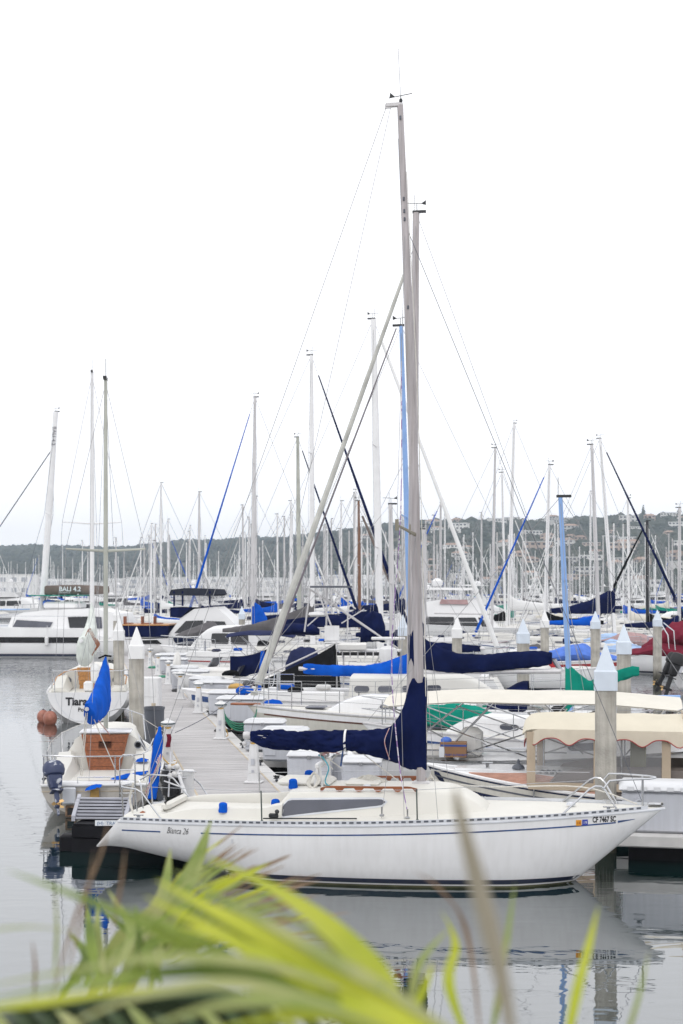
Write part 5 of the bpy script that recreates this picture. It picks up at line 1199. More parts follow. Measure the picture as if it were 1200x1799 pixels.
m_ = MB(); m_.tube([(xm-.05, ym, 2.5), (xm-3.2, ym+.2, 2.6)], .06, 8); bo = m_.build('boom', M['whitemast'], t)
cover_mesh([(xm-3.0, 2.0, 2.7, .10, ym+.18), (xm-2.6, 1.75, 2.75, .22, ym+.15), (xm-1.8, 1.8, 2.85, .26, ym+.1), (xm-.9, 2.0, 3.0, .24, ym+.05), (xm-.3, 2.2, 3.4, .17, ym), (xm-.02, 2.4, 4.1, .12, ym)], seed=2, nx=50, n=18, wr=.05, fold=.08).build('furled_mainsail', mat('loose_white_sail', (.66, .70, .66), .8, var=.1, bump=.4, bs=8), bo, ang=80)
for k in range(4): m_ = MB(); a = 1+k*.5; m_.tube([(xm-.6-k*.6, ym-.28, 2.4), (xm-.6-k*.6, ym, 2.95), (xm-.6-k*.6, ym+.28, 2.3), (xm-.6-k*.6, ym, 1.9), (xm-.6-k*.6, ym-.28, 2.4)], .02, 5); m_.build('sail_tie', M['teak'], bo)
for sg in (1, -1): tw('shroud', [at(.99), at(sq_)+Vector((-.04, sg*1.0, .05)), (xm-.1, sg*1.3, 1.05)], 'wire', .007)
tw('forestay', [at(1), (L/2-.1, 0, 1.35)], 'wire', .007); tw('backstay', [at(1), (-L/2+.35, 0, 1.05)], 'wire', .006)
m_ = MB(); m_.tube([(L/2-1.6, -.75, 1.2), (L/2-1.4, -.7, 1.8), (L/2, 0, 1.9), (L/2-1.4, .7, 1.8), (L/2-1.6, .75, 1.2)], .02, 6); m_.build('bow_pulpit', M['ss'], t)
m_ = MB(); m_.lathe([(.03, 0), (.15, .1), (.17, .5), (.10, .62), (.02, .66)], (-L/2+1.0, -.2, 1.2), 12); m_.build('covered_barbecue', M['whitec'], t)
for i, (px_, py_, yy, rr) in enumerate(((76, 1248, 45.6, .205), (88, 1255, 44.8, .225))):
    c = P(px_, py_, yy); c.z = max(rr*.8, .16+i*.02); b = MB(); b.ball(c, rr, 16, (1, 1, 1.12)); o = b.build('mooring_buoy', M['fender']); tag(o, ['brown buoy fender farther from the camera at the white sloop quarter', 'reddish brown buoy fender, the nearer of the two beside the named transom'][i], 'fender', 'brown buoy fenders')
    b = MB(); b.lathe([(.05, rr*.98), (.03, rr*1.25), (.01, rr*1.3)], c, 8); b.build('eye', M['bin']).parent = o
def mline(label, pts, mt, r=.012):
    m_ = MB(); m_.tube(pts, r, 5); return tag(m_.build('mooring_line', M[mt]), label, 'rope')
a_ = P(308, 1287, 30.2); b_ = P(455, 1180, 35.0); pts = []
for i in range(13): q = i/12; p = a_.lerp(b_, q); p.z -= .18*math.sin(PI*q); pts.append(p)
mline('dark line stretched from the near pedestal up over the dock boxes', pts, 'bin', .009)
mline('thin line crossing the dock planks behind the grey bin', [P(300, 1290, 30.4), P(322, 1240, 36)], 'bin', .007)
# ------------------------------------------------------------------ launch with the scalloped canopy
ang = PI-R(13); L = 6.9
bowp = Vector((Xp(750, 26.2), 26.2, 0)); dv = Vector((math.cos(ang), math.sin(ang), 0)); org = bowp-dv*L/2
t = empty('canopy_launch', 'varnish trimmed launch under a cream canopy with red edged scallops and clear side curtains', 'launch', org, ang)
h = Hull(L, 2.15, .66, .64, 1.0, ws=.80, rake=.7, ov=.5, rt=0, n=2.2, mx=.42, draft=.3, pw=.6)
hz = h.hull_mesh(40, 12).build('hull', M['navyhull'], t)
h.band(.26, .05, -L/2+.05, L/2-.08, M['cream'], 'topside_band', hz, sheer=True, nx=40, off=.006)
h.band(.165, .135, -L/2+.05, L/2-.15, M['bin'], 'groove_line', hz, sheer=True, nx=40, off=.010)
h.deck_mesh(36, camber=.10).build('deck', M['gel'], t)
h.rail(.032, up=.01).build('gunwale', M['gel'], hz)
fs_ = h.side(1); x0 = L/2-1.05
text_on(lambda u, v, o: Vector((x0-u, h.y(x0-u, h.zs(x0-u)-.40+v)+o, h.zs(x0-u)-.40+v)), '6863 RS', .13, 'registration_number', M['sign'], hz, bold=.002, off=.006)
mb = MB(); 
def sf(u, v, o): return Vector((u, (h.hb(u)-.05)*lerp(1, .86, v)+o, h.zs(u)+.03+v*.20))
for i in range(7): m_ = MB(); m_.panel(sf, .35, 2.62, lambda u: i/7*min(1, (2.75-u)/1.2)+.02, lambda u: ((i+1)/7-.012)*min(1, (2.75-u)/1.2)+.02, 14, .012); m_.build('plank', M['deckteak'], t)
m_ = MB(); m_.rings([[(x, -w, z), (x, -w*.9, z+hh), (x, w*.9, z+hh), (x, w, z)] for x, w, z, hh in ((.3, .80, .70, .22), (1.2, .72, .74, .22), (2.2, .45, .84, .16), (2.9, .15, .93, .05))]); m_.build('foredeck', M['gel'], t)
m_ = MB(); m_.lathe([(.12, 0), (.10, .05), (.03, .09), (.02, .16), (.005, .17)], (1.75, .18, 1.0), 12); m_.build('deck_light', M['bin'], t)
m_ = MB(); m_.tube([(2.3, .25, 1.0), (2.3, .25, 1.10)], .035, 8); m_.tube([(2.2, .25, 1.09), (2.4, .25, 1.09)], .02, 6); m_.build('cleat', M['ss'], t)
m_ = MB()
for k in range(4): m_.tube([(.9+.1*k, .45, .97), (1.0+.1*k, .52, 1.02), (1.05+.1*k, .40, .97)], .02, 5)
m_.build('black_line_heap', M['bin'], t)
# canopy
cx0, cx1, cw = 1.62, -L/2-.1, 1.02
zc0 = 2.02
def cz(x, u):
    e_ = min(1, max(0, (cx0-x)/.35)); return zc0-.02-.20*abs(u)**2.6-.12*(1-math.sqrt(max(0, 1-(1-e_)**2)))+.012*math.sin(x*9+u*3)*(1-abs(u))
m_ = MB(); rg = []
for i in range(61):
    x = lerp(cx0, cx1, i/60); wv = cw*(1-.22*max(0, 1-(cx0-x)/.35)**2); rg.append([(x, wv*u, cz(x, u)) for u in [-1+2*j/16 for j in range(17)]])
m_.rings(rg, closed=False, cap=False); m_.rings([[(p[0], p[1]*.995, p[2]-.015) for p in r] for r in rg], closed=False, cap=False)
cn = m_.build('canopy', M['creamc'], t)
# scalloped valance and its red binding on each side and at the front
def val(path, nm):
    n_ = len(path); Ls = [0]
    for a, b in zip(path, path[1:]): Ls.append(Ls[-1]+(Vector(b)-Vector(a)).length)
    top = []; bot = []
    for p, s_ in zip(path, Ls):
        d_ = .20+.062*math.cos(2*PI*s_/.62)+.012*math.cos(4*PI*s_/.62); p = Vector(p); o = Vector((0, math.copysign(.02*math.sin(s_*13), p.y), 0)); top.append(p); bot.append(p+o+Vector((0, 0, -d_)))
    m_ = MB(); m_.rings([[a, a.lerp(b, .5)+Vector((0, .004, 0)), b] for a, b in zip(top, bot)], closed=False, cap=False); m_.rings([[a+Vector((0, -.008, 0)), b+Vector((0, -.008, 0))] for a, b in zip(top, bot)], closed=False, cap=False); v = m_.build(nm, M['creamc'] if False else M['beigev'], cn)
    m_ = MB(); m_.tube(bot, .010, 6); m_.build('red_binding', M['redline'], cn)
M['beigev'] = cloth('canopy_valance', (.66, .59, .48), .05)
pth = []
for i in range(91): x = lerp(cx1, cx0-.35, i/90); pth.append((x, cw, cz(x, 1)))
for i in range(1, 25): a = PI/2*i/24; pth.append((cx0-.35+.35*math.sin(a), cw*(1-.22*(math.sin(a))**2)*max(.0, math.cos(a)**.35), cz(cx0-.35+.35*math.sin(a), 1)+.0))
for i in range(24, -1, -1): a = PI/2*i/24; pth.append((cx0-.35+.35*math.sin(a), -cw*(1-.22*(math.sin(a))**2)*max(.0, math.cos(a)**.35), cz(cx0-.35+.35*math.sin(a), 1)))
for i in range(90, -1, -1): x = lerp(cx1, cx0-.35, i/90); pth.append((x, -cw, cz(x, 1)))
val(pth, 'valance')
m_ = MB(); m_.box((-1.12, .0, zc0+.0), (.012, cw*1.6, .02)); m_.build('canopy_seam', M['beige'], cn)
for sg in (1, -1):
    y0 = sg*.96
    segs = [1.45, .30, -.85, -1.55, -2.6, -3.3]
    for k, x_ in enumerate(segs):
        w_ = .15 if k != 3 else .26; m_ = MB(); rg = []
        for j in range(9): zz = lerp(.80, 1.74, j/8); rg.append([(x_+w_/2, y0+sg*.012*math.sin(j), zz), (x_, y0+sg*(.02+.01*math.sin(j*1.7)), zz), (x_-w_/2, y0, zz), (x_-w_/2, y0-.012*sg, zz), (x_+w_/2, y0-.012*sg, zz)])
        m_.rings(rg); m_.build('curtain_strip', M['beige'], t)
    for a, b in ((1.38, .38), (.22, -.77), (-1.68, -2.52)):
        m_ = MB(); m_.rings([[(lerp(a, b, i/10), y0-.005*sg+.012*mnoise.noise(Vector((i*.9, j*.7, sg))), lerp(.86, 1.76, j/6)) for j in range(7)] for i in range(11)], closed=False, cap=False); m_.build('clear_curtain', M['clear'], t)
    m_ = MB(); m_.rings([[(x_, y0+.01*sg, .74), (x_, y0+.02*sg, .87), (x_, y0-.01*sg, .87), (x_, y0-.01*sg, .74)] for x_ in (1.5, .3, -.8)]); m_.build('curtain_hem', M['beige'], t)
m_ = MB(); m_.rings([[(1.5+.005*i, lerp(-.94, .94, i/8), lerp(.86, 1.76, j/4)) for j in range(5)] for i in range(9)], closed=False, cap=False); m_.build('front_curtain', M['clear'], t)
for x_ in (1.4, -.1, -1.6, -3.1):
    for sg in (1, -1): m_ = MB(); m_.tube([(x_, sg*.93, .6), (x_, sg*.93, 1.80)], .016, 6); m_.build('canopy_post', M['ss'], t)
M['taupe'] = mat('taupe_cushion', (.20, .17, .155), .6, var=.2, vs=1)
for sg in (1, -1):
    m_ = MB(); m_.rings([[(x, sg*.88, .62), (x, sg*.86, .62+hh), (x, sg*.72, .66+hh), (x, sg*.60, .60+hh*.5), (x, sg*.60, .62)] for x, hh in ((1.25, .12), (1.0, .36), (.4, .47), (-.8, .5), (-3.3, .5))]); m_.build('side_seat', M['taupe'], t)
m_ = MB(); m_.box((-2.4, -.35, 1.1), (.5, .5, .9), bev=.05); m_.build('helm_console', M['stripecloth'], t)
m_ = MB(); m_.box((-.35, -.5, 1.25), (.28, .10, .9), bev=.02); m_.build('striped_towel', M['stripecloth'], t)

# ------------------------------------------------------------------ open boat under the long cream bimini
ang = -R(11); L = 8.2; cx, cyy = 3.9, 28.3
t = empty('motorboat', 'white cabin boat under a long cream bimini, carton in its cockpit', 'motorboat', (cx+.2, cyy-.1, 0), ang)
h = Hull(L, 2.3, .95, .95, 1.3, ws=.9, rake=1.2, ov=.05, n=2.2, mx=.35, draft=.3, pw=.7)
hz = h.hull_mesh(30, 8).build('hull', M['gel'], t); h.deck_mesh(24).build('deck', M['gel'], t); h.rail(.03, up=0, x0=-L/2+.02).build('rub_rail', M['ss'], hz)
m_ = MB(); m_.tube([(-L/2+.1, -1.02, 1.10), (-1.6, -1.1, 1.12), (.4, -1.1, 1.12)], .017, 6); m_.build('side_rail', M['ss'], t)
m_ = MB(); m_.box((-L/2+.55, 0, 1.08), (.5, 1.9, .34), bev=.10); m_.box((-L/2+1.6, -.75, 1.05), (1.5, .42, .28), bev=.09); m_.build('seat_cushion', M['seat'], t)
m_ = MB(); m_.box((-L/2+2.6, -.4, 1.2), (.45, .7, .6), bev=.10); m_.build('helm_seat', M['seat'], t)
mb, cs, ct = cabin_mesh(h, -.2, 3.0, .88, .6, .42, slope=1.0, aft=.1, w_side=.85); cb = mb.build('cabin', M['gel'], t)
for sg in (1, -1): window_on(cs(sg), .4, 1.3, .35, .66, cb, M['winglass'], M['frame'], name='side_window', fr=.03)
w_ = MB(); w_.panel(lambda u, v, o: Vector((.35-.45*v-abs(u)**2*.35+o, u, 1.42+v*.42)), -.85, .85, lambda u: 0, lambda u: 1, 12, .015); w_.build('windscreen', M['clear'], t)
m_ = MB(); m_.tube([(.35-.45*1-abs(u)**2*.35, u, 1.85) for u in (-.85, -.5, 0, .5, .85)], .016, 6); m_.tube([(.35-abs(.85)**2*.35, -.85, 1.42), (-.1-.25, -.85, 1.85)], .016, 6); m_.build('windscreen_frame', M['ss'], t)
bm = make_bimini(t, -3.15, 2.55, 1.05, 1.0, 2.12, M['offwhite'])
m_ = MB()
for a, b in (((-3.1, 1.95), (-1.3, 1.0)), ((-2.9, 1.0), (-1.7, 1.95)), ((-1.1, 1.95), (-2.0, 1.0)), ((-.4, 1.1), (.4, 1.95)), ((.7, 1.1), (-.2, 1.95)), ((1.5, 1.1), (2.2, 1.95)), ((2.5, 1.95), (1.6, 1.1))):
    for sg in (1, -1): m_.tube([(a[0], sg*1.0, a[1]), (b[0], sg*1.0, b[1])], .015, 6)
m_.build('bimini_strut', M['ss'], t)
# carton standing in the cockpit
c = P(797, 1316, 27.5); t2 = empty('cardboard_box', 'brown carton with blue stripe and PORT AUTHORITY print in the boat cockpit', 'carton', (c.x, c.y, c.z-.14), -R(8))
m_ = MB(); m_.box((0, 0, .14), (.50, .34, .28)); m_.build('carton', M['carton'], t2, smooth_=False)
m_ = MB(); m_.box((.01, -.172, .225), (.50, .004, .035)); m_.build('blue_stripe', M['cartonblue'], t2, smooth_=False)
m_ = MB(); m_.box((-.22, -.173, .10), (.10, .004, .20)); m_.build('printed_label', M['sign'], t2, smooth_=False)
text_on(lambda u, v, o: Vector((-.155+u, -.171-o, .03+v)), 'PORT AUTHORITY', .052, 'lettering', M['cartonblue'], t2, bold=.001)
m_ = MB(); m_.ball((-.14, .05, .30), .11, 10, (1, .8, .7)); tag(m_.build('blue_bag', M['periwinkle']), 'crumpled blue bag on top of the brown carton', 'bag').location = t2.location

# ------------------------------------------------------------------ mid-distance sailing boats
def cov_px(tab, Y, X0, ang, xmm):
    """cover stations from photo pixels: (px, ytop, ybot, halfwidth)"""
    c, s_ = math.cos(ang), math.sin(ang); r = []
    for px, yt, yb, hw in tab:
        k = (px-600)/FP; lx = (k*Y-X0)/(c-k*s_); Yw = Y+lx*s_; r.append((lx+xmm, Zp(yb, Yw), Zp(yt, Yw), hw, 0))
    return r
aL = PI-R(10)
tab = [(970, 1146, 1166, .07), (950, 1143, 1172, .11), (900, 1145, 1177, .15), (850, 1149, 1182, .17), (810, 1149, 1184, .18), (780, 1140, 1182, .18), (760, 1130, 1179, .16), (745, 1120, 1177, .13), (734, 1108, 1175, .11), (726, 1094, 1174, .09), (718, 1093, 1175, .09)]
sailboat('sailboat', 'cream hulled sloop, thick furled jib, navy boom cover stretching right of the tallest mast', 36, (731, 374), (722, 1290), 'L', 10, L=9.4, B=2.6, xm=.45, fs=1.0, fm=1.05, fb=1.25, hull='cream', deckm='deck', mast='alu', cov='navy', boom=3.6, furl='sail', fr=(.105, .042), zb=2.15, cab=(.42, .4), detail=2, line='brownline', mr_=.075, spread=((.48, .95),),
         covst=cov_px(tab, 36, Xp(722, 36), aL, .45), jfrac=.94, stripes=False)
t_b = [o for o in COL.objects if o.get('label', '').startswith('cream hulled sloop')][0]
for ch in list(t_b.children):
    if ch.name.startswith('hull'):
        hB = Hull(9.4, 2.6, 1.0, 1.05, 1.25, ws=.68, rake=9.4*.11, ov=.94, rt=.35, zaft=.35, draft=.35)
        hB.band(.15, .03, -4, 4.4, M['gel'], 'white_sheer_band', ch, sheer=True, nx=40, off=.01); hB.band(.19, .155, -4, 4.2, M['brownline'], 'brown_stripe', ch, sheer=True, nx=40, off=.008)
m_ = MB(); m_.box((4.75, 0, 1.28), (.75, .28, .05), bev=.015); m_.build('bow_plank', M['teak'], t_b)
make_dodger(t_b, -2.5, 1.2, .75, .75, M['navy'])
sailboat('sailboat', 'small sloop with light blue mast and teal covers behind the cream bimini', 32.4, (985, 873), (1003, 1290), 'L', 10, L=8.6, B=2.4, xm=-.5, fs=.8, fm=.85, fb=1.1, hull='gel', deckm='deck', mast='bluemast', cov='teal', boom=2.3, boomm='bluemast', zb=1.75, detail=2, mr_=.043, spread=((.62, .35),), jfrac=1, vane=False,
         covst=cov_px([(1123, 1172, 1187, .07), (1110, 1170, 1190, .10), (1070, 1182, 1202, .11), (1035, 1196, 1218, .12), (1015, 1180, 1230, .10), (1000, 1168, 1250, .09), (993, 1170, 1255, .07)], 32.4, Xp(1003, 32.4), aL, -.5))
t_k = [o for o in COL.objects if 'light blue mast' in o.get('label', '')][0]
cover_mesh([(.9, .95, 1.25, .2, .1), (1.4, .98, 1.45, .3, .1), (2.0, 1.0, 1.60, .3, .0), (2.8, 1.0, 1.55, .2, 0), (3.3, 1.05, 1.3, .1, 0)], seed=5, nx=40, n=16, wr=.03, fold=.07).build('bagged_headsail', M['teal'], t_k)
for px_, ww in ((765, .20), (829, .30)):
    m_ = MB(); c = P(px_, 1287, 31.5); m_.lathe([(ww*.5, 0), (ww*.56, -.01), (ww*.56, -.03), (ww*.42, -.03)], (0, 0, 0), 20); m_.v = [(x, -z*1.0-0.0, y*.62) for x, y, z in m_.v]; 
    m_.v = [(x+c.x, y-.05+c.y, z+c.z) for x, y, z in m_.v]; 
sailboat('sailboat', 'white sloop with green cabin stripe and bright blue boom cover', 41.5, (705, 572), (723, 1260), 'R', 10, L=10.2, B=2.9, xm=.3, fs=1.05, fm=1.05, fb=1.35, hull='gel', deckm='deckfar', mast='bluemast', cov='blue', boom=3.2, zb=1.85, detail=2, line='greenline', mr_=.052, spread=((.45, .95),), cab=(.62, .4),
         covst=cov_px([(533, 1167, 1183, .05), (540, 1166, 1185, .07), (590, 1168, 1188, .13), (640, 1169, 1189, .16), (670, 1164, 1189, .18), (700, 1154, 1194, .17), (716, 1148, 1200, .13), (724, 1146, 1200, .10)], 41.5, Xp(723, 41.5), -R(10), .3))
t_d = [o for o in COL.objects if 'green cabin stripe' in o.get('label', '')][0]
c_, s_ = math.cos(-R(10)), math.sin(-R(10))
hD = Hull(10.2, 2.9, 1.05, 1.05, 1.35, ws=.68, rake=1.12, ov=1.02, rt=.35, zaft=.35, draft=.35)
hzD = [c for c in t_d.children if c.name.startswith('hull')][0]
text_on(lambda u, v, o: Vector((-4.45+u, -(hD.y(-4.45+u, .72+v)+o), .80+v)), 'BLACK CHERRY', .19, 'boat_name', M['ink'], hzD, bold=.004, sx=.8, off=.01)
mb2, sd2, tp2 = cabin_mesh(hD, -10.2*.14, 10.2*.27, 2.9*.34, 2.9*.20, .62, slope=10.2*.12)
m_ = MB(); m_.panel(sd2(-1), -1.2, 1.9, lambda u: .16, lambda u: .22, 12, .012); m_.build('cabin_stripe', M['greenline'], t_d)
xd_ = .3+(Xp(702, 41.5)-Xp(723, 41.5)); zd_ = Zp(576, 41.5); m_ = MB(); m_.tube([(xd_-.1, 0, zd_), (-3.9, 0, 2.2), ], [.018, .038], 6); m_.tube([(-3.9, 0, 2.2), (-4.55, -.6, 1.1)], .02, 6); m_.tube([(-3.9, 0, 2.2), (-4.55, .6, 1.1)], .02, 6); m_.build('thick_backstay', mat('grey_purple_stay', (.17, .15, .17), .6), t_d)
m_ = MB(); m_.tube([(-4.3, 0.2, 1.2), (-4.2, .22, 2.4)], .06, 8); m_.build('blue_pole_cover', M['blue'], t_d)
m_ = MB(); m_.ball((-4.6, -.4, 1.25), .22, 10, (1.3, 1, .7)); m_.build('blue_lump_cover', M['blue'], t_d)

# black tented boat
Y = 47; ang = PI-R(10); t = empty('tented_boat', 'boat wrapped in a black boom tent beyond the cream sloop bow', 'covered boat', (Xp(560, Y), Y, 0), ang)
h = Hull(7.5, 2.5, .9, .9, 1.15, ws=.75, rake=1, ov=.4, n=2.4, draft=.3); hz = h.hull_mesh(24, 7).build('hull', M['gelfar'], t); h.deck_mesh(20).build('deck', M['deckfar'], t)
m_ = MB(); rg = []
for i in range(25):
    q = i/24; x = lerp(-.55, 2.5, q); zr = lerp(2.45, .98, q**.85); row = []
    for j in range(13):
        u = -1+j/6; zz = lerp(zr, .72, abs(u)**1.15); row.append((x, u*lerp(1.22, .75, q)*(1+.02*math.sin(i*2)), zz+.03*mnoise.noise(Vector((x*2, u*3, 1)))))
    rg.append(row)
m_.rings(rg, closed=False, cap=False); m_.add(rg[0], [tuple(range(13))]); m_.build('tent_cover', M['black'], t)
m_ = MB(); m_.tube([(-.6, 0, .9), (-.6, 0, 2.5), (2.6, 0, 1.0)], .03, 6); m_.build('ridge_pole', M['alu2'], t)
# gangway with white chair and dinghy
Y = 50; t = empty('gangway', 'raised aluminium gangway with black handrail left of the tall masts', 'gangway', (Xp(645, Y), Y, 0), -R(6))
m_ = MB(); m_.box((0, 0, 2.12), (2.4, .7, .06)); m_.build('walkway', M['whitemast'], t, smooth_=False)
m_ = MB(); m_.box((0, -.36, 2.0), (2.4, .04, .12)); m_.build('side_beam', M['blackrubber'], t, smooth_=False)
for i in range(9): m_ = MB(); m_.box((-1.1+i*.27, -.39, 1.98), (.04, .03, .26)); m_.build('bracket', M['alu2'], t, smooth_=False)
for a, b in (((-.8, 1.95), (-.8, .6)), ((-.15, .9), (.45, 1.9)), ((.45, 1.9), (1.0, 1.1)), ((.9, 1.95), (.9, .5)), ((-.8, 1.2), (.0, 1.0)), ((.1, 1.3), (.55, .8))): m_ = MB(); m_.tube([(a[0], -.3, a[1]), (b[0], -.3, b[1])], .03, 6); m_.build('strut', M['alu2'], t)
tc_ = empty('plastic_chair', 'white slatted chair standing on the raised gangway', 'chair', (Xp(583, 49.7), 49.7, 2.16))
m_ = MB(); m_.box((0, .18, .55), (.52, .05, .55), bev=.02); m_.build('backrest', M['ped'], tc_)
m_ = MB(); m_.box((0, -.05, .24), (.52, .45, .05), bev=.02); m_.build('seat', M['ped'], tc_)
for sx_ in (-.24, .24):
    for sy_ in (-.22, .18): m_ = MB(); m_.tube([(sx_, sy_, .24), (sx_*1.15, sy_*1.1, -.12)], .022, 6); m_.build('leg', M['ped'], tc_)
m_ = MB(); m_.rings([[(x, -w, 0), (x, -w*1.1, .16), (x, 0, .24), (x, w*1.1, .16), (x, w, 0)] for x, w in ((-.45, .18), (-.2, .25), (.3, .25), (.55, .10))]); o = m_.build('dinghy', M['seat']); o.location = (Xp(616, 49.6), 49.6, 2.16); tag(o, 'small upturned cream dinghy beside the white chair', 'dinghy')
# white radar dome and launch on a stand right of the gangway
t = empty('radar_scanner', 'white radar scanner and dome on a pole right of the gangway', 'radar', (Xp(682, 46), 46, 1.0)); m_ = MB(); m_.box((0, 0, 1.66), (1.1, .14, .10), bev=.03); m_.build('scanner', M['ped'], t); m_ = MB(); m_.lathe([(.26, .9), (.30, 1.1), (.28, 1.32), (.12, 1.42)], (0, 0, 0), 14); m_.build('dome', M['ped'], t); m_ = MB(); m_.tube([(0, 0, 0), (0, 0, 1.6)], .05, 8); m_.build('pole', M['ped'], t)

S = sailboat
S('sailboat', 'white masted sloop with pale furled jib and navy boom cover behind the gangway', 60, (656, 560), (669, 1180), 'R', 10, L=12.4, B=3.5, cov='navy', boom=4.2, zb=2.75, cov_h=.42, mast='whitemast', furl='whitec', fr=(.11, .06), mr_=.10, spread=((.32, .9), (.62, .8)), bimini='navy2', detail=1)
S('sailboat', 'sloop with long grey sail cover rising to its slim white mast', 71, (547, 624), (549, 1170), 'R', 10, L=12.6, B=3.4, cov='grey', boom=4.2, zb=2.2, cov_h=.62, mast='whitemast', furl='navy', fr=(.13, .03), mr_=.08, spread=((.36, .8), (.66, .7)), detail=1, line='redline',
  covst=[(1.1, 2.05, 3.55, .15, 0), (.6, 2.1, 3.4, .2, 0), (-.4, 2.1, 3.0, .25, 0), (-2, 2.1, 2.55, .2, 0), (-3.6, 2.1, 2.3, .1, 0)])
S('sailboat', 'sloop with bright blue furled jib slanting left and blue cloth at its mast', 86, (448, 698), (444, 1150), 'L', 10, L=11, B=3.3, cov='blue', boom=3.0, zb=2.3, mast='alu2', furl='blue', fr=(.10, .025), mr_=.08, spread=((.30, .9), (.72, .6)), detail=1,
  covst=[(.9, 1.9, 3.6, .1, 0), (.4, 2.0, 3.3, .18, 0), (0, 2.0, 2.6, .15, 0)])
S('sailboat', 'sloop with weathered grey mast and dark slanting jib left of the white masts', 96, (523, 768), (526, 1140), 'R', 10, L=11, B=3.3, cov='navy', boom=3.6, zb=2.3, mast='greenmast', furl='navy', fr=(.13, .035), mr_=.095, spread=((.45, .8),), detail=1)
S('sailboat', 'ketch with brown wooden mast and brown furled sail far behind the gangway', 100, (630, 880), (632, 1120), 'R', 10, L=9, B=3, cov='navy', boom=3.2, zb=2.3, mast='brownmast', furl='brown', fr=(.16, .08), mr_=.075, jfrac=.95, spread=((.5, .7),), detail=0)
S('sailboat', 'sloop with grey aluminium mast and grey boom right of the long furled jib', 92, (870, 787), (864, 1110), 'R', 10, L=10.5, B=3.2, cov=None, zb=2.7, boom=3.6, mast='alu2', mr_=.065, spread=((.5, .8),), detail=1)
S('sailboat', 'large sloop with very tall white mast right of the motor yacht', 112, (903, 744), (893, 1110), 'L', 10, L=13, B=3.8, cov='whitec', boom=5.2, zb=2.8, cov_h=.5, mast='whitemast', mr_=.095, spread=((.35, 1.1), (.68, .9)), detail=0)
S('sailboat', 'sloop with thin white mast between the two tall masts at right', 108, (882, 830), (888, 1110), 'R', 10, L=10, B=3.2, cov='black', boom=3.6, mast='whitemast', mr_=.065, spread=((.45, .8),), detail=0)
S('sailboat', 'white sloop with bright blue furled jib and blue edged white mast at right', 84, (965, 817), (957, 1110), 'L', 10, L=10.4, B=3.2, cov='black', boom=3.4, zb=2.3, mast='whitemast', furl='blue', fr=(.085, .03), mr_=.07, spread=((.44, .8),), detail=1, hull='gelfar')
S('sailboat', 'sloop with slim grey mast and bright blue boom cover behind the light blue mast', 74, (1040, 781), (1053, 1110), 'R', 10, L=9, B=3, cov='blue', boom=2.7, zb=2.5, cov_h=.22, mast='alu2', mr_=.07, spread=((.42, .85),), detail=1)
S('sailboat', 'sloop with deep navy sail cover and dark slanting jib at far right', 92, (1055, 770), (1080, 1110), 'R', 10, L=12, B=3.5, cov='navy', boom=4.3, zb=2.9, mast='whitemast', furl='navy', fr=(.12, .04), mr_=.08, spread=((.4, .9),), detail=1,
  covst=[(1.0, 2.7, 4.4, .15, 0), (.5, 2.7, 4.2, .2, 0), (-.6, 2.7, 3.6, .25, 0), (-2, 2.7, 3.2, .2, 0), (-3.2, 2.75, 3.05, .1, 0)])
S('sailboat', 'black masted sloop with black rigging near the right edge', 98, (1137, 915), (1138, 1110), 'L', 10, L=9.5, B=3, cov='black', boom=3.3, mast='blackmast', furl='black', fr=(.13, .05), mr_=.085, spread=((.5, .7),), detail=0)
S('sailboat', 'sloop with plain pale mast at the right edge of the picture', 88, (1194, 892), (1193, 1110), 'R', 10, L=10, B=3, cov='navy', boom=3.3, mast='alu2', mr_=.07, spread=((.5, .8),), detail=0)
S('sailboat', 'sloop with pale mast between the navy covered and the black masted boats', 110, (1103, 875), (1106, 1090), 'L', 10, L=10, B=3, cov='creamc' if False else 'offwhite', boom=3.3, mast='whitemast', mr_=.07, spread=((.5, .8),), detail=0)

# ------------------------------------------------------------------ the charter catamaran at left
Y = 93; ang = PI-R(4); t = empty('catamaran', 'white sailing catamaran with dark hull windows and brown lettered sail bag at left', 'catamaran', (Xp(30, Y), Y, 0), ang)
L = 13.4
for sg in (1, -1):
    m_ = MB(); rg = []
    for i in range(25):
        x = lerp(-L/2, L/2, i/24); b = .75*(1-max(0, (x-1)/(L/2-1))**2*.85)*(.8+.2*min(1, (x+L/2)/2)); zt_ = lerp(1.75, 2.05, i/24)-.5*smooth(1-(x+L/2)/1.6)
        yc = sg*2.4; zk = -.35+.35*max(0, (abs(x)-L/2+1.2)/1.2)
        rg.append([(x, yc-b, zt_), (x, yc-b*1.02, 1.0), (x, yc-b*.9, .35), (x, yc-b*.5, zk), (x, yc+b*.5, zk), (x, yc+b*.9, .35), (x, yc+b*1.02, 1.0), (x, yc+b, zt_)])
    m_.rings(rg); hh = m_.build('hull', M['gelfar'], t)
    m_ = MB(); 
    m_.panel(lambda u, v, o: Vector((u, sg*(2.4+.77*(1-max(0, (u-1)/(L/2-1))**2*.85)+o), v)), -L/2+1.8, L/2-1.4, lambda u: .92, lambda u: 1.28, 24, .012); m_.build('hull_window', M['blackglass'], hh)
    m_ = MB(); m_.panel(lambda u, v, o: Vector((u, sg*(2.4+.72*(1-max(0, (u-1)/(L/2-1))**2*.85)+o), v)), -L/2+.8, L/2-1.2, lambda u: .06, lambda u: .22, 24, .012); m_.build('boot_stripe', M['boot'], hh)
m_ = MB(); m_.box((-.8, 0, 1.55), (L-3.6, 4.6, .75), bev=.15); m_.build('bridge_deck', M['gelfar'], t)
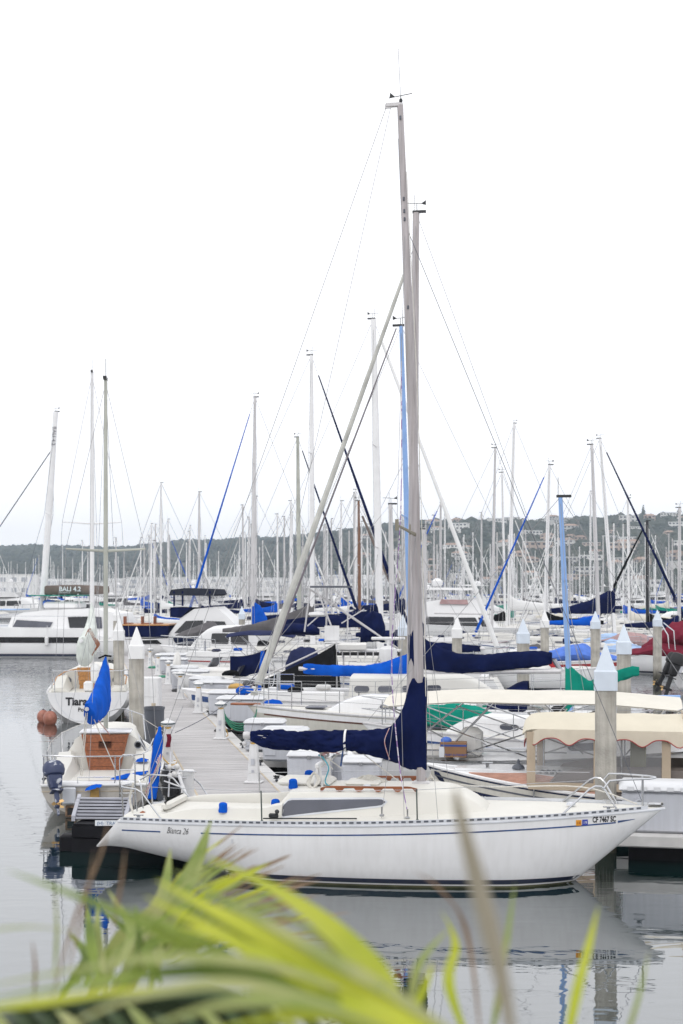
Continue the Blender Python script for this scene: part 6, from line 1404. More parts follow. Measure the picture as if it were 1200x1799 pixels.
def prism(mb, prof, y0, y1, inset=.0, k=0):
    """side profile (x, z) given real width, pulled in towards the top edge"""
    zs_ = [p[1] for p in prof]; lo, hi = min(zs_), max(zs_); n = len(prof)
    L_ = [(x, y0+(z-lo)/(hi-lo)*inset, z) for x, z in prof]; R_ = [(x, y1-(z-lo)/(hi-lo)*inset, z) for x, z in prof]
    mb.add(L_+R_, [tuple(range(n)), tuple(range(2*n-1, n-1, -1))]+[(i, (i+1) % n, n+(i+1) % n, n+i) for i in range(n)])
def pxprof(tab, Y, X0, ang, ref=0.0):
    c, s__ = math.cos(ang), math.sin(ang); r = []
    for px, py in tab:
        kk = (px-600)/FP; lx = (kk*Y-X0)/(c-kk*s__); r.append((lx, Zp(py, Y+lx*s__)))
    return r
def sidepoly(prof, yf, name, mt, par, th=.03):
    n = len(prof); m_ = MB(); m_.add([(x, yf(z), z) for x, z in prof]+[(x, yf(z)+(th if yf(z) > 0 else -th), z) for x, z in prof], [tuple(range(n)), tuple(range(2*n-1, n-1, -1))]+[(i, (i+1) % n, n+(i+1) % n, n+i) for i in range(n)]); return m_.build(name, mt, par, smooth_=False)
X0c = t.location.x; Yn = Y-2.2
def cp(tab): return pxprof(tab, Yn, X0c, ang)
m_ = MB(); prism(m_, cp([(12, 1118), (24, 1084), (44, 1076), (100, 1071), (165, 1069), (212, 1078), (220, 1100), (216, 1128), (12, 1128)]), -2.3, 2.3, .3); sa_ = m_.build('saloon', M['gelfar'], t, ang=50)
def yc(z): return 2.3-(z-.95)/(3.1-.95)*.3*.9+.02
for sg in (1, -1):
    yf = lambda z, sg=sg: sg*yc(z)
    sidepoly(cp([(26, 1102), (33, 1089), (97, 1093), (92, 1102)]), yf, 'saloon_window', M['winglass'], sa_); sidepoly(cp([(123, 1084), (158, 1083), (160, 1104), (127, 1104)]), yf, 'aft_window', M['blackglass'], sa_); sidepoly(cp([(164, 1083), (182, 1084), (184, 1104), (166, 1104)]), yf, 'aft_window', M['winglass'], sa_)
m_ = MB(); m_.box((1.4, 0, 2.98), (3.6, 3.2, .06), bev=.02); m_.build('pale_blue_top', M['paleblue'], t)
m_ = MB(); m_.box((-3.2, 0, 3.25), (2.2, 2.6, .5), bev=.12); m_.build('helm_seat', M['gelfar'], t); m_ = MB(); m_.box((-2.4, .9, 3.4), (.8, .5, .4), bev=.1); m_.build('helm_cover', M['periwinkle'], t)
for x in (-4.6, -1.6): m_ = MB(); m_.tube([(x, 1.6, 3.1), (x+.2, 1.4, 4.0)], .05, 6); m_.tube([(x, -1.6, 3.1), (x+.2, -1.4, 4.0)], .05, 6); m_.build('bimini_leg', M['alu2'], t)
m_ = MB(); m_.box((-3.0, 0, 3.9), (3.6, 3.0, .06)); m_.build('bimini_top', M['teal'], t)
c_ = MB(); c_.lathe([(.24, -.06), (.30, 0), (.24, .06), (.18, 0), (.24, -.06)], (0, 0, 0), 16, 'x'); c_.v = [(y+1.8, 2.35, z+2.4) for x, y, z in c_.v]; c_.build('life_ring', M['lifering'], t)
mx_ = (Xp(75, Y)-Xp(30, Y))/math.cos(ang)
mo, at = mast_parts(t, (mx_, 0, 3.0), ((Xp(99, Y)-Xp(30, Y))/math.cos(ang), 0, Zp(724, Y)), .17, M['whitemast'], spread=((.48, 1.0),), ovals=1.3, vane=True)
def mf(u, v, o): 
    z_ = u; q = (z_-3.0)/(Zp(724, Y)-3.0); c = at(q); return Vector((c.x-v, .19+o, z_))
text_on(lambda u, v, o: mf(14.9-u*1.0, v-.07, o), 'BALI 4.2', .36, 'mast_lettering', M['winglass'], mo, off=.03)
bx = at(.1).x; m_ = MB(); m_.tube([(bx, 0, 3.95), (bx-4.6, 0, 4.0)], .09, 8); bo = m_.build('boom', M['whitemast'], t)
cover_mesh([(bx-.1, 3.95, 4.55, .2, 0), (bx-2, 3.95, 4.6, .25, 0), (bx-4.3, 3.98, 4.5, .22, 0)], seed=4, nx=30, n=14, wr=.02, fold=.03, sq=3.5).build('sail_bag', M['brown'], bo)
text_on(lambda u, v, o: Vector((bx-1.1-u, .30+o, 4.18+v)), 'BALI 4.2', .42, 'lettering', M['sign'], bo, off=.03, bold=.01)
text_on(lambda u, v, o: Vector((bx-1.1-u, .30+o, 4.04+v)), 'OPEN SPACE', .13, 'small_lettering', M['sign'], bo, off=.03)
m_ = MB(); m_.tube([(L/2-1.2, 0, 2.1), at(.82)], .035, 6); m_.build('furled_jib', M['bin'], t)
m_ = MB()
for sg in (1, -1): m_.tube([(-.5, sg*2.6, 2.0), at(.48)+Vector((0, sg*1.0, 0)), at(.95)], .012, 4)
m_.build('shrouds', M['bin'], t)
for x_ in (3.9, .3, -2.9): m_ = MB(); m_.lathe([(.03, 0), (.12, .08), (.13, .55), (.03, .65)], (x_, 3.32, .70), 10); m_.tube([(x_, 3.32, 1.3), (x_, 3.2, 2.0)], .015, 4); m_.build('fender', M['ped'], t)
# rubber: railings
m_ = MB()
for sg in (1, -1): m_.tube([(x, sg*3.0*(1-.1*max(0, (x-3)/3)), 2.6) for x in (-5, -2, 0, 2, 4, 6)], .02, 4)
m_.build('guard_rail', M['ss'], t)

# motor yachts
def yacht(label, Y, X, ang, L, B, fs, fb, prof, wins, extra=(), inset=.5, glass='blackglass'):
    t, h = powerboat('motor_yacht', label, (X, Y, 0), ang, L, B, fs, fb, style='none', cat='motor yacht')
    Yn = Y-B*.42; near = -1 if abs(ang) < 1.5 else 1; pr = pxprof(prof, Yn, X+near*0, ang); m_ = MB(); prism(m_, pr, -B*.42, B*.42, inset); cb = m_.build('superstructure', M['gelfar'], t, ang=50)
    lo, hi = min(p[1] for p in pr), max(p[1] for p in pr)
    for sg in (1, -1):
        yf = lambda z, sg=sg: sg*(B*.42-(z-lo)/(hi-lo)*inset+.02)
        for nm, mt, w_ in wins: sidepoly(pxprof(w_, Yn, X, ang), yf, nm, M[mt], cb)
    return t, h, cb, Yn, pr, yf
t, h, cb, Yn, pr, yf = yacht('white motor yacht with dark window band and pink trim behind the tall masts', 108, Xp(768, 108), PI-R(4), 12.2, 4.2, 1.4, 1.9,
  [(690, 1107), (700, 1078), (735, 1066), (748, 1058), (790, 1052), (845, 1056), (862, 1070), (872, 1080), (868, 1086), (884, 1106)],
  [('saloon_window', 'blackglass', [(712, 1104), (712, 1083), (800, 1084), (804, 1104)]), ('saloon_window', 'blackglass', [(808, 1104), (805, 1085), (838, 1085), (848, 1104)]), ('aft_window', 'blackglass', [(851, 1104), (843, 1085), (848, 1085), (870, 1104)]), ('white_mullion', 'gelfar', [(712, 1094), (712, 1092.5), (848, 1092.5), (848, 1094)])])
m_ = MB(); prism(m_, pxprof([(775, 1061), (778, 1053), (824, 1054), (826, 1062)], Yn, t.location.x, t.rotation_euler.z), -1.5, 1.5, .1); m_.build('pink_trim', M['dusty'], t)
m_ = MB(); prism(m_, pxprof([(752, 1036), (755, 1032), (842, 1033), (845, 1037)], Yn, t.location.x, t.rotation_euler.z), -1.5, 1.5, .1); m_.build('hardtop', M['gelfar'], t)
for px_ in (760, 790, 835):
    x_ = pxprof([(px_, 1050)], Yn, t.location.x, t.rotation_euler.z)[0][0]; m_ = MB(); m_.tube([(x_, 1.2, 3.3), (x_+.2, 1.2, 4.45)], .045, 6); m_.tube([(x_, -1.2, 3.3), (x_+.2, -1.2, 4.45)], .045, 6); m_.build('hardtop_post', M['whitemast'], t)
m_ = MB(); m_.lathe([(.3, 0), (.42, .15), (.42, .4), (.15, .6)], (0, 0, 4.55), 12); m_.build('radar', M['whitemast'], t)
t, h, cb, Yn, pr, yf = yacht('flybridge yacht with navy canvas top and navy stern screen left of centre', 84, Xp(330, 84), -R(8), 10.6, 3.7, 1.25, 1.7,
  [(238, 1120), (300, 1118), (322, 1086), (345, 1070), (383, 1066), (400, 1080), (422, 1100), (436, 1120)],
  [('saloon_window', 'blackglass', [(313, 1112), (332, 1091), (362, 1090), (362, 1112)]), ('front_window', 'blackglass', [(368, 1112), (368, 1091), (400, 1092), (411, 1112)])], inset=.35)
def yb(tab): return pxprof(tab, Yn, t.location.x, t.rotation_euler.z)
m_ = MB(); prism(m_, yb([(302, 1046), (305, 1036), (330, 1033), (382, 1035), (386, 1044), (381, 1047)]), -1.45, 1.45, .15); m_.build('canvas_top', M['darkcanvas'], t)
m_ = MB(); prism(m_, yb([(309, 1067), (312, 1047), (379, 1046), (382, 1064)]), -1.35, 1.35, .05); m_.build('clear_enclosure', M['clear'], t, smooth_=False)
m_ = MB(); prism(m_, yb([(304, 1084), (304, 1067), (340, 1068), (322, 1086)]), -1.40, 1.40, .02); m_.build('bridge_screen', M['navy'], t)
for px_ in (311, 326, 374):
    x_ = yb([(px_, 1050)])[0][0]; m_ = MB(); m_.box((x_, -1.38, 3.75), (.10, .05, .85)); m_.build('canvas_strip', M['navy'], t, smooth_=False)
m_ = MB(); prism(m_, yb([(217, 1119), (217, 1099), (303, 1099), (303, 1119)]), -1.75, 1.75, .02); m_.build('stern_screen', M['navy'], t, smooth_=False); m_ = MB(); prism(m_, yb([(216, 1099), (216, 1097), (304, 1097), (304, 1099)]), -1.78, 1.78, .0); m_.build('wooden_rail', M['teak2'], t, smooth_=False)
for px_ in (227, 258, 280): 
    x_, z_ = yb([(px_, 1096)])[0]; m_ = MB(); m_.box((x_, -.9, z_+.02), (.45, .5, .06)); m_.box((x_-.22, -.9, z_+.2), (.06, .5, .45)); m_.build('deck_chair', M['teak'], t, smooth_=False)
sidepoly(yb([(250, 1131), (252, 1124), (285, 1124), (293, 1131)]), lambda z: -1.84, 'hull_window', M['blackglass'], t)

# right side small craft
powerboat('speedboat', 'red striped white speedboat with pale blue cockpit cover near the blue capped piles', (Xp(1010, 68), 68, 0), PI-R(14)+PI, 5.4, 2.2, .8, 1.0, cover='periwinkle', band='redline', engine='gelfar', cat='speedboat')
powerboat('speedboat', 'white speedboat under pale blue cover just left of the maroon cover', (Xp(1085, 74), 74, 0), PI-R(20), 5.4, 2.2, .8, 1.0, cover='paleblue', cat='speedboat')
powerboat('speedboat', 'white runabout with blue and white top behind the slim blue capped pile', (Xp(1068, 86), 86, 0), -R(30), 5.5, 2.2, .8, 1.0, cover='paleblue', cat='speedboat')
powerboat('motorboat', 'large boat under a deep maroon tent cover at the right edge', (Xp(1182, 72), 72, 0), PI-R(30), 7.4, 2.7, .8, 1.05, cover='maroon', cat='motorboat')
t_m = [o for o in COL.objects if 'deep maroon tent' in o.get('label', '')][0]
cover_mesh([(-2.4, 1.2, 2.1, .8, 0), (-1.2, 1.3, 2.75, 1.0, 0), (0, 1.3, 2.65, .9, 0), (.9, 1.1, 1.9, .6, 0), (1.6, 1.0, 1.4, .3, 0)], seed=8, nx=40, n=18, wr=.05, fold=.09, sq=1.8).build('cover_peak', M['maroon'], t_m)
m_ = MB(); m_.tube([(-.5, 1.2, 1.2), (-.4, 1.15, 2.2), (.2, .9, 2.6)], .03, 6); m_.tube([(-.2, 1.2, 1.2), (-.1, 1.15, 2.0), (.3, .9, 2.5)], .03, 6); m_.build('arch_tubes', M['ss'], t_m)
powerboat('motorboat', 'boat with dusty pink cover behind the maroon one', (Xp(1112, 84), 84, 0), PI-R(16), 6.6, 2.4, .9, 1.1, cover='dusty', cat='motorboat')
powerboat('speedboat', 'small boat with red canvas bow beside the pale blue capped pile', (Xp(938, 64), 64, 0), PI/2, 3.6, 1.7, .6, .8, cover='redc', cat='speedboat')
t, h = powerboat('motorboat', 'blue bottomed boat with big black outboard at the right edge', (Xp(1188, 58)+2.9, 58, 0), R(4), 5.6, 2.3, .85, 1.1, band='bluegloss', engine=None, cat='motorboat')
outboard(t, (-3.0, -.35, 1.05), M['blackrubber'], tilt=R(20), s=1.25); outboard(t, (-3.0, .45, 1.05), M['blackrubber'], tilt=R(30), s=1.2)
powerboat('speedboat', 'white runabout with white outboard left of the red striped one', (Xp(968, 60), 60, 0), -R(5), 4.6, 2.0, .8, 1.0, engine='gelfar', cat='speedboat')
m_ = MB(); m_.tube([(Xp(990, 63)-.2, 63, 2.1), (Xp(1010, 63), 63, 2.3), (Xp(1040, 63)+.6, 63, 1.5)], .12, 8); 
powerboat('dinghy', 'grey inflatable dinghy beyond the white boom end', (Xp(935, 75), 75, 0), R(20), 4, 1.7, .55, .7, hull='deckfar', cat='dinghy', cover='grey')
# tenders and small boats beside the dock boxes
powerboat('tender', 'white tender with navy engine cover behind the long dock boxes', (Xp(440, 46), 46, 0), PI-R(10), 4.6, 1.9, .75, 1.0, cat='tender', band='blueline')
t, h = powerboat('motorboat', 'white boat with navy shade cloth hung behind the dock boxes', (Xp(440, 53), 53, 0), PI-R(10), 6, 2.2, .85, 1.1, cat='motorboat')
m_ = MB(); m_.rings([[(x, -.5+.03*math.sin(x*9), .95), (x, -.45, lerp(2.0, 1.75, (x+.5)/1.4)-.1*math.sin((x+.5)*2.2))] for x in (-.6, -.3, 0, .3, .6, .9)], closed=False, cap=False); m_.build('shade_cloth', M['navy'], t)
powerboat('motorboat', 'small white boat with chrome windscreen amid the stanchions by the far boxes', (Xp(425, 58), 58, 0), -R(10), 5.5, 2.1, .8, 1.0, cat='motorboat')
powerboat('tender', 'white tender close to the dock boxes, yellow lines aboard', (Xp(385, 62), 62, 0), PI-R(10), 4.8, 1.9, .75, .95, cat='tender')
powerboat('motorboat', 'white boat with low cabin beyond the rowed dock boxes', (Xp(400, 76), 76, 0), PI-R(10), 7.5, 2.6, .95, 1.25, style='cruiser', cat='motorboat')
S('sailboat', 'white sloop with navy dodger and navy cover behind the black tent', 53.5, (686, 886), (690, 1180), 'L', 10, L=9.6, B=2.9, cov='navy', boom=3.3, zb=2.0, mast='alu2', mr_=.07, spread=((.5, .8),), detail=2, dodger='navy', xm=-.6)
S('sailboat', 'slim sloop with grey mast right behind the navy dodger boat', 66, (744, 930), (745, 1150), 'R', 10, L=9.2, B=2.9, cov='navy', boom=3.2, zb=2.1, mast='alu2', mr_=.07, spread=((.5, .8),), detail=1)
# grey dinghy hull hanging behind the yacht
powerboat('dinghy', 'dark grey inflatable hung below the flybridge yacht bow', (Xp(365, 79), 79, 1.15), -R(5), 3.6, 1.6, .5, .65, hull='bin' if False else 'navyhull', cover='grey', cat='dinghy')

# lattice of davit tubes above the gangway
t = empty('davit_frame', 'tall lattice of white tubes leaning above the raised gangway', 'davit frame', (Xp(600, 51), 51, 1.0))
for k, (a, b, r_) in enumerate((((543, 1034), (700, 1140), .035), ((556, 1034), (590, 1120), .03), ((545, 1036), (535, 1110), .03), ((585, 1034), (625, 1070), .025), ((570, 1050), (660, 1112), .025), ((612, 1036), (540, 1100), .022), ((550, 1062), (600, 1060), .022), ((600, 1095), (640, 1070), .022), ((573, 1110), (575, 1030), .03), ((610, 1135), (612, 1040), .025))):
    m_ = MB(); m_.tube([P(a[0], a[1], 51-.8*(k % 2))-t.location, P(b[0], b[1], 51-.8*(k % 2))-t.location], r_, 6); m_.build('tube', M['alu2'], t)
m_ = MB(); c = P(582, 1031, 50.6)-t.location; m_.box(c, (1.5, .7, .07)); m_.build('panel', M['bin'], t, smooth_=False)
m_ = MB(); m_.lathe([(.25, 0), (.33, .06), (.30, .14), (.05, .18)], P(558, 1083, 50.4)-t.location, 14); m_.build('radar_dome', M['ped'], t)
for k, (px_, py_, Y_, mt_, w_, h_, lb) in enumerate(((655, 1100, 57, 'navy', 1.0, 1.3, 'big navy cloth cover bundled on a deck left of the tall masts'), (520, 1105, 57, 'navy', 1.9, .5, 'long navy boom bundle right of the pale furled jib'), (532, 1158, 49.2, 'navy2', 1.2, .95, 'navy companionway hood beside the black tent'), (478, 1238, 37.5, 'blue', .6, .3, 'bright blue tarp lump under the cream sloop bow'),
    (311, 1160, 60, 'seat', .35, .8, 'beige upright cushion by the far dock boxes'), (415, 1205, 45, 'ochre', .5, .18, 'yellow life vest pile on a white tender'), (405, 1182, 50, 'black', .6, .2, 'black net bundle on the white boat deck'))):
    st_ = [(-w_/2, -h_/2, -h_*.1, w_*.1, 0), (-w_*.35, -h_/2, h_*.3, w_*.25, 0), (0, -h_/2, h_*.5, w_*.3, 0), (w_*.35, -h_/2, h_*.4, w_*.25, 0), (w_/2, -h_/2, 0, w_*.1, 0)]
    o = cover_mesh(st_, seed=k+20, nx=24, n=14, wr=.04*min(1, h_), fold=.10*min(1, h_), sq=2.2).build('cloth_bundle', M[mt_], ang=80); o.location = P(px_, py_, Y_); tag(o, lb, 'covered bundle')
# ------------------------------------------------------------------ the wide field of boats beyond
rnd = random.Random(21)
covs = ['navy', 'blue', 'navy', 'whitec', 'teal', 'grey', 'navy', 'offwhite']
protos = []
names = {'navy': 'navy', 'blue': 'blue', 'whitec': 'white', 'teal': 'teal', 'grey': 'grey', 'offwhite': 'cream'}
spec_ = [('navy', 'alu2', None, 11), ('blue', 'whitemast', None, 9.5), ('whitec', 'whitemast', 'whitec', 12), ('grey', 'alu2', None, 10), ('teal', 'whitemast', 'whitec', 10.5), ('navy', 'whitemast', None, 13), ('offwhite', 'alu2', None, 9), ('blue', 'alu2', 'blue', 11), ('whitec', 'whitemast', None, 12.5), ('navy', 'whitemast', 'whitec', 11.5)]
occ = []
def free(x, y, r=3.0):
    for a, b, q in occ:
        if abs(a-x) < (q+r) and abs(b-y) < 2.6: return False
    return True
for o in COL.objects:
    if o.type == 'EMPTY' and o.get('category') in ('sailboat', 'motorboat', 'speedboat', 'motor yacht', 'catamaran', 'tender', 'launch', 'covered boat', 'dinghy'): occ.append((o.location.x, o.location.y, 5.0))
def far_sail(cv, ms, fl, L, Y, x, i):
    H = L*1.08+1.0; top = (600+x*FP/Y, HY-(H-CH)*FP/Y); t, *_ = sailboat('sailboat', 'x', Y, top, top[0], rnd.choice('LR'), 10, L=L, B=L*.31, cov=cv, furl=fl, fr=(.10, .04), mast=ms, mr_=.058 if L < 11 else .075, zb=2.3, cov_h=.34, spread=((.5, .8),), detail=0, line='blueline', vane=False)
    return t
PR = []
def where(x, Y):
    k = 600+x*FP/Y; a = 'left of the left masts' if k < 160 else 'between left and centre' if k < 440 else 'near the centre' if k < 720 else 'right of centre' if k < 960 else 'far right'
    return ('first far rows' if Y < 230 else 'middle far rows' if Y < 400 else 'farthest rows')+', '+a
def lab_far(t, cv, ms, fl, x, Y):
    t['label'] = '%s sloop, %s cover%s, %s' % ('grey-masted' if ms == 'alu2' else 'white-masted', names[cv], (', %s jib' % names[fl]) if fl else '', where(x, Y)); t['group'] = t['label']
for i, (cv, ms, fl, L) in enumerate(spec_):
    Y = 125+i*6; x = (-.2+.11*i)*Y*.5; t = far_sail(cv, ms, fl, L, Y, x, i); PR.append((t, cv, ms, fl, L)); occ.append((x, Y, L/2))
    lab_far(t, cv, ms, fl, x, Y)
cnt = 0; tries = 0
while cnt < 225 and tries < 20000:
    tries += 1
    Y = 128+520*rnd.random()**1.15; Y = round(Y/7)*7+rnd.uniform(-1, 1)
    k = rnd.uniform(-.30, .30); x = k*Y
    if k < -.17 and Y < 190: continue
    if not free(x, Y, 4.5): continue
    t, cv, ms, fl, L = rnd.choice(PR); s_ = rnd.uniform(.78, 1.08); occ.append((x, Y, 5))
    c = copy_tree(t, (x, Y, 0), (0 if rnd.random() < .5 else PI)-R(8)+rnd.uniform(-.06, .06), scale=(s_, s_, s_*rnd.uniform(.88, 1.12)))
    c.rotation_euler = (rnd.uniform(-.006, .006), rnd.uniform(-.012, .012), c.rotation_euler[2]); cnt += 1; lab_far(c, cv, ms, fl, x, Y)
# far motor boats
MPR = []
for i, (sty, L, cvr, lb) in enumerate((('flybridge', 12, None, 'far white flybridge motor yacht in the crowded rows'), ('cruiser', 9, None, 'far low white cabin cruiser in the crowded rows'), ('runabout', 7, 'navy', 'small motorboat under navy cover in the crowded rows'), ('flybridge', 15, None, 'far large white yacht with tall flybridge in the crowded rows'), ('runabout', 7, 'blue', 'small motorboat under bright blue cover in the crowded rows'), ('runabout', 6.5, 'whitec', 'small motorboat under white cover in the crowded rows'))):
    Y = 150+i*12; x = .1*Y*(-1)**i; t, _ = powerboat('motorboat', lb, (x, Y, 0), -R(8), L, L*.32, 1.2 if L > 8 else .8, 1.7 if L > 8 else 1.1, style=sty, cover=cvr, s=1.0 if L < 14 else 1.25); t['label'] = lb.replace(' in the crowded rows', ', ')+where(x, Y); t['lb'] = lb; t['group'] = t['label']; MPR.append(t); occ.append((x, Y, L/2))
cnt = 0; tries = 0
while cnt < 150 and tries < 9000:
    tries += 1; Y = 112+560*rnd.random()**1.1; Y = round(Y/7)*7+3.5; k = rnd.uniform(-.30, .30); x = k*Y
    if k < -.17 and Y < 190: continue
    if not free(x, Y, 4): continue
    t = rnd.choice(MPR); s_ = rnd.uniform(.85, 1.15); occ.append((x, Y, 5)); c = copy_tree(t, (x, Y, 0), (0 if rnd.random() < .5 else PI)-R(8)+rnd.uniform(-.1, .1), scale=s_); cnt += 1; c['label'] = t['lb'].replace(' in the crowded rows', ', ')+where(x, Y); c['group'] = c['label']
# tall single masts seen over the far rows
for px_, ty, Y, cv in ((163+30, 945, 150, 'navy'), (257, 945, 190, 'blue'), (285, 921, 170, 'navy'), (308, 912, 160, 'teal'), (322, 948, 175, 'navy'), (376, 968, 200, 'blue'), (465, 872, 150, 'navy'), (500, 900, 160, 'blue'), (602, 932, 170, 'navy'), (615, 880, 140, 'blue'), (638, 866, 150, 'grey'), (690, 807, 118, 'navy'),
                       (760, 940, 150, 'navy'), (795, 905, 160, 'blue'), (935, 930, 170, 'navy'), (1008, 960, 150, 'blue'), (1120, 905, 140, 'navy'), (1163, 940, 160, 'teal'), (560, 905, 180, 'navy'), (420, 935, 180, 'whitec'), (820, 935, 190, 'whitec'))+tuple((rnd.uniform(180, 1195), rnd.uniform(905, 962), rnd.uniform(118, 200), rnd.choice(['navy', 'blue', 'whitec', 'grey', 'navy'])) for _ in range(38)):
    H = Zp(ty, Y); Lb = min(14, H/1.3); k = [p for p in PR if p[1] == cv][0]; t = k[0]; s0 = H/(k[4]*1.08+1.0)
    c = copy_tree(t, (Xp(px_, Y), Y, 0), -R(8) if rnd.random() < .5 else PI-R(8), scale=(min(1.2, s0), min(1.2, s0), s0)); lab_far(c, k[1], k[2], k[3], Xp(px_, Y), Y); c['label'] = 'tall '+c['label']; c['group'] = c['label']

# the farthest rows, too many to tell apart: one mass of hulls and masts
fm = MB(); fh = MB()
for i in range(420):
    Y = rnd.uniform(330, 820); x = rnd.uniform(-.30, .30)*Y; hh = rnd.uniform(8, 14.5)
    fm.tube([(x, Y, .8), (x+rnd.uniform(-.2, .2), Y, hh)], [.10, .07], 4); fm.box((x, Y, hh*.5), (.08, 1.6, .06)); fh.box((x, Y, .5), (rnd.uniform(7, 11), 2.6, 1.3), taper=.9); fh.box((x+.5, Y, 1.4), (rnd.uniform(2, 4), 1.6, .6), taper=.8)
tag(fm.build('distant_masts', M['whitemast'], smooth_=False, kind='stuff'), 'dense thicket of thin pale masts along the far waterline', 'masts'); tag(fh.build('distant_hulls', M['gelfar'], smooth_=False, kind='stuff'), 'crowded white hulls of the farthest moorings below the hills', 'boats')
# ------------------------------------------------------------------ shore: terrain, town, trees
ridge = [(-900, 975), (-200, 972), (0, 971), (100, 971), (200, 970), (250, 966), (300, 961), (400, 958), (500, 955), (560, 948), (600, 943), (700, 938), (800, 932), (900, 930), (1000, 927), (1200, 924), (1500, 926), (2200, 940)]
def rdist(px): return lerp(3000, 1900, smooth((px-250)/650))
def hz_at(px, Y):
    Rr = rdist(px); Hh = CH+(HY-interp(ridge, px))*Rr/FP; Yb = lerp(1150, 820, smooth((px-300)/500))
    q = (Y-Yb)/(Rr-Yb)
    if q <= 0: return -.5+1.6*max(0, 1+q*6) if q > -.17 else -.6
    X = (px-600)*Y/FP
    base = Hh*(smooth(min(1, q))**.75 if q < 1 else 1-(q-1)*.15)
    return 1.1+base*(1+.09*mnoise.noise(Vector((X*.004, Y*.004, 3)))*(1 if q < .95 else .3))+6*mnoise.noise(Vector((X*.012, Y*.010, 8)))*min(1, q*3)*(1-.6*smooth((q-.7)/.3))
def ter(x, y): return hz_at(600+x*FP/y, y)
mb = MB(); rg = []
for i in range(90):
    Y = 760+(3450-760)*(i/89)**1.15; rg.append([((px-600)*Y/FP, Y, hz_at(px, Y)) for px in range(-900, 2101, 24)])
mb.rings(rg, closed=False, cap=False)
M['hill'] = mat('dry_scrub', (.060, .075, .040), .95, c2=(.15, .12, .085), vs=.010, lo=.42, hi=.66, detail=8, bump=.3, bs=.05)
mb.build('hills', M['hill'], kind='structure')
M['leaf'] = mat('hill_foliage', (.024, .040, .032), .9, c2=(.072, .082, .060), vs=.02, detail=8, lo=.35, hi=.65)
M['leaf2'] = mat('tree_crown', (.020, .038, .020), .9, c2=(.06, .085, .038), vs=.5, detail=6)
M['trunk'] = mat('bark', (.10, .07, .05), .9, var=.2)
# scrub and woods covering the slopes
ICO = []
for k in range(4):
    vs = [(0, 0, -1)]+[(math.cos(2*PI*j/5)*.9, math.sin(2*PI*j/5)*.9, -.35) for j in range(5)]+[(math.cos(2*PI*(j+.5)/5)*.85, math.sin(2*PI*(j+.5)/5)*.85, .4) for j in range(5)]+[(0, 0, .95)]
    rr = random.Random(k); vs = [Vector(v)*rr.uniform(.75, 1.2) for v in vs]
    fs = [(0, 1+(j+1) % 5, 1+j) for j in range(5)]+[(1+j, 1+(j+1) % 5, 6+j) for j in range(5)]+[(1+(j+1) % 5, 6+(j+1) % 5, 6+j) for j in range(5)]+[(6+j, 6+(j+1) % 5, 11) for j in range(5)]; ICO.append((vs, fs))
mb = MB(); n = 0
while n < 32000:
    px = rnd.uniform(-80, 1280); q = rnd.random()**.8*1.02
    Rr = rdist(px); Yb = lerp(1150, 820, smooth((px-300)/500)); Y = lerp(Yb, Rr, q); X = (px-600)*Y/FP
    dn = mnoise.noise(Vector((X*.007, Y*.004, 1)))*.8+mnoise.noise(Vector((X*.03, Y*.02, 5)))*.5
    dens = .15 if px > 600 else .28
    if dn < dens-.35 and rnd.random() < .75: continue
    s_ = rnd.uniform(1.8, 5.0)*(1.25 if rnd.random() < .12 else 1)*(1.15 if px < 500 else 1); vs, fs = ICO[n % 4]; z = ter(X, Y); a = rnd.random()*6; c_, s2 = math.cos(a)*s_, math.sin(a)*s_; hh = s_*rnd.uniform(.6, 1.05)
    mb.add([(X+v.x*c_-v.y*s2, Y+v.x*s2+v.y*c_, z+hh*.55+v.z*hh) for v in vs], fs); n += 1
mb.build('hillside_scrub', M['leaf'], None, smooth_=False, kind='stuff')
# trees that stand out on the ridge
def crown(mb, c, r, hh, rr, n_=70, flat=1.0, ls=.30):
    for i in range(n_):
        th = rr.uniform(0, 2*PI); ph = math.acos(rr.uniform(-.5, 1)); d = rr.uniform(.55, 1)
        p = Vector((c[0]+r*d*math.sin(ph)*math.cos(th), c[1]+r*d*math.sin(ph)*math.sin(th), c[2]+hh*d*math.cos(ph)*flat)); vs, fs = ICO[i % 4]; s_ = r*ls*rr.uniform(.6, 1.2); mb.add([(p.x+v.x*s_, p.y+v.y*s_, p.z+v.z*s_*.7) for v in vs], fs)
TP = []
for k, (kind, hh, r) in enumerate((('umbrella_pine', 12, 7), ('round_tree', 9, 5), ('conifer', 17, 3.2), ('palm_tree', 12, 2.4))):
    rr = random.Random(40+k); t = empty(kind, kind, 'tree'); m_ = MB()
    m_.tube([(0, 0, -1), (.3, 0, hh*.4), (0, .2, hh*.75)], [.5, .4, .22], 7); m_.build('trunk', M['trunk'], t); m_ = MB()
    if kind == 'umbrella_pine': crown(m_, (0, 0, hh*.75), r, hh*.28, rr, 110)
    elif kind == 'round_tree': crown(m_, (0, 0, hh*.55), r, hh*.5, rr, 110)
    elif kind == 'conifer':
        for i in range(10): crown(m_, (0, 0, hh*(.18+.085*i)), r*(1-.085*i), 1.0, rr, 14, ls=.4)
    else:
        for i in range(16):
            a = 2*PI*i/16; e_ = rr.uniform(-.3, .8); pts = [(0, 0, hh*.75)]+[(math.cos(a)*r*q, math.sin(a)*r*q, hh*.75+e_*r*q-r*1.1*q*q) for q in (.35, .7, 1)]
            m_.tube(pts, [.12, .32, .28, .04], 4, ry=.25)
    m_.build('crown', M['leaf2'], t); TP.append(t)
used = set()
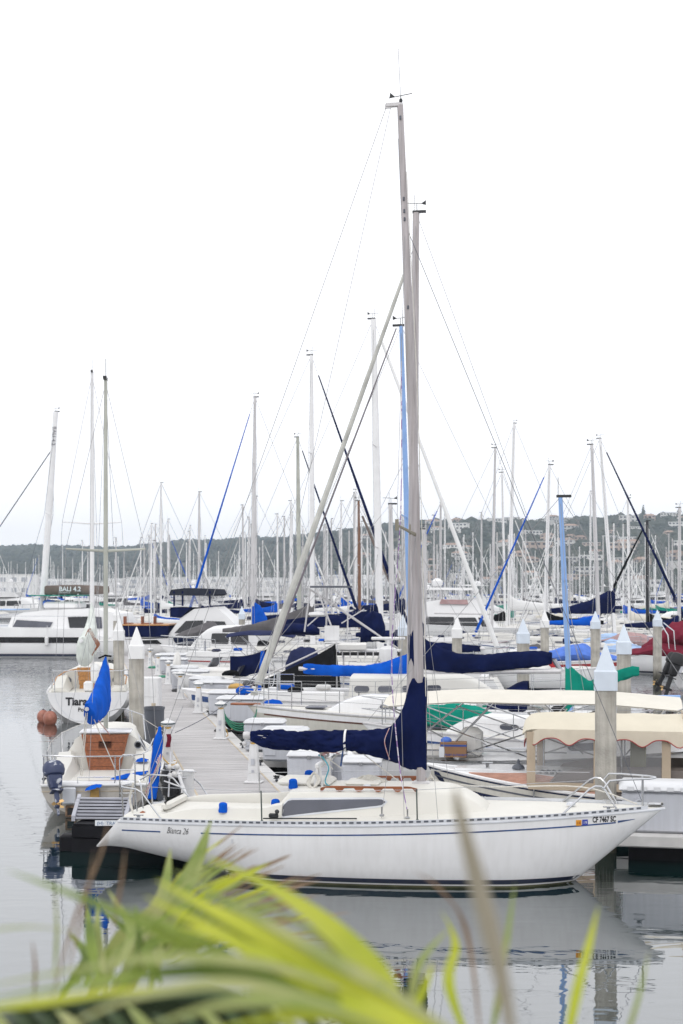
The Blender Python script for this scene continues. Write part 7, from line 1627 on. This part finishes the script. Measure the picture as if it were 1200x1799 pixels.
def tree(kind, px, Y=None, s_=1.0, label='', group=None):
    Y = Y or rdist(px)-30; loc = (Xp(px, Y), Y, ter(Xp(px, Y), Y)-.5); o = TP[kind]
    if kind in used: o = copy_tree(o, loc, rnd.uniform(0, 6), scale=s_)
    else: used.add(kind); o.location = loc; o.scale = (s_,)*3
    o['label'] = label
    if group: o['group'] = group
for i, (px_, s_) in enumerate(((803, 1.1), (790, .9), (842, .8), (862, .85), (1015, .9), (1031, 1.15), (1110, .9), (1165, 1.1))): tree(0, px_, None, s_, 'flat topped pine standing out on the right hand ridge', 'pines on the ridge')
tree(2, 1130, None, 1.5, 'tall dark conifer on the ridge, tallest tree of the skyline'); tree(2, 1192, None, 1.35, 'dark conifer on the ridge at the right edge')
gl_ = 'round bushy tree on the far skyline'
for i in range(70):
    px_ = rnd.choice([rnd.uniform(0, 700), rnd.uniform(600, 1200)]); tree(1, px_, rdist(px_)-rnd.uniform(5, 60), rnd.uniform(.6, 1.25), gl_+(', left of the blue furled jib' if px_ < 400 else ', centre' if px_ < 720 else ', right half' if px_ < 1000 else ', far right'), gl_+str(int(px_ > 400)+int(px_ > 720)+int(px_ > 1000)))
for i in range(14): px_ = rnd.uniform(-5, 110); tree(3, px_, rnd.uniform(1150, 1250), rnd.uniform(.7, 1.0), 'palm tree in front of the far white buildings at left', 'palms on the far shore')
# houses
M['stucco'] = mat('pale_stucco', (.72, .71, .69), .8, var=.1, objrand=.2); M['tile'] = mat('terracotta_tile', (.36, .25, .20), .8, var=.2, vs=.8, objrand=.25); M['flat'] = mat('pale_flat_roof', (.66, .66, .66), .8, var=.05, objrand=.12); M['pinkst'] = mat('pinkish_stucco', (.50, .40, .34), .8, var=.1, objrand=.15)
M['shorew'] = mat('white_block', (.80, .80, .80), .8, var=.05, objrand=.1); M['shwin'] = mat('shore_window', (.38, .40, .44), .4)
M['hwin'] = mat('house_window', (.05, .06, .08), .2)
def house(name, w, d, hh, roof, wall, win=(4, 2), label='', cat='house', group=None):
    t = empty(name, label, cat, group=group); m_ = MB(); m_.box((0, 0, hh/2-3), (w, d, hh+6)); wl = m_.build('wall', M[wall], t, smooth_=False)
    m_ = MB()
    if roof == 'tile': m_.add([(-w/2-.5, -d/2-.5, hh), (w/2+.5, -d/2-.5, hh), (w/2+.5, d/2+.5, hh), (-w/2-.5, d/2+.5, hh), (-w/2+d*.35, 0, hh+d*.2), (w/2-d*.35, 0, hh+d*.2)], [(0, 1, 5, 4), (2, 3, 4, 5), (1, 2, 5), (3, 0, 4), (0, 3, 2, 1)])
    else: m_.box((0, 0, hh+.25), (w+.8, d+.8, .5))
    m_.build('roof', M['tile' if roof == 'tile' else 'flat'], t, smooth_=False); me = None
    for r_ in range(win[1]):
        for c_ in range(win[0]):
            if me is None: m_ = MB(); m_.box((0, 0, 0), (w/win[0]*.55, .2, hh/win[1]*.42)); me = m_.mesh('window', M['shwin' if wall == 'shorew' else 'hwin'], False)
            o = D.objects.new('window', me); COL.objects.link(o); o.parent = t; o.location = (-w/2+w*(c_+.5)/win[0], -d/2-.06, hh*(r_+.55)/win[1])
    return t
HP = [house('hillside_house', 16, 10, 6, 'tile', 'stucco', (4, 2), 'white stucco house with terracotta roof on the green hillside', group='terracotta roofed white houses on the hill'),
      house('hillside_house', 20, 11, 7, 'flat', 'stucco', (5, 2), 'white flat roofed modern house on the green hillside', group='flat roofed white houses on the hill'),
      house('hillside_house', 13, 10, 6, 'tile', 'pinkst', (3, 2), 'pinkish stucco house with terracotta roof on the green hillside', group='pinkish houses on the hill'),
      house('hillside_house', 24, 12, 8, 'flat', 'pinkst', (5, 2), 'larger beige two storey block low on the hillside', group='beige blocks on the hill')]
pos = []; n = 0; tr = 0; hu = set()
while n < 88 and tr < 9000:
    tr += 1; px = rnd.uniform(640, 1230); q = rnd.choice([rnd.uniform(.02, .45), rnd.uniform(.1, .98)]); Rr = rdist(px); Yb = lerp(1150, 820, smooth((px-300)/500)); Y = lerp(Yb, Rr, q); X = Xp(px, Y)
    if any(abs(a-X) < 20 and abs(b-Y) < 26 for a, b in pos): continue
    pos.append((X, Y)); k = rnd.choice([0, 0, 1, 2, 0, 1, 1, 0, 2, 3, 1] if q < .4 else [0, 1, 2, 0, 1]); h_ = HP[k]; loc = (X, Y, ter(X, Y)+2.0); rz = rnd.uniform(-.5, .5); n += 1
    base_ = ('terracotta roofed white house', 'white flat roofed modern house', 'pinkish stucco house, terracotta roof', 'larger beige two storey block')[k]; s_ = rnd.uniform(.55, 1.05)
    if k not in hu: hu.add(k); h_.location = loc; h_.rotation_euler = (0, 0, rz); c = h_
    else: c = copy_tree(h_, loc, rz, scale=s_)
    c['label'] = ('small ' if s_ < .85 else '')+base_+', '+('foot of the hill' if q < .25 else 'mid slope' if q < .55 else 'upper slope' if q < .8 else 'near the ridge')+', '+('behind the tallest mast' if px < 740 else 'left of the blue furled jib' if px < 880 else 'behind the light blue mast' if px < 1020 else 'behind the right masts' if px < 1110 else 'at the right edge'); c['group'] = c['label']
# long roofs on the left ridge
lr = house('long_building', 60, 16, 9, 'tile', 'stucco', (10, 2), 'long white building with red roof on the left skyline', 'building', 'long buildings on the left skyline')
for i, px_ in enumerate((28, 66, 88, 118, 150, 12)):
    Y = rdist(px_)-40; loc = (Xp(px_, Y), Y, ter(Xp(px_, Y), Y)+2)
    if i == 0: lr.location = loc
    else: copy_tree(lr, loc, rnd.uniform(-.1, .1), scale=rnd.uniform(.6, .9))
# white blocks along the far shore
wb = house('shore_building', 46, 20, 12, 'flat', 'shorew', (5, 2), 'white flat roofed block on the far shore below the hills', 'building', 'white blocks along the far shore')
for i in range(38):
    px_ = -20+i*19.5+rnd.uniform(-6, 6); Y = rnd.uniform(950, 1120) if px_ < 500 else rnd.uniform(900, 1000); loc = (Xp(px_, Y), Y, 1.0); s_ = (rnd.uniform(.45, .9), rnd.uniform(.7, 1), rnd.uniform(.5, 1.15))
    if i == 0: wb.location = loc; b_ = wb
    else: b_ = copy_tree(wb, loc, rnd.uniform(-.15, .15), scale=s_)
    b_['label'] = ('wide ' if s_[0] > .7 else 'narrow ')+('taller ' if s_[2] > .8 else 'low ')+'white block on the far shore, '+where(Xp(px_, 500), 500).split(', ')[1]; b_['group'] = b_['label']
sh = MB(); sh.box((0, 1010, .2), (2400, 480, 1.6)); sh.build('shore', mat('shore_ground', (.25, .23, .19), .9, var=.2, vs=.05), smooth_=False, kind='structure')

# ------------------------------------------------------------------ air
hz_ = MB(); hz_.box((0, 1700, 75), (5400, 3600, 160)); ho = hz_.build('haze', None if False else mat('tmp', (1, 1, 1)), smooth_=False, kind='stuff')
hm = D.materials.new('haze_air'); hm.use_nodes = True; n_ = hm.node_tree.nodes; n_.clear(); oo = n_.new('ShaderNodeOutputMaterial'); pv = n_.new('ShaderNodeVolumePrincipled')
pv.inputs['Color'].default_value = (.74, .86, 1, 1); pv.inputs['Density'].default_value = .00019; pv.inputs['Anisotropy'].default_value = 0
hm.node_tree.links.new(pv.outputs[0], oo.inputs['Volume']); ho.data.materials.clear(); ho.data.materials.append(hm)

# ------------------------------------------------------------------ palm fronds close to the lens
M['frond'] = mat('lime_frond', (.50, .58, .035), .45, c2=(.62, .66, .06), vs=6, vscale=(1, 1, 1), trans=.45)
M['frond2'] = mat('green_frond', (.13, .21, .03), .45, c2=(.27, .36, .06), vs=8, trans=.4)
M['frondpale'] = mat('pale_frond', (.46, .48, .20), .5, c2=(.24, .32, .07), vs=9, trans=.35)
M['frondbrown'] = mat('brown_leaf_tip', (.20, .12, .07), .7, c2=(.32, .23, .15), vs=9, trans=.3)
M['stem'] = mat('grey_stem', (.34, .31, .24), .7, var=.15, trans=.2)
def blade(pts, w0, mt, parent, name='leaflet', fold=.35, k=22, tip=.10, twist=0.0, nrm=Vector((0, -.5, 1)), peak=.35):
    """pts: (px, py, Y) control points; w0 width in metres"""
    P_ = [P(*p) for p in pts]; q = []
    for i in range(len(P_)-1):
        a = P_[max(i-1, 0)]; b = P_[i]; c = P_[i+1]; d = P_[min(i+2, len(P_)-1)]
        for j in range(k//(len(P_)-1)+1):
            s_ = j/(k//(len(P_)-1)+1); q.append(.5*((2*b)+(-a+c)*s_+(2*a-5*b+4*c-d)*s_**2+(-a+3*b-3*c+d)*s_**3))
    q.append(P_[-1]); rg = []; n_ = len(q)
    for i, p in enumerate(q):
        t_ = (q[min(i+1, n_-1)]-q[max(i-1, 0)]).normalized(); s_ = i/(n_-1); side = t_.cross(nrm).normalized(); up = side.cross(t_).normalized()
        w = w0/2*(min(1, (s_/peak+.35)/1.35) if s_ < peak else max(.02, 1-((s_-peak)/(1-peak))**1.7))
        side = (side*math.cos(twist*s_)+up*math.sin(twist*s_)).normalized(); up = side.cross(t_)
        rg.append([p-side*w+up*w*fold, p-side*w*.5+up*w*fold*.4, p-up*w*.05, p+side*w*.5+up*w*fold*.4, p+side*w+up*w*fold])
    mb = MB(); mb.rings(rg, closed=False, cap=False); return mb.build(name, mt, parent)
fr = empty('palm_frond', 'big out of focus lime green palm frond sweeping across the bottom foreground', 'palm frond', (0, 1.2, 2.5))
def B_(pts, w, mt, **kw):
    o = blade(pts, w, M[mt], None, **kw); o.parent = fr; o.matrix_parent_inverse = Matrix.Translation(-Vector(fr.location)); return o
M['deepgreen'] = mat('deep_green_leaf', (.018, .040, .010), .6, c2=(.05, .09, .02), vs=9, trans=.2)
B_([(740, 1880, 1.25), (690, 1760, 1.35), (635, 1688, 1.42), (560, 1618, 1.5), (470, 1558, 1.6), (360, 1504, 1.7)], .032, 'frond', fold=.3)
for dx, dy, w_, m__ in ((0, 0, .034, 'frond'), (-26, 22, .026, 'frond'), (24, -16, .018, 'frondpale'), (-60, 34, .020, 'frond2'), (-8, 10, .012, 'frondpale')):
    B_([(860+dx, 1900+dy, 1.15), (740+dx, 1815+dy, 1.2), (650+dx, 1758+dy, 1.28), (560+dx, 1708+dy, 1.35), (460+dx*1.1, 1650+dy*.9, 1.42), (365+dx*1.3, 1598+dy*.8, 1.5), (272+dx*1.6+dy, 1545+dy*1.3, 1.6+.02*dx/20)], w_, m__, fold=.45, peak=.4)
B_([(760, 1870, 1.2), (640, 1790, 1.25), (520, 1715, 1.35), (400, 1655, 1.4), (300, 1625, 1.5)], .024, 'frond', fold=.4)
B_([(730, 1880, 1.25), (670, 1770, 1.35), (612, 1692, 1.42), (535, 1630, 1.5), (440, 1580, 1.6)], .014, 'frondpale', fold=.4)
B_([(420, 1720, 1.5), (330, 1668, 1.5), (235, 1618, 1.5), (125, 1572, 1.5), (10, 1528, 1.55)], .017, 'frond2', fold=.3, peak=.3)
B_([(640, 1760, 1.3), (520, 1712, 1.3), (400, 1690, 1.3), (250, 1688, 1.3), (120, 1708, 1.35), (-60, 1740, 1.4)], .016, 'frondpale')
B_([(620, 1780, 1.25), (430, 1716, 1.3), (300, 1712, 1.3), (150, 1730, 1.3), (-60, 1762, 1.35)], .018, 'frond2')
B_([(-60, 1775, 1.2), (60, 1765, 1.2), (200, 1745, 1.25), (330, 1730, 1.3)], .012, 'frond')
B_([(640, 1790, 1.15), (500, 1746, 1.15), (400, 1731, 1.15), (300, 1741, 1.15), (200, 1766, 1.15), (70, 1830, 1.15)], .015, 'frondpale')
B_([(700, 1820, 1.1), (560, 1772, 1.1), (430, 1764, 1.1), (330, 1783, 1.1), (230, 1820, 1.1)], .013, 'frondpale')
B_([(760, 1850, 1.1), (620, 1795, 1.1), (500, 1790, 1.1), (380, 1810, 1.1)], .016, 'frond')
B_([(760, 1860, 1.2), (640, 1790, 1.2), (520, 1752, 1.2), (400, 1748, 1.2)], .016, 'frond2')
B_([(820, 1900, 1.1), (700, 1800, 1.15), (600, 1770, 1.2), (480, 1775, 1.2)], .022, 'frond')
for k in range(10):
    y_ = 1752+k*7; B_([(520-k*6, y_+20, 1.75), (360, y_-4+k, 1.75), (180, y_+8, 1.8), (-60, y_+30, 1.8)], .020, 'deepgreen')
for k in range(14):
    x_ = -20+k*42; B_([(x_+60, 1860, 1.7), (x_+20, 1800, 1.7), (x_-10, 1762+(k*37 % 20), 1.75)], .016, 'deepgreen' if k % 3 else 'frondpale')
B_([(-60, 1640, 1.5), (60, 1630, 1.6), (150, 1640, 1.7)], .008, 'frondpale')
sh_ = empty('yucca_tuft', 'fan of green yellow spiky leaves with brown tips in front of the white hull', 'plant', (-.7, 3.4, 2.3))
def T_(pts, w, mt, **kw):
    o = blade(pts, w, M[mt], None, **kw); o.parent = sh_; o.matrix_parent_inverse = Matrix.Translation(-Vector(sh_.location)); return o
rr = random.Random(12)
for i in range(58):
    a = lerp(.08, .98, (i+.5)/58)+rr.uniform(-.06, .06); ln = rr.uniform(210, 330)*(1 if a > .3 else .95); bx_, by_ = 268+rr.uniform(-45, 35), 1668+rr.uniform(-15, 30)
    ex, ey = bx_+ln*math.cos(a), by_-ln*math.sin(a)*.78; Yv = rr.uniform(2.9, 3.6)
    mx_, my_ = bx_+ln*.5*math.cos(a+.1), by_-ln*.5*math.sin(a+.1)*.9
    T_([(bx_, by_, Yv), (mx_, my_, Yv+.04), (ex, ey, Yv+.1)], rr.uniform(.008, .014), rr.choice(['frond2', 'frondpale', 'frondpale', 'frond']), k=10, twist=rr.uniform(-.5, .8), nrm=Vector((rr.uniform(-.5, .5), -1, .6)))
    T_([(lerp(mx_, ex, .62), lerp(my_, ey, .62), Yv+.05), (lerp(mx_, ex, .85), lerp(my_, ey, .85), Yv+.08), (ex+(ex-mx_)*.10, ey+(ey-my_)*.10, Yv+.11)], .007, 'frondbrown', name='leaf_tip', k=6)
for pts in ([(190, 1790, 3), (260, 1640, 3), (330, 1540, 3.1), (372, 1440, 3.2)], [(215, 1760, 3), (290, 1620, 3), (340, 1530, 3.1), (368, 1462, 3.2)], [(150, 1770, 3), (210, 1660, 3), (280, 1590, 3), (300, 1490, 3.1)]): T_(pts, .045, 'frondpale', nrm=Vector((0, -1, .3)))
for i in range(11): 
    bx_, by_ = rr.uniform(90, 300), rr.uniform(1700, 1760); T_([(bx_, by_, 2.6), (bx_+rr.uniform(-30, 60), by_-rr.uniform(40, 80), 2.7), (bx_+rr.uniform(-40, 120), by_-rr.uniform(80, 150), 2.8)], .022, rr.choice(['frond2', 'frondpale', 'frond2']), k=8, nrm=Vector((rr.uniform(-.6, .6), -1, .4)))
gr_ = empty('ornamental_grass', 'few thin blurred brown and yellow blades rising from the bottom edge', 'grass blades', (0, 1.8, 2.6))
def G_(pts, w, mt, par, **kw):
    o = blade(pts, w, M[mt], None, **kw); o.parent = par; o.matrix_parent_inverse = Matrix.Translation(-Vector(par.location)); return o
for pts, w, mt in (([(90, 1760, 2), (130, 1620, 2), (178, 1500, 2), (190, 1440, 2)], .012, 'frondbrown'), ([(120, 1700, 2), (150, 1590, 2), (166, 1490, 2)], .010, 'frondbrown'), ([(196, 1640, 2), (212, 1560, 2), (220, 1490, 2)], .010, 'frondbrown'), ([(95, 1720, 2), (100, 1640, 2), (96, 1560, 2)], .010, 'frondpale'),
                   ([(60, 1760, 2), (62, 1700, 2), (56, 1650, 2)], .009, 'frondbrown'), ([(845, 1830, 1.8), (820, 1640, 1.9), (770, 1560, 1.9), (725, 1530, 2)], .013, 'frondbrown'), ([(850, 1900, 1.8), (790, 1740, 1.8), (800, 1660, 1.9), (775, 1600, 1.9)], .026, 'frond'), ([(720, 1800, 1.8), (735, 1700, 1.8), (790, 1630, 1.9)], .022, 'frondpale'),
                   ([(860, 1850, 1.8), (885, 1690, 1.8), (905, 1550, 1.9)], .017, 'frondpale'), ([(985, 1900, 1.7), (1010, 1760, 1.7), (1035, 1660, 1.8), (1052, 1590, 1.8)], .024, 'frond'), ([(1085, 1870, 1.8), (1120, 1760, 1.8), (1140, 1670, 1.9)], .012, 'frondpale'), ([(700, 1840, 1.7), (745, 1740, 1.7), (760, 1690, 1.7)], .02, 'frond')): G_(pts, w*.55, mt, gr_)
st = empty('dry_stalk', 'tall blurred grey stalk crossing the white hull at right of centre', 'stalk', (.2, 1.1, 2.9))
G_([(905, 1860, 1.12), (878, 1720, 1.15), (838, 1560, 1.2), (806, 1430, 1.25), (800, 1380, 1.28)], .017, 'stem', st, fold=.9, name='stalk')
# the palm the fronds grow from, just below the frame
tk = MB(); tk.tube([(.45, .9, 2.2), (.36, 1.0, 2.9)], [.10, .06], 12); tk.build('frond_base', M['trunk'], None).parent = None
o = D.objects['frond_base']; o.parent = fr; o.matrix_parent_inverse = Matrix.Translation(-Vector(fr.location))

# small labels for prototypes that were never given one
for o in COL.objects:
    if o.parent is None and o.type in ('EMPTY', 'MESH') and 'kind' not in o and 'label' not in o: o['label'] = o.name.replace('_', ' '); o['category'] = 'object'
